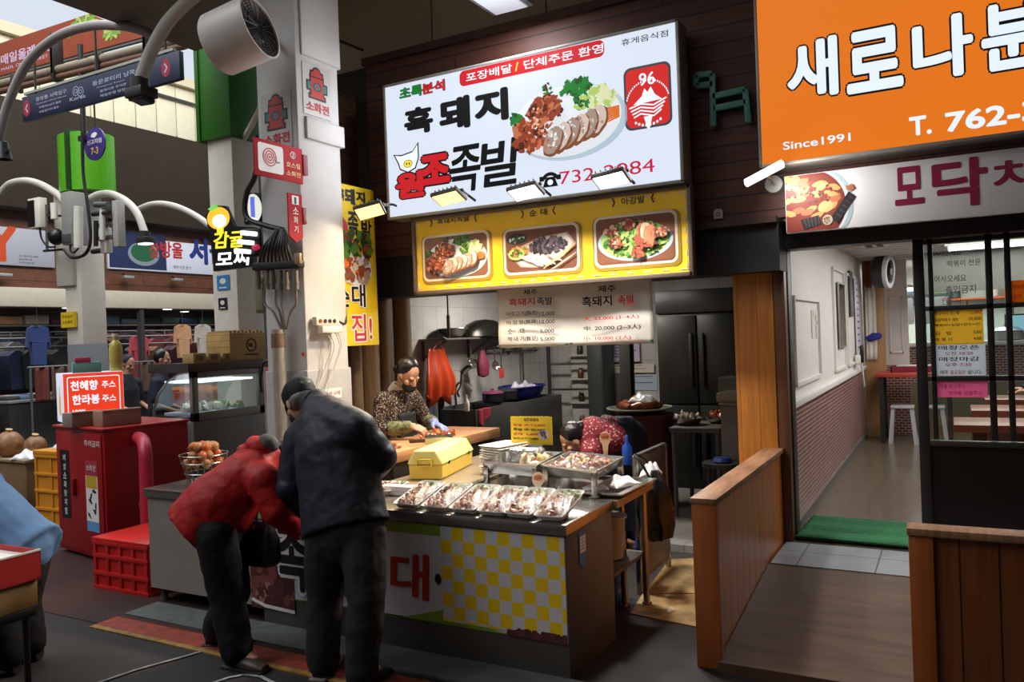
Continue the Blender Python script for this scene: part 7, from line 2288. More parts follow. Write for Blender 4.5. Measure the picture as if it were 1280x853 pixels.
# equipment boxes on the post
Yb = Yq - 0.22
def box_px(px0, py0, px1, py1, Yv, dep, name, label, mat, cat, extra=None):
 F = Face(plane_of(Yv),(px0, py0),(px1, py1))
 t = thing(name, label, cat, F.org)
 g = G(); g.box(0, F.w, 0, dep, 0, F.h, 0,0.012); g.build('housing', mat, t)
 if extra:
  extra(t, F)
 return t
GB = M('grey_equipment', (150,148,144),0.45, var=0.06)
def ex1(t, F):
 g = G(); g.box(0.01, F.w - 0.01,-0.012,0.0,0.02, F.h * 0.2,0,0.004); g.build('vent_panel', M('dark_vent', (70,68,66),0.6), t)
 g = G(); g.tube(smooth_path([(F.w * 0.5,0.05,0),(F.w * 0.6,0.03,-0.08),(F.w * 1.2,0.0,-0.12),(F.w * 1.8,0.02,-0.02)]),0.014,8); g.build('cable', M('black_rubber'), t)
box_px(75,241,90,305, Yb - 0.1,0.25, 'relay_box', 'tall grey equipment box on the left front of the green-headed post', GB, 'equipment', ex1)
def ex2(t, F):
 g = G(); g.box(0.0, F.w * 0.6,-0.006,0.0,0.02, F.h - 0.03,0,0.004); g.build('dark_face', M('black_acrylic'), t)
 g = G(); g.tube(smooth_path([(F.w * 0.7,0.05,0),(F.w * 0.8,0.05,-0.15),(F.w * 1.3,0.05,-0.28),(F.w * 1.9,0.05,-0.30)]),0.014,8); g.build('cable', M('black_rubber'), t)
box_px(34,249,50,284, Yb - 0.1,0.12, 'panel_antenna', 'small white and black antenna panel left of the green-headed post', WP, 'antenna', ex2)
def ex3(t, F):
 for k in range(3):
  g = G(); g.box(-0.42,0,0.02,0.1, F.h * (0.2 + 0.28 * k), F.h * (0.28 + 0.28 * k),0,0.004); g.build('clamp', M('grey_steel'), t)
box_px(139,251,148,308, Yb - 0.1,0.12, 'panel_antenna', 'tall pale antenna panel right of the green-headed post', M('pale_panel', (178,174,166),0.45), 'antenna', ex3)
def ex4(t, F):
 g = G(); g.cyl((F.w * 0.5,0.05, F.h),(F.w * 0.5,0.05, F.h + 0.18),0.03,0.02,14); g.build('gland', M('dark_steel'), t)
 g = G(); g.cyl((-0.25,0.06,0.05),(0.0,0.06,0.05),0.035, None, 14); g.build('port', M('dark_steel'), t)
box_px(124,285,133,316, Yb - 0.05,0.1, 'junction_box', 'small pale junction box between post and tall antenna panel', WP, 'equipment', ex4)
t = thing('antenna_mast', 'grey mast with clamps carrying the small equipment on the left of the post', 'mast', at(59,314, Y=Yb))
o_ = t.location.copy()
g = G(); g.cyl((0,0,0), at(58,256, Y=Yb) - o_, 0.02, None, 12); g.build('mast', M('grey_steel'), t)
g = G(); g.bar(at(45,268, Y=Yb) - o_, at(76,270, Y=Yb) - o_, 0.03,0.03); g.bar(at(55,314, Y=Yb) - o_, at(78,312, Y=Yb) - o_, 0.03,0.03); g.build('cross_arm', M('dark_steel'), t)
g = G(); g.cyl(at(67,254, Y=Yb - 0.05) - o_, at(68,274, Y=Yb - 0.05) - o_, 0.045, None, 14); g.build('amplifier', WP, t)
g = G(); g.ell(at(70,296, Y=Yb - 0.1) - o_, (0.11,0.11,0.12)); g.build('black_dome', M('black_acrylic'), t)
t = thing('mast_clamps', 'tangle of grey clamps and cylinders on the right of the post', 'fittings', at(118,300, Y=Yb))
o_ = t.location.copy()
for (a_, b_, r_, m_) in (((98,258),(98,310),0.06, WP),((128,262),(128,300),0.035, WP),((119,256),(135,256),0.04, M('grey_steel')),((116,268),(137,266),0.03, M('dark_steel')),((120,276),(120,308),0.03, M('dark_steel'))):
 g = G(); g.cyl(at(*a_, Y=Yb - 0.15) - o_, at(*b_, Y=Yb - 0.15) - o_, r_, None, 14); g.build('fitting', m_, t)
# lamp arcs
ARC = M('white_arc_pipe', (206,200,190),0.45)
def lamp_arc(pxs, Yv, r, name, label, lamp=None):
 pts = [at(x, y, Y=Yv) for x, y in pxs]
 o_ = pts[0].copy()
 t = thing(name, label, 'lamp', o_)
 g = G(); g.tube([p - o_ for p in smooth_path(pts, 8)], r, 12); g.build('arc_pipe', ARC if len(pxs) < 7 else M('grey_arc_pipe', (158,150,148),0.5), t)
 if lamp:
  p = pts[-1] - o_
  g = G(); g.box(p.x - 0.09, p.x + 0.11, p.y - 0.08, p.y + 0.08, p.z - 0.13, p.z - 0.05,0,0.01); g.cyl(p + V3(0,0,-0.06), p + V3(0,0,0.03), r * 1.4); g.build('lamp_head', M('lamp_housing'), t)
  g = G(); g.box(p.x - 0.07, p.x + 0.09, p.y - 0.06, p.y + 0.06, p.z - 0.15, p.z - 0.13,0,0.004); g.build('lens', M('arc_lens', (246,246,236),0.3, em=1.6) if lamp == 'on' else M('dark_lens', (30,30,34),0.2), t)
 return t
lamp_arc([(0,242),(12,230),(32,226),(52,231),(72,243),(80,252)], Yq - 0.1,0.05, 'lamp_arc', 'white arched lamp pipe left of the green-headed post')
lamp_arc([(114,248),(125,243),(140,243),(158,252),(172,268),(181,292)], Yq - 0.1,0.05, 'lamp_arc', 'white arched lamp pipe with a lit lamp right of the green-headed post', 'on')
lamp_arc([(173,262),(188,256),(205,255),(225,260),(245,270),(262,282)], 7.6,0.042, 'lamp_arc', 'white arched pipe passing behind the grey post towards the neon sign')
lamp_arc([(-6,190),(0,165),(12,125),(35,78),(70,47),(110,33),(150,32),(180,39),(198,50)], 4.9,0.045, 'lamp_arc', 'long grey arched pipe crossing the orange banner at the top left')
lamp_arc([(246,-8),(228,8),(208,30),(192,58),(182,82),(175,103)], 4.2,0.05, 'lamp_arc', 'thick grey arched pipe ending in a black flood lamp beside the drum fan', 'off')
p = at(177,125, Y=4.2)
t = thing('flood_light', 'black unlit flood lamp hanging in front of the blue direction sign', 'lamp', p)
g = G(); g.obox((0,0,0),(0.17,0.12,0.03), Euler((R(-12), R(4),0)).to_matrix(),0,0.006)
for k in range(7):
 g.obox((-0.066 + 0.022 * k, 0,0.03),(0.006,0.10,0.045), None)
g.build('housing', M('black_acrylic'), t)
g = G(); g.obox((0,0,-0.018),(0.14,0.1,0.006), Euler((R(-12), R(4),0)).to_matrix()); g.build('lens', M('dark_lens'), t)
g = G(); g.tube([(-0.07,0,0.02),(-0.06,0,0.07),(0.0,0,0.09)], 0.008,8); g.tube([(0.07,0,0.02),(0.06,0,0.07),(0.0,0,0.09)], 0.008,8); g.build('bracket', M('black_rubber'), t)
# dark lamp hanging low left
t = thing('hanging_lamp', 'dark lamp head at the left edge under the grey arch', 'lamp', at(4,190, Y=4.9))
g = G(); g.lathe([(0.02,0.12),(0.05,0.10),(0.07,0.0),(0.09,-0.08),(0.07,-0.08),(0.05,0)], n=18); g.build('shade', M('black_acrylic'), t)
g = G(); g.box(-0.09,0.09,-0.02,0.02,-0.02,0.02,0,0.004); g.build('bracket', M('dark_steel'), t)
# blue direction sign
Yd = 6.0
a, b, c = at(27,122, Y=Yd), at(224,72, Y=Yd), at(222,112, Y=Yd)
t = thing('direction_sign', 'long dark blue direction sign hanging across the lane with arrows at both ends', 'sign', (a.x, Yd, at(27,153, Y=Yd).z))
w, h = b.x - a.x, a.z - at(27,153, Y=Yd).z
g = G(); g.box(0, w, 0,0.06,0, h, 0,0.006); g.build('board', M('navy_board', (20,30,62),0.5), t)
PW = M('print_pale', (176,184,204),0.5)
flat(t, 'arrow_disc', [(oval(0.1, h * 0.5,0.075,0.1,20),0),(stroke([(0.12, h * 0.66),(0.08, h * 0.5),(0.12, h * 0.34)], 0.022),1)], [M('print_magenta', (150,30,60),0.5), PW], 1)
flat(t, 'arrow_disc', [(oval(w - 0.22, h * 0.52,0.075,0.1,20),0),(stroke([(w - 0.24, h * 0.68),(w - 0.20, h * 0.52),(w - 0.24, h * 0.36)], 0.022),1)], [M('print_magenta', (150,30,60),0.5), PW], 1)
for bd, u, v, hh, ww in (('중앙통 서쪽입구', 0.30,0.66,0.16,0.62),('Seogwipo Maeil Market', 0.30,0.52,0.06,0.62),('아케이드상가 올레', 0.36,0.34,0.09,0.44),('이중섭거리 방향', 0.36,0.16,0.09,0.40),
       ('동문로터리 남쪽출구', 1.42,0.62,0.18,0.98),('Dongmun Rotary', 1.5,0.48,0.06,0.5),('올레시장 주차장', 1.55,0.30,0.10,0.48),('제일은행 방향', 1.55,0.12,0.10,0.46),('Korea', 0.98,0.28,0.14,0.3)):
 if u + ww < w - 0.3:
  lettering(t, bd, u, v * h, hh * h / 1.0, PW, w=ww, layer=1, bold=0.004)
flat(t, 'swirl_mark', [(ring(1.1, h * 0.62,0.05,0.058,18),0),(ring(1.19, h * 0.55,0.05,0.058,18),0),(ring(1.1, h * 0.62,0.02,0.027,14),0),(ring(1.19, h * 0.55,0.02,0.027,14),0)], [PW], 1)
for x in (0.25, w * 0.5, w - 0.25):
 g = G(); g.cyl((x, 0.03, h),(x, 0.03, h + 0.55),0.014); g.build('hanger', M('dark_steel'), t)
g = G(); g.box(0.05, w - 0.1,0.0,0.05, h + 0.02, h + 0.05); g.build('top_channel', M('pale_metal'), t)
# round purple position sign
p = at(118,180, Y=6.9)
t = thing('round_sign', 'round purple sign with yellow numbers beside the green-headed post', 'sign', p)
rs = (at(131,180, Y=6.9).x - at(105,180, Y=6.9).x) / 2
g = G(); g.cyl((0,0.02,0),(0,0,0), rs, None, 36); g.build('disc', M('purple_disc', (62,44,122),0.4), t)
lettering(t, '신고지점', 0,0.0, rs * 0.30, WHITEINK, w=rs * 1.4, layer=1, bold=0.01, align='C')
lettering(t, '7-3', 0,-rs * 0.62, rs * 0.42, M('print_gold', (226,190,60),0.5), layer=1, bold=0.02, align='C')
flat(t, 'phone_print', [(blot(0, rs * 0.55, rs * 0.3, rs * 0.16,0.2,12,0.3),0)], [WHITEINK], 1)
g = G(); g.cyl((0,0.02, rs),(0,0.02, rs + 0.9),0.012); g.build('hanger', M('dark_steel'), t)
t = thing('drop_pole', 'dark drop pole hanging above the round purple sign', 'pole', at(105,175, Y=6.9))
g = G(); g.cyl((0,0,0),(0,0,1.3),0.035); g.build('pole', M('dark_steel'), t)
g = G(); g.box(-0.06,0.06,-0.05,0.05,-0.02,0.05); g.build('bracket', M('dark_steel'), t)
# orange banner of the market
Yo = 7.2
pts = [at(-30,103, Y=Yo), at(180,46, Y=Yo), at(112,17, Y=Yo), at(-30,64, Y=Yo)]
o_ = pts[0].copy()
t = thing('market_banner', 'orange-brown market banner with pale lettering and a green palm at the top left', 'banner', o_)
g = G(); g.rings([[p - o_ for p in pts], [p - o_ + V3(0,0.03,0) for p in pts]]); g.build('cloth', M('orange_banner', (138,54,24),0.6, var=0.06), t, smooth=False)
def ob(px, py):
 p = at(px, py, Y=Yo) - o_
 return (p.x, p.z)
a, b = ob(-22,90), ob(61,47)
sl = math.atan2(ob(61,65)[1] - ob(0,84)[1], ob(61,65)[0] - ob(0,84)[0])
u = ob(-30,92)
lettering(t, '서귀포매일올레시장', u[0], u[1], 0.16, M('print_lilac', (206,180,214),0.5), w=2.05, layer=1, bold=0.02, rot=sl + 0.0)
u = ob(-30,99)
lettering(t, 'SEOGWIPO MAEIL OLLE MARKET', u[0], u[1] - 0.0,0.045, M('print_lilac'), w=1.9, layer=1, rot=sl)
c = ob(104,35)
lf = []
for k in range(9):
 th = R(-10 + 25 * k)
 lf.append((stroke([c, (c[0] + 0.2 * math.cos(th), c[1] + 0.13 * math.sin(th) + 0.03),(c[0] + 0.36 * math.cos(th), c[1] + 0.2 * math.sin(th) - 0.03)], 0.05), k % 2))
c2 = ob(140,41)
for k in range(6):
 th = R(150 + 38 * k)
 lf.append((stroke([c2,(c2[0] + 0.2 * math.cos(th), c2[1] + 0.1 * math.sin(th))], 0.05),(k + 1) % 2))
flat(t, 'palm_print', lf, [M('print_palm', (106,150,50),0.5), M('print_palm_pale', (160,180,90),0.5)], 1)
g = G(); g.bar(pts[0] - o_ + V3(0,0.04,-0.02), pts[1] - o_ + V3(0,0.04,-0.02),0.05,0.03); g.build('edge_rail', M('grey_steel'), t)
# cable trunking below it
for k, (dy, r, lb) in enumerate(((0,0.06, 'grey cable trunking running below the orange banner'),(9,0.045, 'rusty pipe running below the grey trunking above the blue sign'))):
 p0, p1 = at(-10,108 + dy, Y=6.9), at(232,48 + dy, Y=6.9)
 t = thing('trunking' if k == 0 else 'overhead_pipe', lb, 'pipe', p0)
 g = G(); g.cyl((0,0,0), p1 - p0, r, None, 12); g.build('pipe', M('grey_tan_pipe' if k == 0 else 'rusty_pipe', (136,122,104) if k == 0 else (110,74,58),0.5, var=0.2), t)
 for j in range(4):
  q = (p1 - p0) * (0.15 + 0.23 * j)
  g = G(); g.box(q.x - 0.03, q.x + 0.03,-0.08,0.08, q.z - 0.07, q.z + 0.5 if j % 2 else q.z + 0.08,0,0.004); g.build('hanger', M('dark_steel'), t)
# ---- far signs
def far_sign(p0, p1, label, base, Xv=SX + 0.06):
 F = Face(plane_of(Xv=Xv), p0, p1, 'Y')
 t = thing('shop_sign', label, 'sign', F.org, PI / 2)
 g = G(); g.box(0, F.w, 0,0.08,0, F.h, 0,0.01); g.build('board', base, t)
 return t, F
t, F = far_sign((134,287),(300,340), 'far white shop sign with red and blue lettering and a bowl picture', M('far_sign_white', (214,216,230),0.4, em=0.12))
F.org.z = at(140,336, X=SX + 0.06).z; t.location.z = F.org.z
F.h = at(150,286, X=SX + 0.06).z - F.org.z
put(t, F, '찰', (186,322),(199,304), REDINK, 1,0.03)
put(t, F, '방울', (201,322),(228,304), REDINK, 1,0.03)
put(t, F, '서울', (237,330),(285,301), M('print_royal', (30,54,130),0.5),1,0.05)
flat(t, 'bowl_picture', [(rect(0.02,0.03, F.w * 0.40, F.h - 0.03),0),(oval(F.w * 0.24, F.h * 0.42, F.w * 0.11, F.h * 0.3),1),(oval(F.w * 0.24, F.h * 0.46, F.w * 0.09, F.h * 0.24),2)], [M('print_night_blue', (28,42,84),0.5), M('print_silver', (136,146,156),0.5), M('print_deep_green', (30,96,60),0.5)], 1)
lettering(t, '제주시장 분식', F.w * 0.45, F.h * 0.10, F.h * 0.09, INK, layer=1)
for k in range(3):
 q = thing('sign_lamp', ['small lamp under the left part of the far red and blue sign', 'small lamp under the middle of the far red and blue sign', 'small lamp under the right part of the far red and blue sign'][k], 'lamp', (SX + 0.16, F.org.y + F.w * (0.1 + 0.35 * k), F.org.z - 0.18))
 g = G(); g.box(-0.05,0.08,-0.12,0.12,-0.03,0.03,0,0.01); g.build('head', M('pale_metal'), q)
 g = G(); g.bar((-0.05,0,0),(-0.14,0,0.1),0.02,0.02); g.build('arm', M('dark_steel'), q)
t, F = far_sign((-60,277),(69,335), 'far grey shop sign with one big orange letter at the left edge', M('far_sign_grey', (172,174,184),0.5))
put(t, F, 'Y', (-16,326),(20,284), M('print_orange_deep', (200,70,20),0.5),1,0.04)
for k in range(3):
 lettering(t, ('제주 올레시장 명품관', '농수산물 직판', '서귀포 매일시장')[k], F.w * 0.62, F.h * (0.24 - 0.09 * k), F.h * 0.055, M('faded_ink'), layer=1)
q = thing('sign_lamp', 'small lamp under the far grey sign with the orange letter', 'lamp', at(4,344, X=SX + 0.16))
g = G(); g.box(-0.05,0.08,-0.14,0.14,-0.03,0.03,0,0.01); g.build('head', M('pale_metal'), q)
g = G(); g.bar((-0.05,0,0),(-0.14,0,0.1),0.02,0.02); g.build('arm', M('dark_steel'), q)
# yellow notice on the post
F = Face(plane_of(Yq - 0.012),(80,391),(97,409))
q = thing('post_notice', 'yellow notice on the white post with the green head', 'notice', (F.org.x, Yq - 0.06, F.org.z))
g = G(); g.box(0, F.w, -0.003,0.045,0, F.h); g.build('sheet', M('notice_yellow', (226,188,24),0.5), q, smooth=False)
lettering(q, '주차금지', F.w * 0.1, F.h * 0.6, F.h * 0.2, INK, w=F.w * 0.8, layer=1, y0=-0.003); lettering(q, '소방통로', F.w * 0.1, F.h * 0.25, F.h * 0.2, INK, w=F.w * 0.8, layer=1, y0=-0.003)
# ---- red hose cabinet and what stands on it
ang = R(-9)
RBX = V3(-5.78,3.93,0)
t = thing('hose_cabinet', 'big red steel fire hose cabinet standing left of the counter', 'cabinet', RBX, ang)
RC = M('cabinet_red', (158,20,26),0.4, var=0.12, scale=3)
cw, cd, ch = 0.84,0.70,1.06
g = G(); g.box(-cw, 0,0, cd, 0.03, ch - 0.02,0,0.006); g.build('body', RC, t)
g = G(); g.box(-cw - 0.015,0.015,-0.02, cd + 0.01, ch - 0.02, ch, 0,0.006); g.build('lid', M('cabinet_red_top', (170,34,36),0.35), t)
g = G(); g.box(-cw + 0.03,-0.03,-0.012,0.0,0.06, ch - 0.05,0,0.005); dr = g.build('door', RC, t)
g = G(); g.box(-0.50,-0.47,-0.04,-0.012,0.5,0.64,0,0.006); g.build('handle', M('safety_red_dark'), dr)
flat(t, 'black_strip', [(rect(-cw + 0.10,0.30,-cw + 0.26,0.86),0)], [M('black_strip', (22,24,24),0.4)], 1, y0=-0.012)
for k, c_ in enumerate('비상소화장치함'):
 lettering(t, c_, -cw + 0.18,0.77 - 0.073 * k, 0.055, WHITEINK, layer=2, bold=0.01, align='C', y0=-0.012)
lettering(t, '주의금지', -0.30,0.91,0.05, WHITEINK, w=0.25, layer=1, bold=0.005, y0=-0.012)
flat(t, 'notice_print', [(rect(-0.30,0.24,-0.10,0.80),0),(rect(-0.30,0.68,-0.10,0.80),1),(rect(-0.29,0.58,-0.11,0.68),2),(rect(-0.30,0.24,-0.10,0.32),3)] + [(blot(-0.2 + rnd.uniform(-0.06,0.06),0.36 + 0.04 * k, 0.03,0.015,0.4),4) for k in range(6)], [WHITEINK, M('print_pink_red', (170,50,70),0.5), M('print_mustard', (200,160,50),0.5), M('print_sky', (90,150,200),0.5), INK], 1, y0=-0.012)
lettering(t, '소화전', -0.28,0.72,0.045, WHITEINK, w=0.16, layer=3, y0=-0.012)
# pink-red bent pipe beside it
t = thing('red_pipe', 'pink-red bent pipe standing against the right side of the red cabinet', 'pipe', V3(-5.40,3.98,0))
g = G(); g.tube(smooth_path([at(160,552, Y=4.30) - t.location, at(174,548, Y=4.16) - t.location, at(181,560, Y=4.03) - t.location, at(183,600, Y=4.0) - t.location, V3(at(184,660, Y=3.98).x + 5.40,0.0,0.0)], 8),0.05,14); g.build('pipe', M('pink_red', (190,44,66),0.4), t)
g = G(); g.cyl(at(183,628, Y=4.0) - t.location, at(183,634, Y=4.0) - t.location, 0.053, None, 16); g.build('pipe_band', M('pink_red_dark', (150,34,54),0.4), t)
# red crate in front
p = at(193,745, Z=0)
t = thing('plastic_crate', 'red plastic crate on the ground between red cabinet and counter', 'crate', (-5.33,3.52,0))
CRT = M('crate_red', (188,26,24),0.4)
W_, D_, H_ = 0.57,0.42,0.34
g = G()
for x0, x1, y0, y1 in ((0, W_, 0,0.015),(0, W_, D_ - 0.015, D_),(0,0.015,0, D_),(W_ - 0.015, W_, 0, D_)):
 g.box(x0, x1, y0, y1,0, H_)
for k in range(5):
 x = 0.0 + k * (W_ - 0.03) / 4
 g.box(x, x + 0.03,-0.012,0.0,0, H_, 0,0.003); g.box(W_, W_ + 0.012, k * (D_ - 0.03) / 4, k * (D_ - 0.03) / 4 + 0.03,0, H_, 0,0.003)
for z in (0.0,0.10,0.22, H_ - 0.03):
 g.box(-0.008, W_ + 0.008,-0.014,0, z, z + 0.03,0,0.003); g.box(W_, W_ + 0.014,0, D_, z, z + 0.03,0,0.003)
g.box(0, W_, 0, D_, 0.0,0.012)
g.build('crate', CRT, t)
g = G(); g.box(-0.012, W_ + 0.012,-0.012, D_ + 0.012, H_, H_ + 0.02,0,0.005); g.build('lid', M('crate_lid', (206,36,30),0.35), t)
# juice light box
Z0 = 1.061
p = V3(-6.49,4.34, Z0)
t = thing('juice_lightbox', 'small lit red and white box sign for juice standing on the red cabinet', 'sign', p, R(66))
w, d, h = 0.47,0.36,0.42
g = G(); g.box(-w / 2, w / 2,0, d, 0, h, 0,0.006); g.build('casing', lit('lit_box_white', (226,228,246),0.75,0.3), t)
g = G(); g.box(-w / 2 + 0.004, w / 2 - 0.004,-0.006,0.0,0.004, h - 0.004); g.build('lit_face', lit('lit_tomato', (238,66,38),0.95), t)
flat(t, 'white_border', [(rrect(-w / 2 + 0.03,0.03, w / 2 - 0.03, h - 0.03,0.02),0),(rrect(-w / 2 + 0.037,0.037, w / 2 - 0.037, h - 0.037,0.016),1)], [L_WHITE, lit('lit_tomato', (238,66,38),0.95)], 1, y0=-0.006)
for bd, u, v, hh, ww in (('천혜향', -0.18,0.27,0.085,0.21),('주스', 0.06,0.28,0.06,0.11),('한라봉', -0.17,0.15,0.085,0.21),('주스', 0.06,0.16,0.06,0.11),('100%', -0.17,0.07,0.04,0.10)):
 lettering(t, bd, u, v, hh, L_WHITE, w=ww, layer=3, bold=0.03 if hh > 0.07 else 0.02, y0=-0.006)
g = G()
g.prism([(0.14,0.06),(0.22,0.06),(0.22,0.20),(0.19,0.26),(0.19,0.31),(0.17,0.31),(0.17,0.26),(0.14,0.20)], lambda a, b, dd: Vector((dd, a, b)),-w / 2 - 0.002,-w / 2); g.build('bottle_print', lit('lit_amber', (214,170,60),0.8), t)
q = thing('juice_bottle', 'tall bottle of yellow juice standing on the lit juice sign', 'bottle', p + V3(0.0,0.22, h + 0.001))
hb = 0.33
g = G(); g.lathe([(0.05,0),(0.056,0.01),(0.056,0.20),(0.045,0.245),(0.022,0.27),(0.022,0.30)], n=22); g.build('bottle', M('juice', (206,186,96),0.2, var=0.2, scale=6, stretch=(1,1,3)), q)
g = G(); g.cyl((0,0,0.30),(0,0, hb),0.026, None, 18); g.build('bottle_cap', FOAM, q)
q = thing('tissue_box', 'turquoise box with a pink flap on top of the lit juice sign', 'box', p + V3(-0.04,-0.02, h + 0.001), R(60))
g = G(); g.box(-0.12,0.10,-0.06,0.06,0,0.09,0,0.004); g.build('box', M('turquoise_card', (130,186,176),0.5), q)
g = G(); g.box(-0.10,0.02,-0.065,0.05,0.09,0.13,0,0.003); g.build('flap', M('pink_card', (200,70,100),0.5), q)
for k, (px, py, Yv, sx, sy, sz, rz, col, lb) in enumerate(((121,524,4.1,0.22,0.18,0.11,10,(150,128,116), 'grey-brown cardboard box on the red cabinet in front of the lit sign'),(153,523,4.28,0.30,0.2,0.12,6,(160,124,104), 'longer brown cardboard box on the red cabinet beside the lit sign'))):
 pp = at(px, py, Z=Z0)
 q = thing('cardboard_box', lb, 'box', (-6.22 + 0.27 * k, 4.04 + 0.13 * k, Z0), R(70 + rz))
 g = G(); g.box(-sx / 2, sx / 2,-sy / 2, sy / 2,0, sz, 0,0.003); g.build('box', M('card_%d' % k, col, 0.7, var=0.1), q)
 g = G(); g.box(-sx / 2, sx / 2,-0.02,0.02, sz, sz + 0.002); g.box(-sx / 2, sx / 2,-sy / 2 - 0.01,-sy / 2 + 0.03, sz + 0.001, sz + 0.012); g.build('tape', M('pale_tape', (196,176,160),0.5), q)
# ---- display counter of the next stall
DX = -6.12
t = thing('display_case', 'steel display case with curved glass end behind the red cabinet', 'display case', (DX, 5.05,0))
Ld = 0.88
DS = M('case_steel', (128,124,116),0.4,0.4, var=0.12, scale=3)
g = G(); g.box(-0.6,0,0, Ld, 0,0.98,0,0.008); g.build('base_cabinet', M('case_grey', (108,104,98),0.45,0.3, var=0.1, scale=2), t)
g = G()
for a_ in ((0,0.07),(Ld - 0.07, Ld)):
 g.box(-0.04,0.0, a_[0], a_[1], 0.98,1.44,0,0.004)
g.box(-0.04,0,0.0, Ld, 1.38,1.44,0,0.004); g.box(-0.04,0.0,0, Ld, 0.98,1.06,0,0.004)
g.build('front_frame', DS, t)
g = G(); g.box(-0.022,-0.018,0.07, Ld - 0.07,1.06,1.38); g.build('front_glass', GLASS('case_glass', clear=0.85), t)
prof = [(-0.04,1.44),(-0.2,1.42),(-0.36,1.35),(-0.48,1.24),(-0.56,1.1),(-0.58,0.98)]
g = G(); g.rings([[V3(x, 0.03, z) for x, z in prof] + [V3(x + 0.006,0.03, z - 0.006) for x, z in prof[::-1]], [V3(x, Ld - 0.03, z) for x, z in prof] + [V3(x + 0.006, Ld - 0.03, z - 0.006) for x, z in prof[::-1]]]); g.build('curved_glass', GLASS('case_glass'), t)
g = G(); g.poly([V3(x, 0.028, z) for x, z in prof] + [V3(-0.04,0.028,0.98)]); g.build('end_glass', GLASS('case_glass'), t)
g = G(); g.tube([V3(x, 0.02, z) for x, z in prof], 0.012,8); g.build('edge_trim', STEEL, t)
g = G(); g.box(-0.5,-0.05,0.1, Ld - 0.1,1.33,1.35,0,0.004); g.build('case_lamp', M('case_tube', (240,244,250),0.4, em=2.5), t)
g = G(); g.box(-0.5,-0.06,0.08, Ld - 0.08,1.02,1.05,0,0.004); g.build('shelf', M('lilac_white', (190,190,206),0.4), t)
g = G()
rg = random.Random(12)
for k in range(40):
 g.blob((rg.uniform(-0.46,-0.1), rg.uniform(0.12, Ld - 0.15),1.07 + rg.uniform(0,0.02)),(0.06,0.04,0.02), rg.choice([0,0,1,2]),0.3,8,5, rg=rg)
o = g.build('case_goods', [M('goods_pale', (206,204,190),0.5), M('goods_green', (110,140,80),0.5), M('goods_tan', (176,140,100),0.5)], loc=t.location)
tag(o, 'pale packed goods heaped inside the steel display case', 'goods', kind='stuff')
t = thing('case_top_board', 'dark wooden board on top of the steel display case', 'board', (DX, 5.05,1.442))
g = G(); g.box(-0.5,0.04,-0.06, Ld + 0.05,0,0.075,0,0.004); g.build('board', M('dark_walnut', (84,58,38),0.5, var=0.2, stretch=(8,1,8)), t)
g = G(); g.box(-0.5,0.05,-0.075,-0.06,-0.005,0.08,0,0.003); g.build('board_end', M('dark_table'), t)
KR = M('kraft_card', (178,146,92),0.7, var=0.12, scale=20)
for k in range(3):
 q = thing('kraft_box', ['small kraft box nearest the curved glass on the display case', 'second small kraft box on the display case', 'third small kraft box on the display case, beside the big one'][k], 'box', (DX - 0.03,5.08 + 0.17 * k, 1.518))
 g = G(); g.box(-0.12,0.03,0,0.14,0,0.09 - 0.005 * k, 0,0.003); g.build('box', KR, q)
 g = G(); g.box(0.031,0.032,0.03,0.11,0.02,0.07); g.build('label_print', M('kraft_dark', (120,90,54),0.6), q)
q = thing('kraft_carton', 'big patterned kraft carton with a round face print on the display case', 'box', (DX - 0.02,5.50,1.518))
g = G(); g.box(-0.3,0.03,0,0.45,0,0.27,0,0.004); g.build('box', MB('kraft_pattern', (172,134,70),(150,112,56),(190,156,94), 'YZ', 0.05,0.03,0.012,0.5, rough=0.7, bump=0), q)
g = G()
for k in range(9):
 y = 0.005 + 0.049 * k
 g.box(-0.28,0.025, y, y + 0.03,0.27,0.29 + 0.008 * (k % 2))
g.build('lid_edge', KR, q)
em_ = G()
ey, ez = 0.27,0.15
em_.prism(ring(ey, ez, 0.052,0.068,24), lambda a, b, d_: Vector((d_, a, b)),0.031,0.033)
em_.prism(oval(ey - 0.01, ez, 0.03,0.022,16), lambda a, b, d_: Vector((d_, a, b)),0.031,0.033)
em_.prism(rect(ey - 0.09, ez - 0.10, ey + 0.09, ez - 0.085), lambda a, b, d_: Vector((d_, a, b)),0.031,0.033)
em_.build('emblem', M('kraft_ink', (60,40,30),0.6), q)
# fire extinguisher at the pillar
t = thing('fire_extinguisher', 'red fire extinguisher with black hose on a thin stand left of the pillar', 'extinguisher', (at(326,480, Y=4.42).x - 0.03,4.42, at(326,508, Y=4.42).z))
t.location = (-4.83,4.78, t.location.z)
g = G(); g.cyl((0,0.02,-t.location.z),(0,0.02,0),0.02); g.cyl((0,0.02,-t.location.z),(0,0.02,-t.location.z + 0.02),0.09); g.build('stand', M('dark_steel'), t)
g = G(); g.lathe([(0.06,0),(0.065,0.01),(0.065,0.24),(0.05,0.28),(0.02,0.30),(0.02,0.33)], n=22); g.build('cylinder', M('extinguisher_red', (176,24,28),0.3), t)
g = G(); g.tube(smooth_path([(0,0,0.33),(-0.07,-0.03,0.32),(-0.09,-0.05,0.2),(-0.085,-0.05,0.08)]),0.012,8); g.build('hose', M('black_rubber'), t)
g = G(); g.box(-0.02,0.05,-0.012,0.012,0.33,0.36,0,0.003); g.build('handle', M('black_rubber'), t)
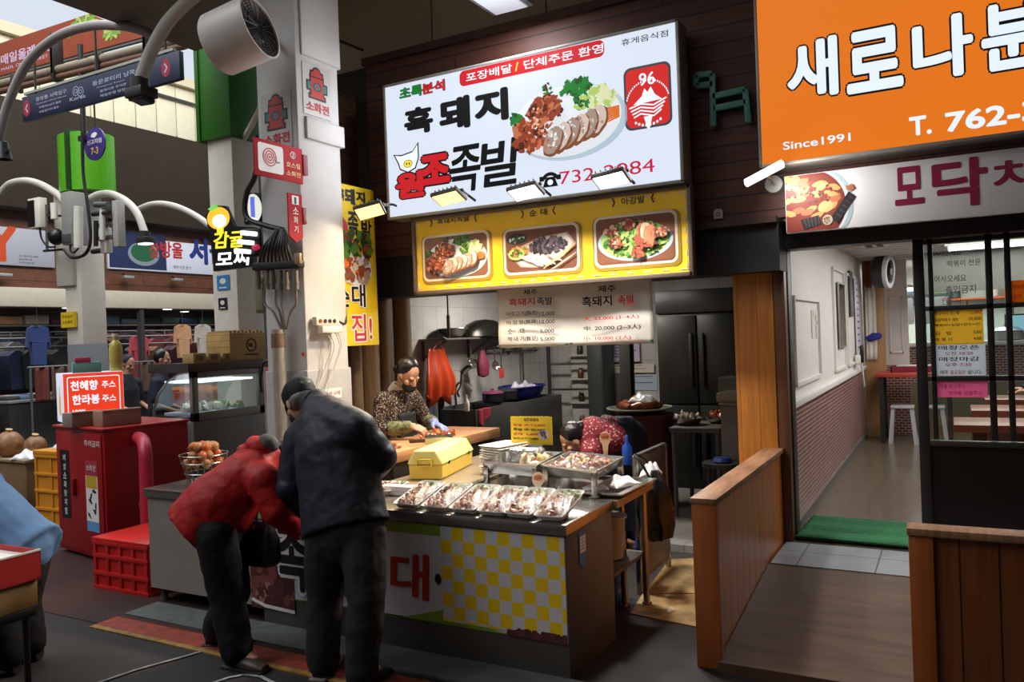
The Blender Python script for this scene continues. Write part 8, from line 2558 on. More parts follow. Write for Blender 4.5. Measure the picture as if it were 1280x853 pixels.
# wire basket of dried persimmons behind the woman in red
p = V3(-4.42,3.72,0.751)
t = thing('wire_basket', 'wire basket heaped with orange-brown dried fruit at the left end of the counter', 'basket', p)
g = G()
for z, r in ((0.0,0.10),(0.07,0.125),(0.14,0.145),(0.19,0.155)):
 g.tube([(r * math.cos(2 * PI * k / 24), r * math.sin(2 * PI * k / 24), z + 0.004) for k in range(24)], 0.004,6, close=True)
for k in range(18):
 th = 2 * PI * k / 18
 g.tube([(0.10 * math.cos(th),0.10 * math.sin(th),0.004),(0.155 * math.cos(th),0.155 * math.sin(th),0.194)], 0.003,5)
g.cyl((0,0,0.0),(0,0,0.005),0.10, None, 24)
g.build('wire_basket', STEEL, t)
rg = random.Random(6)
PER = [M('fruit_orange', (204,104,44),0.4, var=0.4, scale=30), M('fruit_tan', (200,140,84),0.4, var=0.4, scale=30)]
fr = []
for k in range(30):
 lay = k // 10
 th, r = k * 2.4,0.025 + 0.095 * math.sqrt((k % 10 + 0.5) / 10) * (1 - 0.25 * lay)
 g = G(); g.blob((0,0,0),(0.034,0.034,0.028), k % 2,0.07,12,8, rg=rg)
 o = g.build('dried_fruit', PER, loc=p + V3(r * math.cos(th), r * math.sin(th),0.14 + 0.052 * lay))
 tag(o, 'orange-brown dried fruit heaped in the wire basket', 'fruit', 'dried fruit in the wire basket')
# ---- crates and bags at the left edge
t = thing('plastic_crate', 'orange-yellow plastic crate standing left of the red cabinet', 'crate', at(47,640, Y=4.6))
t.location = (-7.74,4.55,0)
OC = M('crate_orange', (214,142,36),0.4)
for z0 in (0.0,):
 g = G()
 for x0, x1, y0, y1 in ((0,0.5,0,0.015),(0,0.5,0.345,0.36),(0,0.015,0,0.36),(0.485,0.5,0,0.36)):
  g.box(x0, x1, y0, y1,0,0.70)
 for z in (0.0,0.17,0.34,0.5,0.67):
  g.box(-0.01,0.51,-0.016,0.0, z, z + 0.03,0,0.003); g.box(0.5,0.516,0,0.36, z, z + 0.03,0,0.003)
 for x in (0.0,0.24,0.47):
  g.box(x, x + 0.03,-0.012,0,0,0.7)
 g.box(0,0.5,0,0.36,0,0.015)
 g.build('crate', OC, t)
g = G(); g.box(-0.015,0.515,-0.018,0.378,0.70,0.74,0,0.006); g.build('rim', OC, t)
t = thing('wooden_stand', 'brown cardboard-sided stand left of the orange crate', 'stand', (-8.95,4.75,0))
g = G(); g.box(0,0.7,0,0.4,0,0.56,0,0.005); g.build('box', M('brown_carton', (124,96,66),0.7, var=0.2), t)
g = G(); g.box(-0.02,0.72,-0.02,0.42,0.56,0.59,0,0.004); g.build('top', M('wood_edge', (150,130,96),0.6), t)
for k, (x, y, s, c_, lb) in enumerate(((-8.76,4.88,0.14,(170,120,72), 'tan net bag of fruit at the left edge beside the blue jacket'),(-8.50,5.0,0.11,(160,110,66), 'smaller tan net bag of fruit behind the first one'))):
 q = thing('fruit_bag', lb, 'bag', (x, y, 0.591))
 g = G(); g.blob((0,0, s * 0.9),(s, s, s),0,0.035,22,14, rot=Matrix.Identity(3)); g.build('net_sack', M('net_tan_%d' % k, c_, 0.5, var=0.5, scale=16), q)
 g = G(); g.tube([(0,0, s * 1.75),(0.01,0, s * 2.05)], [0.02,0.035], 8); g.build('knot', M('net_knot', (190,160,120),0.5), q)
pouch((-8.38,4.86,0.591),(0.26,0.24,0.10),21, 'white plastic packet on the stand left of the red cabinet', 'packet', rot=R(20))
pouch((-7.5,4.72,0.741),(0.26,0.2,0.10),22, 'white plastic packet on top of the orange crate', 'packet', rot=R(-10))
# hand cart with boxes in front of the passer-by
P0 = at(-6,752, Y=2.0)
zt = P0.z
cx = P0.x
t = thing('hand_cart', 'black hand cart carrying boxes at the left edge of the photo', 'cart', (cx, 2.0,0))
zc = at(20,781, Y=1.95).z
g = G(); g.box(-0.55,0.085,-0.13,0.13, zc - 0.04, zc, 0,0.006); g.build('deck', M('black_rubber'), t)
for x in (-0.5,0.05):
 for y in (-0.1,0.1):
  g = G(); g.cyl((x, y, 0.05),(x, y, zc - 0.04),0.014); g.build('leg', M('dark_steel'), t)
  g = G(); g.cyl((x, y - 0.012,0.05),(x, y + 0.012,0.05),0.05, None, 18); g.build('wheel', M('black_rubber'), t)
q = thing('carton', 'brown cardboard box on the hand cart under the red carton', 'box', (cx, 2.0, zc + 0.001), R(4))
hb = at(20,752, Y=1.92).z - zc
g = G(); g.box(-0.5,0.085,-0.14,0.14,0, hb, 0,0.004); g.build('box', M('brown_carton2', (150,116,66),0.7, var=0.2), q)
g = G(); g.box(-0.05,0.09,-0.10,0.10, hb, hb + 0.006); g.build('flap', M('brown_carton2'), q)
hr = at(30,700, Y=1.9).z - zc - hb
q = thing('fruit_carton', 'red printed open carton with bottles on top of the brown box at the left edge', 'box', (cx + 0.0,2.0, zc + hb + 0.008), R(2))
RCB = M('carton_red', (176,34,32),0.5)
hr = min(max(hr, 0.11),0.13)
g = G()
for a_ in ((-0.5,0.10,-0.15,-0.145),(-0.5,0.10,0.145,0.15),(0.095,0.10,-0.15,0.15)):
 g.box(a_[0], a_[1], a_[2], a_[3], 0, hr)
g.box(-0.5,0.1,-0.15,0.15,0,0.005)
g.build('carton', RCB, q)
g = G(); g.box(-0.49,0.09,-0.144,0.144, hr - 0.03, hr - 0.025); g.box(-0.5,0.1,-0.152,-0.144, hr - 0.004, hr + 0.004); g.box(0.094,0.102,-0.15,0.15, hr - 0.004, hr + 0.004); g.build('white_liner', FOAM, q)
flat(q, 'gold_print', [(blot(0.0 + rnd.uniform(-0.05,0.05), hr * 0.5 + rnd.uniform(-0.04,0.05),0.02,0.012,0.5), k % 2) for k in range(14)], [M('print_gold'), M('print_cream')], 1, y0=-0.15)
lettering(q, '제주감귤', -0.30, hr * 0.35,0.05, WHITEINK, layer=1, y0=-0.15)
for k, (x, c_, lb) in enumerate(((0.0,(190,186,180), 'silver-capped small bottle in the red carton'),(-0.12,(196,170,110), 'pale yellow small bottle in the red carton'))):
 b_ = thing('small_bottle', lb, 'bottle', (cx + x, 2.0 - 0.05, zc + hb + hr - 0.016))
 g = G(); g.lathe([(0.025,0),(0.028,0.01),(0.028,0.05),(0.012,0.07),(0.012,0.085)], n=14); g.build('bottle', M('bottle_%d' % k, c_, 0.2), b_)
 g = G(); g.cyl((0,0,0.085),(0,0,0.10),0.015, None, 12); g.build('bottle_cap', M('chrome'), b_)
# ---- far shops: garments, heaps and shoppers
rg = random.Random(21)
GARM = [(40,60,110),(150,60,70),(60,60,66),(200,190,180),(190,120,90),(90,110,130),(60,90,80),(210,160,120),(110,60,90),(30,34,44),(150,150,160),(196,80,96)]
GN = ['navy', 'rose', 'charcoal', 'white', 'terracotta', 'grey-blue', 'dark green', 'peach', 'plum', 'black', 'silver-grey', 'coral']
t0 = None
def garment(y, x, ztop, s, ci, where):
 t = thing('hanging_garment', '%s garment hanging %s' % (GN[ci], where), 'garment', (x, y, ztop - s), PI / 2, 'garments in the far shops')
 m = M('garment_%d' % ci, GARM[ci], 0.8, var=0.2, scale=4)
 g = G()
 o_ = [(-0.20,0),(0.20,0),(0.22,0.55),(0.30,0.58),(0.33,0.40),(0.40,0.44),(0.30,0.92),(0.12,1.0),(0.05,0.95),(-0.05,0.95),(-0.12,1.0),(-0.30,0.92),(-0.40,0.44),(-0.33,0.40),(-0.30,0.58),(-0.22,0.55)]
 g.prism([(a * s * 0.8, b * s) for a, b in o_], lambda a, b, d: Vector((a, d + 0.02 * math.sin(a * 30), b)),-0.05,0.05)
 g.build('garment', m, t)
 g = G(); g.tube([(0,0, s * 0.97),(0,0, s * 1.05),(0,0,2.74 - ztop + s)], 0.008,6); g.build('hanger', M('grey_steel'), t)
 return t
where_ = ['beside the white post with the green head', 'over the fruit boxes', 'behind the person in the navy T-shirt', 'above the kraft boxes', 'at the left edge of the photo', 'left of the yellow post notice']
for k, (y, ci) in enumerate(((8.5,7),(12.0,11),(13.2,7),(13.8,3),(8.0,1),(9.7,0))):
 garment(y, SX - 0.25,2.25 if k > 1 else 2.0,0.8, ci, where_[[4,1,2,3,0,5][k]])
# racks of clothes and shelves of folded ones, deep in the shops
first = {}
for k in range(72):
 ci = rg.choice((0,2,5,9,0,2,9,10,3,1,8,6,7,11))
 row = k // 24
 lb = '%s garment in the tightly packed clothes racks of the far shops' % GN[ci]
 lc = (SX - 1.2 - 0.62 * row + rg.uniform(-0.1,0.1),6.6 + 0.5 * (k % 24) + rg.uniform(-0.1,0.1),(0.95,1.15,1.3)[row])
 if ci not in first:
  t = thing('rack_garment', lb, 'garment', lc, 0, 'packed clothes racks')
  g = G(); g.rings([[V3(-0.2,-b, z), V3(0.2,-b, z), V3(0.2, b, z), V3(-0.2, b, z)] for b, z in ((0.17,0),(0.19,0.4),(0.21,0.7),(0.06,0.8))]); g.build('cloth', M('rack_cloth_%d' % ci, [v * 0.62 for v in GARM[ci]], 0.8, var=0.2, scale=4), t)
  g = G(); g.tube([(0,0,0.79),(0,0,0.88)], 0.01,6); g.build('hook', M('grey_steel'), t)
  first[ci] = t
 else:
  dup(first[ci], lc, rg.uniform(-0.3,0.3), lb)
for k in range(3):
 x, z = SX - 1.2 - 0.62 * k, (0.95,1.15,1.3)[k] + 0.87
 t = thing('clothes_rail', ['front clothes rail in the far shops', 'middle clothes rail in the far shops', 'rear clothes rail in the far shops'][k], 'rail', (x, 6.4,0))
 g = G(); g.cyl((0,0, z),(0,12.0, z),0.02); g.build('rail', M('grey_steel'), t)
 for y in (0.0,4.0,8.0,12.0):
  g = G(); g.cyl((0, y, 0),(0, y, z),0.02); g.build('post', M('grey_steel'), t)
for k in range(40):
 ci = rg.randrange(12)
 g = G(); g.box(-0.2,0.2,-0.28,0.28,0, rg.uniform(0.12,0.22),0,0.03)
 o = g.build('folded_stack', M('garment_%d' % ci, GARM[ci], 0.8, var=0.2, scale=4), loc=(SX - 3.2,6.4 + 0.62 * (k % 20),1.95 + 0.42 * (k // 20)))
 tag(o, '%s pile of folded clothes on the high rear shelves of the far shops' % GN[ci], 'clothes', 'folded piles on the rear shelves')
for k in range(2):
 t = thing('rear_shelf', ['lower rear shelf of folded clothes in the far shops', 'upper rear shelf of folded clothes in the far shops'][k], 'shelf', (SX - 3.2,12.0,1.90 + 0.42 * k))
 g = G(); g.box(-0.29,0.24,-6.2,6.2,0,0.04); g.build('board', M('stall_grey'), t)
 for y in (-6,-3,0,3,6):
  g = G(); g.box(-0.28,-0.2, y, y + 0.05,-1.9 - 0.42 * k if k == 0 else -0.38,0.0); g.build('bracket', M('dark_mullion'), t)
for k, y in enumerate((7.0,9.0,11.2,13.6,15.8)):
 t = thing('clothes_stall', ['stall table of folded clothes at the left edge', 'stall table of folded clothes left of the white post', 'stall table with dark folded clothes right of the white post', 'stall table of pale folded clothes behind the display case', 'stall table of folded clothes far right behind the pillar'][k], 'table', (SX + 0.9, y, 0))
 g = G(); g.box(-0.5,0.5,-0.85,0.85,0.80,0.85,0,0.01); g.build('tabletop', M('stall_grey', (130,124,116),0.6), t)
 g = G(); g.box(-0.48,0.48,-0.83,0.83,0.0,0.80); g.build('skirt', M('stall_skirt_dark', (44,40,38),0.8), t)
 first = None
 cl_ = []
 for j in range(12):
  g = G(); g.box(-0.17,0.17,-0.12,0.12,0,0.07,0,0.02)
  ci = rg.randrange(12)
  o = g.build('folded_garment', M('garment_%d' % ci, GARM[ci], 0.8, var=0.2, scale=4), loc=(SX + 0.6 + 0.45 * (j % 2), y - 0.66 + 0.26 * (j // 2),0.851), rotz=rg.uniform(-0.2,0.2))
  tag(o, 'folded garment lying on the ' + t['label'], 'garment', 'folded clothes on far stall %s' % ('one', 'two', 'three', 'four', 'five')[k])
# row of hanging red-brown scarves at the left stall
for k in range(9):
 g = G(); g.grid(lambda a, b: Vector((0.03 * math.sin(a * 9 + k),(a - 0.5) * 0.26,-0.62 * b)),8,10)
 o = g.build('hanging_scarf', M('scarf_%d' % (k % 3), [(110,46,38),(96,70,60),(134,60,44)][k % 3], 0.8, var=0.3), loc=(SX + 1.75,8.55 + 0.30 * k, 1.42)); sdm = o.modifiers.new('t', 'SOLIDIFY'); sdm.thickness = 0.02
 tag(o, 'red-brown scarf hanging from the rail of the left clothes stall', 'scarf', 'scarves on the left stall rail')
t = thing('clothes_rail', 'low rail carrying red-brown scarves at the left of the lane', 'rail', (SX + 1.75,8.3,0))
g = G(); g.cyl((0,0,1.43),(0,2.9,1.43),0.02); g.build('rail', M('grey_steel'), t)
for y in (0.05,2.85):
 g = G(); g.cyl((0, y, 0),(0, y, 1.43),0.02); g.build('post', M('grey_steel'), t)
# ceiling lamps of the far shops
for k in range(9):
 o_ = thing('shop_ceiling_lamp', 'small lit round lamp in the far shop ceiling', 'lamp', (SX - 1.9 - 1.0 * (k % 2),6.0 + 1.35 * k, 2.725),0, 'lamps in the far shop ceiling')
 g = G(); g.cyl((0,0,-0.02),(0,0,0.015),0.14, None, 16); g.build('rim', WP, o_)
 g = G(); g.cyl((0,0,-0.03),(0,0,-0.02),0.11, None, 16); g.build('lens', M('shop_lens', (255,250,240),0.3, em=3.0), o_)
# fruit stall with orange boxes and two shoppers
t = thing('fruit_stall', 'stall of orange fruit boxes behind the lit juice sign', 'stall', (-10.2,8.7,0))
g = G(); g.box(-0.6,0.6,-0.5,0.5,0.75,0.80,0,0.01); g.build('tabletop', M('stall_grey'), t)
g = G(); g.box(-0.58,0.58,-0.48,0.48,0.04,0.75); g.build('skirt', M('stall_skirt_dark'), t)
for k in range(6):
 q = thing('fruit_box', 'orange fruit box on the stall behind the lit juice sign', 'box', (-10.55 + 0.36 * (k % 3),8.42 + 0.5 * (k // 3),0.801),0, 'fruit boxes on the lane stall')
 g = G(); g.box(-0.16,0.16,-0.2,0.2,0,0.2,0,0.004); g.build('box', M('fruit_box_orange', (196,72,30),0.6), q)
 g = G(); g.blob((0,0,0.2),(0.15,0.18,0.07),0,0.15,16,8, rot=Matrix.Identity(3)); g.build('fruit', M('fruit_pile', (226,120,40),0.5, var=0.5, scale=22), q)
def far_person(px, py_head, Yv, top_rgb, label, cap, face, lean=0.0):
 h = at(px, py_head, Y=Yv)
 root = thing('person', label, 'person', (h.x, Yv, 0))
 hz = h.z
 k = hz / 1.55
 rot = frame(face)
 sd = Vector(face).cross(V3(0,0,1)).normalized()
 fw = Vector((face[0], face[1], 0)).normalized()
 hc = V3(0,0, hz)
 nk, ch, pl = V3(0,0, hz - 0.14) - fw * (0.02 + lean * 0.3), V3(0,0, hz - 0.38 * k) - fw * (0.04 + lean), V3(0,0,0.88 * k) - fw * (0.05 + lean * 1.6)
 g = G()
 limb(g, [pl, pl.lerp(ch, 0.5), ch, nk, hc - V3(0,0,0.06)], [(0.15,0.11),(0.14,0.10),(0.16,0.1),(0.055,0.055),(0.05,0.05)], side=sd)
 for s_ in (-1,1):
  limb(g, [ch + sd * 0.1 * s_ + V3(0,0,0.08), ch + sd * 0.18 * s_ + V3(0,0,0.08), ch + sd * 0.22 * s_ + V3(0,0,-0.2), ch + sd * 0.18 * s_ + fw * 0.2 + V3(0,0,-0.28)], [0.055,0.05,0.042,0.028])
  hand_shape(g, ch + sd * 0.18 * s_ + fw * 0.2 + V3(0,0,-0.28), fw, (0,0,-1),0.5, s_)
  limb(g, [pl + sd * 0.09 * s_, pl + sd * 0.09 * s_ + V3(0,0,-0.42 * k), V3(pl.x, pl.y, 0.1) + sd * 0.09 * s_], [0.085,0.058,0.042])
  g.ell(V3(pl.x, pl.y, 0.04) + sd * 0.09 * s_ + fw * 0.05,(0.06,0.09,0.035))
 head_shape(g, hc, rot, 0.98)
 g.fuse('body', SKIN, root, voxel=0.009, smooth=2)
 g = G()
 limb(g, [pl, pl.lerp(ch, 0.5), ch, ch.lerp(nk, 0.7)], [(0.19,0.15),(0.18,0.145),(0.19,0.14),(0.10,0.09)], side=sd, n=18)
 for s_ in (-1,1):
  limb(g, [ch + sd * 0.1 * s_ + V3(0,0,0.08), ch + sd * 0.18 * s_ + V3(0,0,0.08), ch + sd * 0.22 * s_ + V3(0,0,-0.12)], [0.09,0.082,0.07])
 g.fuse('shirt', cloth('shirt_' + label[-6:].strip().replace(' ', '_'), top_rgb), root, voxel=0.014, smooth=3)
 g = G()
 for s_ in (-1,1):
  limb(g, [pl + sd * 0.09 * s_, pl + sd * 0.09 * s_ + V3(0,0,-0.42 * k), V3(pl.x, pl.y, 0.09) + sd * 0.09 * s_], [0.12,0.09,0.08])
 g.fuse('trousers', BT, root, voxel=0.014, smooth=3)
 g = G(); g.ell(hc + rot @ V3(0,-0.034,0.034),(0.089,0.094,0.098), rot, n=20, k=12); g.build('cap' if cap else 'hair', M('navy_cap', (30,34,48),0.7) if cap else HAIRB, root)
 face_parts(root, hc, rot, 0.98)
far_person(203,449,6.9,(36,40,54), 'person in a dark navy T-shirt standing behind the curved glass display', False, (0.75,0.6,-0.25))
far_person(160,455,7.4,(40,42,50), 'person in a dark cap and dark top behind the fruit boxes', True, (0.95,0.15,-0.5))
# ---- inside the snack restaurant
WXr = -1.02
# mirror and menu frames on the white wall
for k, (p0, p1, col, lb) in enumerate((((1046,352),(1057,434),(120,128,124), 'narrow framed mirror on the white restaurant wall, nearer one'),((1060,338),(1066,396),(60,44,46), 'narrow dark framed picture on the white restaurant wall'),((1067,345),(1074,445),(196,190,214), 'tall pale notice with violet writing on the restaurant wall'))):
 F = Face(plane_of(Xv=WXr + 0.014), p0, p1, 'Y')
 t = thing(('wall_mirror', 'wall_picture', 'menu_notice')[k], lb, ('mirror', 'picture', 'notice')[k], F.org, PI / 2)
 g = G(); g.box(0, F.w, -0.012,0.0,0, F.h, 0,0.004); g.build('frame', [M('grey_frame', (150,146,142),0.4), M('dark_frame', (50,40,40),0.4), M('white_frame', (206,204,204),0.4)][k], t)
 g = G(); g.box(F.w * 0.08, F.w * 0.92,-0.016,-0.012, F.h * 0.03, F.h * 0.97); g.build('face', [M('mirror_glass', (150,156,152),0.08,0.9), M('dark_print', (96,104,92),0.4, var=0.5, scale=6), M('violet_sheet', (206,202,220),0.5)][k], t)
 if k == 2:
  flat(t, 'writing', [(rect(F.w * 0.15, F.h * (0.9 - 0.08 * j), F.w * 0.85, F.h * (0.925 - 0.08 * j)),0) for j in range(11)], [M('violet_ink', (120,104,160),0.5)], 1, y0=-0.016)
# switch thermostat with cable
p = at(1070,449, X=WXr + 0.02)
t = thing('wall_telephone', 'small black and white wall telephone with a hanging cord', 'telephone', p, PI / 2)
g = G(); g.box(-0.12,0.12,-0.06,0,-0.05,0.05,0,0.01); g.build('body', WP, t)
g = G(); g.box(-0.1,-0.02,-0.09,-0.05,-0.04,0.16,0,0.012); g.build('handset', M('black_acrylic'), t)
g = G(); g.tube(smooth_path([(0.1,-0.04,-0.04),(0.2,-0.05,-0.2),(0.32,-0.05,-0.34),(0.36,-0.03,-0.1)]),0.01,6); g.build('cord', WP, t)
for k, (py, lb) in enumerate(((415, 'small notice sheet inside the first moulded panel of the white wall'),)):
 F = Face(plane_of(Xv=WXr + 0.004),(1014,388),(1023,422), 'Y')
 t = thing('wall_sticker', lb, 'notice', F.org, PI / 2)
 g = G(); g.box(0, F.w, -0.002,0.0,0, F.h); g.build('sheet', M('faint_sheet', (206,202,200),0.5), t, smooth=False)
 flat(t, 'faint_print', [(blot(F.w * rnd.uniform(0.2,0.8), F.h * (0.12 + 0.11 * j),0.03,0.015,0.5), j % 2) for j in range(8)], [M('faint_grey', (150,146,144),0.5), M('faint_yellow', (206,196,120),0.5)], 1, y0=-0.002)
# wooden partition post with towels
Yw = 11.2
t = struct(thing('pillar_inner', '', '', (-1.0, Yw, 0.2)))
for k_ in ('label', 'category'):
 del t[k_]
g = G(); g.box(0,0.24,0,0.1,0,2.25,0,0.004); g.build('pillar_board', M('inner_wood', (176,134,88),0.45, var=0.2, scale=3, stretch=(8,8,0.8)), t)
t = thing('hanging_apron', 'white and blue apron with a brown strap hanging on the inner wooden post', 'apron', (at(1089,400, Y=Yw - 0.05).x, Yw - 0.05, at(1089,450, Y=Yw - 0.05).z))
hh = at(1089,355, Y=Yw).z - t.location.z
g = G(); g.grid(lambda a, b: Vector(((a - 0.5) * 0.12,0.015 * math.sin(a * 14), hh * 0.98 * b)),10,10); o = g.build('cloth', FOAM, t); sdm = o.modifiers.new('t', 'SOLIDIFY'); sdm.thickness = 0.01
g = G(); g.blob((0.02,-0.03, hh * 0.3),(0.07,0.05,0.13),0,0.2); g.build('blue_pouch', M('blue_cloth', (44,54,150),0.7), t)
g = G(); g.box(-0.05,0.02,-0.02,0.0, hh * 0.95, hh * 1.3,0,0.006); g.build('strap', M('rust_brown', (110,54,28),0.6), t)
# second white wall panel
t = struct(thing('wall_inner', '', '', (-0.76, Yw + 0.25,0.2)))
for k_ in ('label', 'category'):
 del t[k_]
g = G(); g.box(-0.05,0.26,0,0.06,0.9,2.25,0,0.003); g.build('wall_panel', rwhite, t)
g = G(); g.box(-0.05,0.26,0,0.06,0.0,0.9,0,0.003); g.build('wall_mosaic_panel', mosx, t)
g = G()
for a_ in ((0.04,0.20,1.05,1.08),(0.04,0.20,1.75,1.78),(0.04,0.06,1.05,1.78),(0.18,0.20,1.05,1.78)):
 g.box(a_[0], a_[1], -0.02,0.0, a_[2], a_[3], 0,0.003)
g.build('wall_moulding', rwhite, t)
# wall fan
p = at(1103,340, Y=10.6)
t = thing('wall_fan', 'black and grey wall fan high on the inner wooden post', 'fan', p)
ax = Vector((0.93,-0.20,-0.05)).normalized(); q = ax.orthogonal().normalized(); q2 = ax.cross(q)
g = G()
rf = 0.20
g.rings([circ(-0.1, rf * 0.5,30), circ(-0.08, rf * 0.9,30), circ(0.0, rf, 30), circ(0.05, rf * 1.0,30), circ(0.05, rf * 0.94,30), circ(-0.04, rf * 0.9,30)]); g.build('shroud', M('fan_black', (34,34,36),0.4), t)
g = G(); g.rings([circ(0.05, rf * 1.02,30), circ(0.09, rf * 0.98,30), circ(0.09, rf * 0.7,30), circ(0.06, rf * 0.72,30)], close=True); g.build('front_ring', M('fan_grey_ring', (196,196,198),0.4), t)
g = G()
for k in range(16):
 th = 2 * PI * k / 16
 g.tube([ax * 0.08 + (q * math.cos(th) + q2 * math.sin(th)) * 0.03, ax * 0.085 + (q * math.cos(th) + q2 * math.sin(th)) * rf * 0.75], 0.004,5)
g.cyl(ax * 0.05, ax * 0.1,0.05,0.04); g.build('grille', M('fan_grille'), t)
g = G(); g.tube([ax * -0.08, V3(-0.12,0.25,-0.05), V3(-0.14,0.5,-0.05)], 0.025,10); g.build('arm', M('dark_steel'), t)
# vent in the ceiling
t = thing('ceiling_vent', 'white vent grille in the slatted restaurant ceiling', 'vent', at(1093,306, Z=2.43))
g = G(); g.box(-0.13,0.13,-0.16,0.16,-0.012,0.0,0,0.003); g.build('plate', rwhite, t)
for x in (-0.05,0.05):
 for y in (-0.07,0.07):
  g = G(); g.box(x - 0.03, x + 0.03, y - 0.04, y + 0.04,-0.016,-0.012); g.build('vent_hole', M('black_rubber'), t)
# fluorescent fixtures
TUBE = M('tube_glow', (250,252,250),0.4, em=3.2)
for k, (x, y, ln, lb) in enumerate(((0.14,7.6,1.1, 'long fluorescent light over the first restaurant tables'),(0.55,9.4,1.2, 'long fluorescent light in the middle of the restaurant ceiling'),(0.2,12.0,1.6, 'fluorescent light over the serving counter'))):
 t = thing('fluorescent_light', lb, 'lamp', (x, y, 2.40 if k < 2 else 2.1))
 g = G(); g.box(-ln / 2, ln / 2,-0.12,0.12,0.0,0.04,0,0.004); g.build('housing', rwhite, t)
 for dy in (-0.06,0.06):
  g = G(); g.cyl((-ln / 2 + 0.03, dy, -0.02),(ln / 2 - 0.03, dy, -0.02),0.02, None, 12); g.build('tube', TUBE, t)
 if k == 2:
  for x_ in (-0.6,0.6):
   g = G(); g.cyl((x_, 0,0.04),(x_, 0,0.38),0.008); g.build('hanger', M('grey_steel'), t)
# red side table with two stools
a = at(1105,467, Y=11.0)
t = thing('side_table', 'red-topped table against the inner wall with stools underneath', 'table', (-0.42,10.9,0.2))
zt = at(1125,466, Y=10.7).z - 0.2
g = G(); g.box(-0.42,0.42,-0.3,0.3, zt - 0.05, zt, 0,0.006); g.build('tabletop', M('red_table', (170,62,44),0.4), t)
for x in (-0.36,0.36):
 for y in (-0.25,0.25):
  g = G(); g.box(x - 0.025, x + 0.025, y - 0.025, y + 0.025,0, zt - 0.05); g.build('leg', M('black_rubber'), t)
for k in range(2):
 q = thing('stool', ['white plastic stool under the left of the red table', 'white plastic stool under the right of the red table'][k], 'stool', (-0.56 + 0.32 * k, 10.72,0.2))
 g = G(); g.box(-0.13,0.13,-0.13,0.13,0.42,0.45,0,0.01); g.build('seat', M('stool_white', (168,166,168),0.4), q)
 for x in (-1,1):
  for y in (-1,1):
   g = G(); g.bar((0.10 * x, 0.10 * y, 0.42),(0.14 * x, 0.14 * y, 0),0.035,0.03,0,(0,1,0),0.004); g.build('leg', M('stool_white'), q)
q = thing('red_tray', 'dark red tray lying on the red table', 'tray', (-0.42,10.9,0.2 + zt + 0.001))
g = G(); g.box(-0.26,0.26,-0.16,0.16,0,0.012,0,0.004)
for a_ in ((-0.26,0.26,-0.16,-0.145),(-0.26,0.26,0.145,0.16),(-0.26,-0.245,-0.16,0.16),(0.245,0.26,-0.16,0.16)):
 g.box(a_[0], a_[1], a_[2], a_[3], 0.0,0.07)
g.build('tray', M('maroon_tray', (120,28,50),0.4), q)
g = G(); g.box(-0.2,0.2,-0.1,0.1,0.013,0.08,0,0.01); g.build('tray_goods', M('pale_goods', (190,180,176),0.5), q)
# brown dining tables with benches
TB = M('table_brown_top', (150,92,66),0.3, var=0.2, scale=3, stretch=(1,6,6))
TBL = M('table_red_edge', (124,58,42),0.4)
for k, (x, y, lb) in enumerate(((-0.02,7.45, 'brown dining table nearest the glass door'),(0.12,8.6, 'brown dining table in the second row behind the glass door'),(0.26,9.75, 'brown dining table farthest from the glass door'))):
 t = thing('dining_table', lb, 'table', (x, y, 0.2))
 g = G(); g.box(0,1.1,-0.3,0.3,0.60,0.63,0,0.005); g.build('tabletop', TB, t)
 g = G(); g.box(0.0,1.1,-0.305,-0.295,0.575,0.632); g.build('front_edge', TBL, t)
 for x_ in (0.18,0.92):
  g = G(); g.box(x_ - 0.05, x_ + 0.05,-0.2,0.2,0,0.60,0,0.004); g.build('leg', M('dark_brown_leg', (58,34,26),0.5), t)
# steel kitchen gear behind the counter
t = thing('towel_rack', 'blue-topped rack of white towels beside the serving counter', 'rack', (-0.42,12.5,1.361))
for k in range(3):
 g = G(); g.box(-0.22 + 0.2 * k, -0.05 + 0.2 * k, -0.1,0.1,0.25,0.62,0,0.03); g.build('towel', M('towel_white', (214,214,216),0.7), t)
g = G(); g.box(-0.25,0.4,-0.08,0.08,0.62,0.66); g.build('rail', M('grey_steel'), t)
g = G(); g.ell((0.0,0.05,0.66),(0.2,0.1,0.16)); g.build('blue_bag', M('pale_blue_bag', (130,160,186),0.5), t)
g = G(); g.box(-0.25,-0.22,-0.05,0.05,0,0.66); g.box(0.38,0.41,-0.05,0.05,0,0.66); g.build('post', M('grey_steel'), t)
for k, (x, r, h, c_, lb) in enumerate(((0.0,0.16,0.22,(50,50,52), 'black pot on the serving counter at the left'),(0.62,0.2,0.12,(170,172,172), 'steel pan on the serving counter behind the posters'),(1.0,0.15,0.25,(150,152,150), 'steel pot on the serving counter at the right'))):
 q = thing('pot', lb, 'pot', (x, 12.5,1.361))
 g = G(); g.lathe([(r * 0.9,0),(r, 0.01),(r, h),(r * 1.05, h + 0.006),(r * 0.92, h)], n=22); g.build('pot', M('pot_m%d' % k, c_, 0.3,0.5), q)
 g = G(); g.lathe([(r * 1.03, h + 0.008),(r * 0.7, h + 0.05),(0.03, h + 0.06),(0.03, h + 0.09),(0.002, h + 0.09)], n=22); g.build('lid', M('pot_m%d' % k), q)
t = thing('kitchen_shelf', 'wall shelf with an orange edge on the pale green kitchen wall', 'shelf', (0.2,14.2,1.95))
g = G(); g.box(-1.0,0.7,-0.15,0.19,0,0.03,0,0.004); g.build('board', M('orange_edge', (200,92,50),0.5), t)
for x in (-0.9,0.0,0.6):
 g = G(); g.bar((x, 0.17,-0.25),(x, -0.1,0.0),0.025,0.025); g.build('bracket', M('grey_steel'), t)
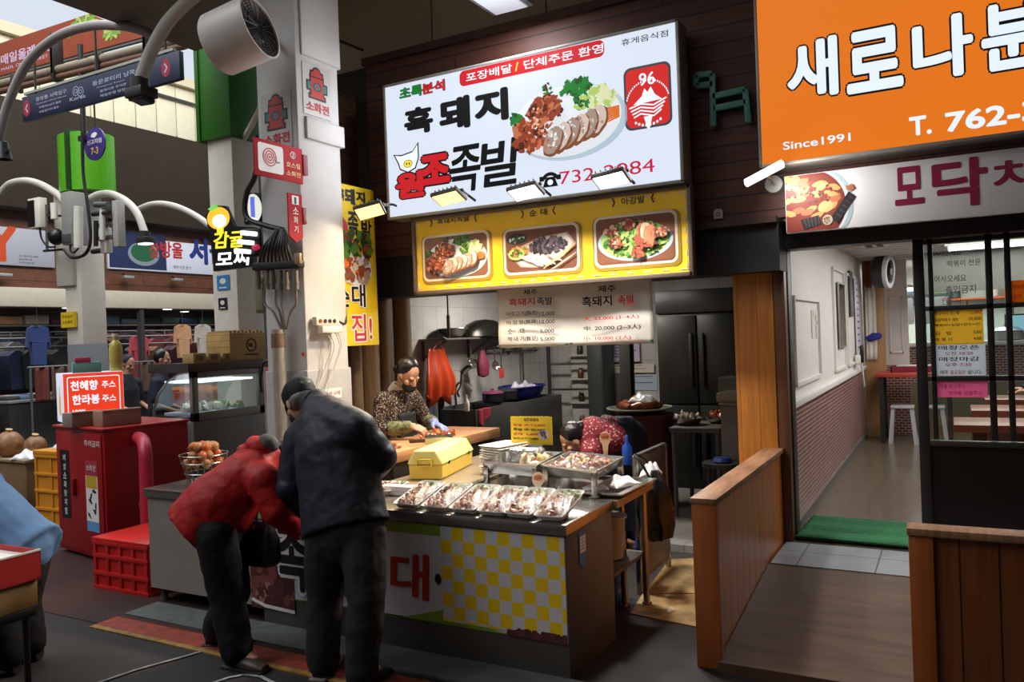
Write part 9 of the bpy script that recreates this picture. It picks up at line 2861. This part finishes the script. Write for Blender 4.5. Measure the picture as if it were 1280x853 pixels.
for k, (x, c_) in enumerate(((0.35,(210,200,190)),(0.55,(220,120,60)),(-0.4,(120,160,60)),(-0.15,(60,70,60)))):
 q = thing('storage_jar', ['cream jar on the orange-edged kitchen shelf', 'orange jar on the orange-edged kitchen shelf', 'green jar on the orange-edged kitchen shelf', 'dark jar on the orange-edged kitchen shelf'][k], 'jar', (0.2 + x, 14.2,1.981))
 g = G(); g.lathe([(0.06,0),(0.07,0.01),(0.07,0.16),(0.05,0.19)], n=16); g.build('jar', M('jar_s%d' % k, c_, 0.4), q)
 g = G(); g.cyl((0,0,0.19),(0,0,0.22),0.055, None, 16); g.build('lid', M('jar_lid'), q)
t = thing('payment_screen', 'small screen with a blue glow on the serving counter', 'screen', (0.72,12.42,1.361), R(8))
g = G(); g.box(-0.12,0.12,0,0.03,0.08,0.34,0,0.005); g.build('body', M('black_acrylic'), t)
g = G(); g.box(-0.105,0.105,-0.003,0.0,0.10,0.32); g.build('screen_face', M('screen_glow', (150,200,216),0.3, em=0.7), t)
g = G(); g.box(-0.06,0.06,0.0,0.1,0,0.012); g.box(-0.015,0.015,0.01,0.03,0,0.1); g.build('stand', M('black_acrylic'), t)
# person in black sitting at the far right table
root = thing('person', 'person in a black padded coat seated behind the glass door at the right edge', 'person', (0.98,9.1,0.2))
pl, ch, nk, hd = V3(0,0,0.50), V3(-0.10,-0.02,0.86), V3(-0.16,-0.04,1.04), V3(-0.21,-0.05,1.14)
rot = frame((-0.8,-0.1,-0.5))
sd = V3(-0.1,0.99,0)
g = G()
limb(g, [pl, pl.lerp(ch, 0.5), ch, nk, hd], [(0.15,0.11),(0.14,0.10),(0.16,0.1),(0.055,0.055),(0.05,0.05)], side=sd)
for s_ in (-1,1):
 w_ = ch + sd * 0.14 * s_ + V3(-0.28,0,-0.10)
 limb(g, [ch + sd * 0.1 * s_ + V3(0,0,0.08), ch + sd * 0.18 * s_ + V3(0,0,0.08), ch + sd * 0.22 * s_ + V3(-0.08,0,-0.16), w_], [0.055,0.05,0.042,0.028])
 hand_shape(g, w_, (-1,0,0),(0,0,-1),0.5, s_)
 limb(g, [pl + sd * 0.09 * s_, pl + sd * 0.11 * s_ + V3(-0.42,0,0.02), pl + sd * 0.11 * s_ + V3(-0.44,0,-0.42)], [0.085,0.058,0.042])
 g.ell(pl + sd * 0.11 * s_ + V3(-0.5,0,-0.46),(0.09,0.05,0.035))
head_shape(g, hd, rot, 0.98)
g.fuse('body', SKIN, root, voxel=0.008, smooth=2)
g = G()
limb(g, [pl, pl.lerp(ch, 0.5), ch, ch.lerp(nk, 0.8)], [(0.20,0.17),(0.2,0.16),(0.205,0.15),(0.11,0.10)], side=sd, n=18)
for s_ in (-1,1):
 limb(g, [ch + sd * 0.1 * s_ + V3(0,0,0.08), ch + sd * 0.18 * s_ + V3(0,0,0.08), ch + sd * 0.22 * s_ + V3(-0.08,0,-0.16), ch + sd * 0.15 * s_ + V3(-0.26,0,-0.10)], [0.095,0.09,0.075,0.055])
g.fuse('coat', cloth('black_coat', (22,22,26),0.6), root, voxel=0.012, smooth=3, disp=0.02, dscale=0.1)
g = G()
for s_ in (-1,1):
 limb(g, [pl + sd * 0.09 * s_, pl + sd * 0.11 * s_ + V3(-0.42,0,0.02), pl + sd * 0.11 * s_ + V3(-0.44,0,-0.40)], [0.11,0.085,0.07])
g.fuse('trousers', BT, root, voxel=0.012, smooth=3)
g = G(); g.ell(hd + rot @ V3(0,-0.03,0.04),(0.088,0.092,0.09), rot, n=20, k=12); g.build('hair', HAIRB, root)
face_parts(root, hd, rot, 0.98)
t = thing('stool', 'black stool under the person in the black coat', 'stool', (1.02,9.1,0.2))
g = G(); g.cyl((0,0,0.34),(0,0,0.375),0.17, None, 24); g.build('seat', M('black_rubber'), t)
for k in range(4):
 th = PI / 4 + k * PI / 2
 g = G(); g.cyl((0.12 * math.cos(th),0.12 * math.sin(th),0.34),(0.17 * math.cos(th),0.17 * math.sin(th),0),0.014); g.build('leg', M('dark_steel'), t)
# ---- sheets stuck on the glass door
GY = DY + 0.034
def glass_sheet(p0, p1, name, label, mat, texts, rot=0.0):
 F = Face(plane_of(GY), p0, p1)
 t = thing(name, label, 'notice', F.org)
 g = G(); g.box(0, F.w, -0.001,0.0012,0, F.h); g.build('sheet', mat, t, smooth=False)
 for bd, u, v, hh, ww, m in texts:
  lettering(t, bd, F.w * u, F.h * v, F.h * hh, m, w=F.w * ww, layer=1, bold=0.012, thick=0.0003)
 return t
PK = M('print_raspberry', (190,40,100),0.5)
glass_sheet((1166,388),(1230,430), 'menu_sheet', 'yellow price sheet on the glass door', PAPER('sheet_amber', (255,222,96)),(('모닥치기 소, 대', 0.03,0.84,0.10,0.5, INK),('12,000', 0.72,0.84,0.10,0.24, REDINK),('모둠떡볶이 세트', 0.03,0.66,0.10,0.48, INK),('10,000', 0.72,0.66,0.10,0.24, INK),('떡볶이+김밥+만두+전', 0.03,0.52,0.08,0.9, INK),('김   밥', 0.03,0.28,0.10,0.34, INK),('3,000', 0.8,0.28,0.10,0.16, INK),('떡 볶 이', 0.03,0.10,0.10,0.34, INK),('4,000', 0.8,0.10,0.10,0.16, INK)))
glass_sheet((1168,430.5),(1233,472), 'hours_sheet', 'white opening hours sheet below the yellow one on the glass door', PAPER('sheet_white', (240,242,248)),(('매장오픈', 0.08,0.82,0.13,0.8, INK),('오전 10:30', 0.2,0.66,0.11,0.56, PK),('매장마감', 0.08,0.48,0.13,0.8, INK),('오후 7:30', 0.2,0.33,0.11,0.52, PK),('매주', 0.1,0.10,0.12,0.16, INK),('일요일은', 0.3,0.10,0.12,0.3, REDINK),('쉽니다.', 0.64,0.10,0.12,0.28, INK)))
glass_sheet((1169,477),(1235,497), 'pink_sheet', 'pink handwritten sheet lowest on the glass door', PAPER('sheet_pink', (255,156,200)),(('애플 망고주스', 0.08,0.56,0.26,0.5, PK),('한라봉 감귤주스', 0.25,0.14,0.26,0.65, PK)))
glass_sheet((1264,351),(1284,379), 'orange_sheet', 'orange sheet at the right edge of the glass door', PAPER('sheet_orange', (236,150,36)),(('메뉴판', 0.1,0.62,0.2,0.8, REDINK),('포장', 0.1,0.2,0.2,0.6, REDINK)))
t = thing('glass_writing', 'handwritten dark lines on the upper pane of the glass door', 'writing', at(1165,380, Y=GY))
o_ = t.location.copy()
for bd, px, py, pw, hh in (('어서오세요', 1166,322,36,7),('떡볶이 전문', 1184,334,42,7),('어서오세요', 1168,354,40,8),('출입금지', 1182,368,38,9),('안됩니다', 1178,381,24,8)):
 p = at(px, py, Y=GY) - o_
 p2 = at(px + pw, py, Y=GY) - o_
 lettering(t, bd, p.x, p.z, hh * 0.0056, M('marker_dark', (48,46,46),0.5), w=p2.x - p.x, layer=0, bold=0.0, thick=0.0003)
# all the lettering of one sign is one part of it
by = {}
for o in list(COL.objects):
 if o.parent is not None and o.name.startswith('lettering') and o.type == 'MESH':
  by.setdefault(o.parent, []).append(o)
for par, obs in by.items():
 bm = bmesh.new()
 ms = []
 for o in obs:
  m = o.data.materials[0]
  if m not in ms:
   ms.append(m)
  n0 = len(bm.faces)
  bm.from_mesh(o.data)
  bm.faces.ensure_lookup_table()
  for f in bm.faces[n0:]:
   f.material_index = ms.index(m)
  bpy.data.objects.remove(o)
 me = bpy.data.meshes.new('lettering')
 bm.to_mesh(me)
 bm.free()
 for m in ms:
  me.materials.append(m)
 o = bpy.data.objects.new('lettering', me)
 COL.objects.link(o)
 o.parent = par
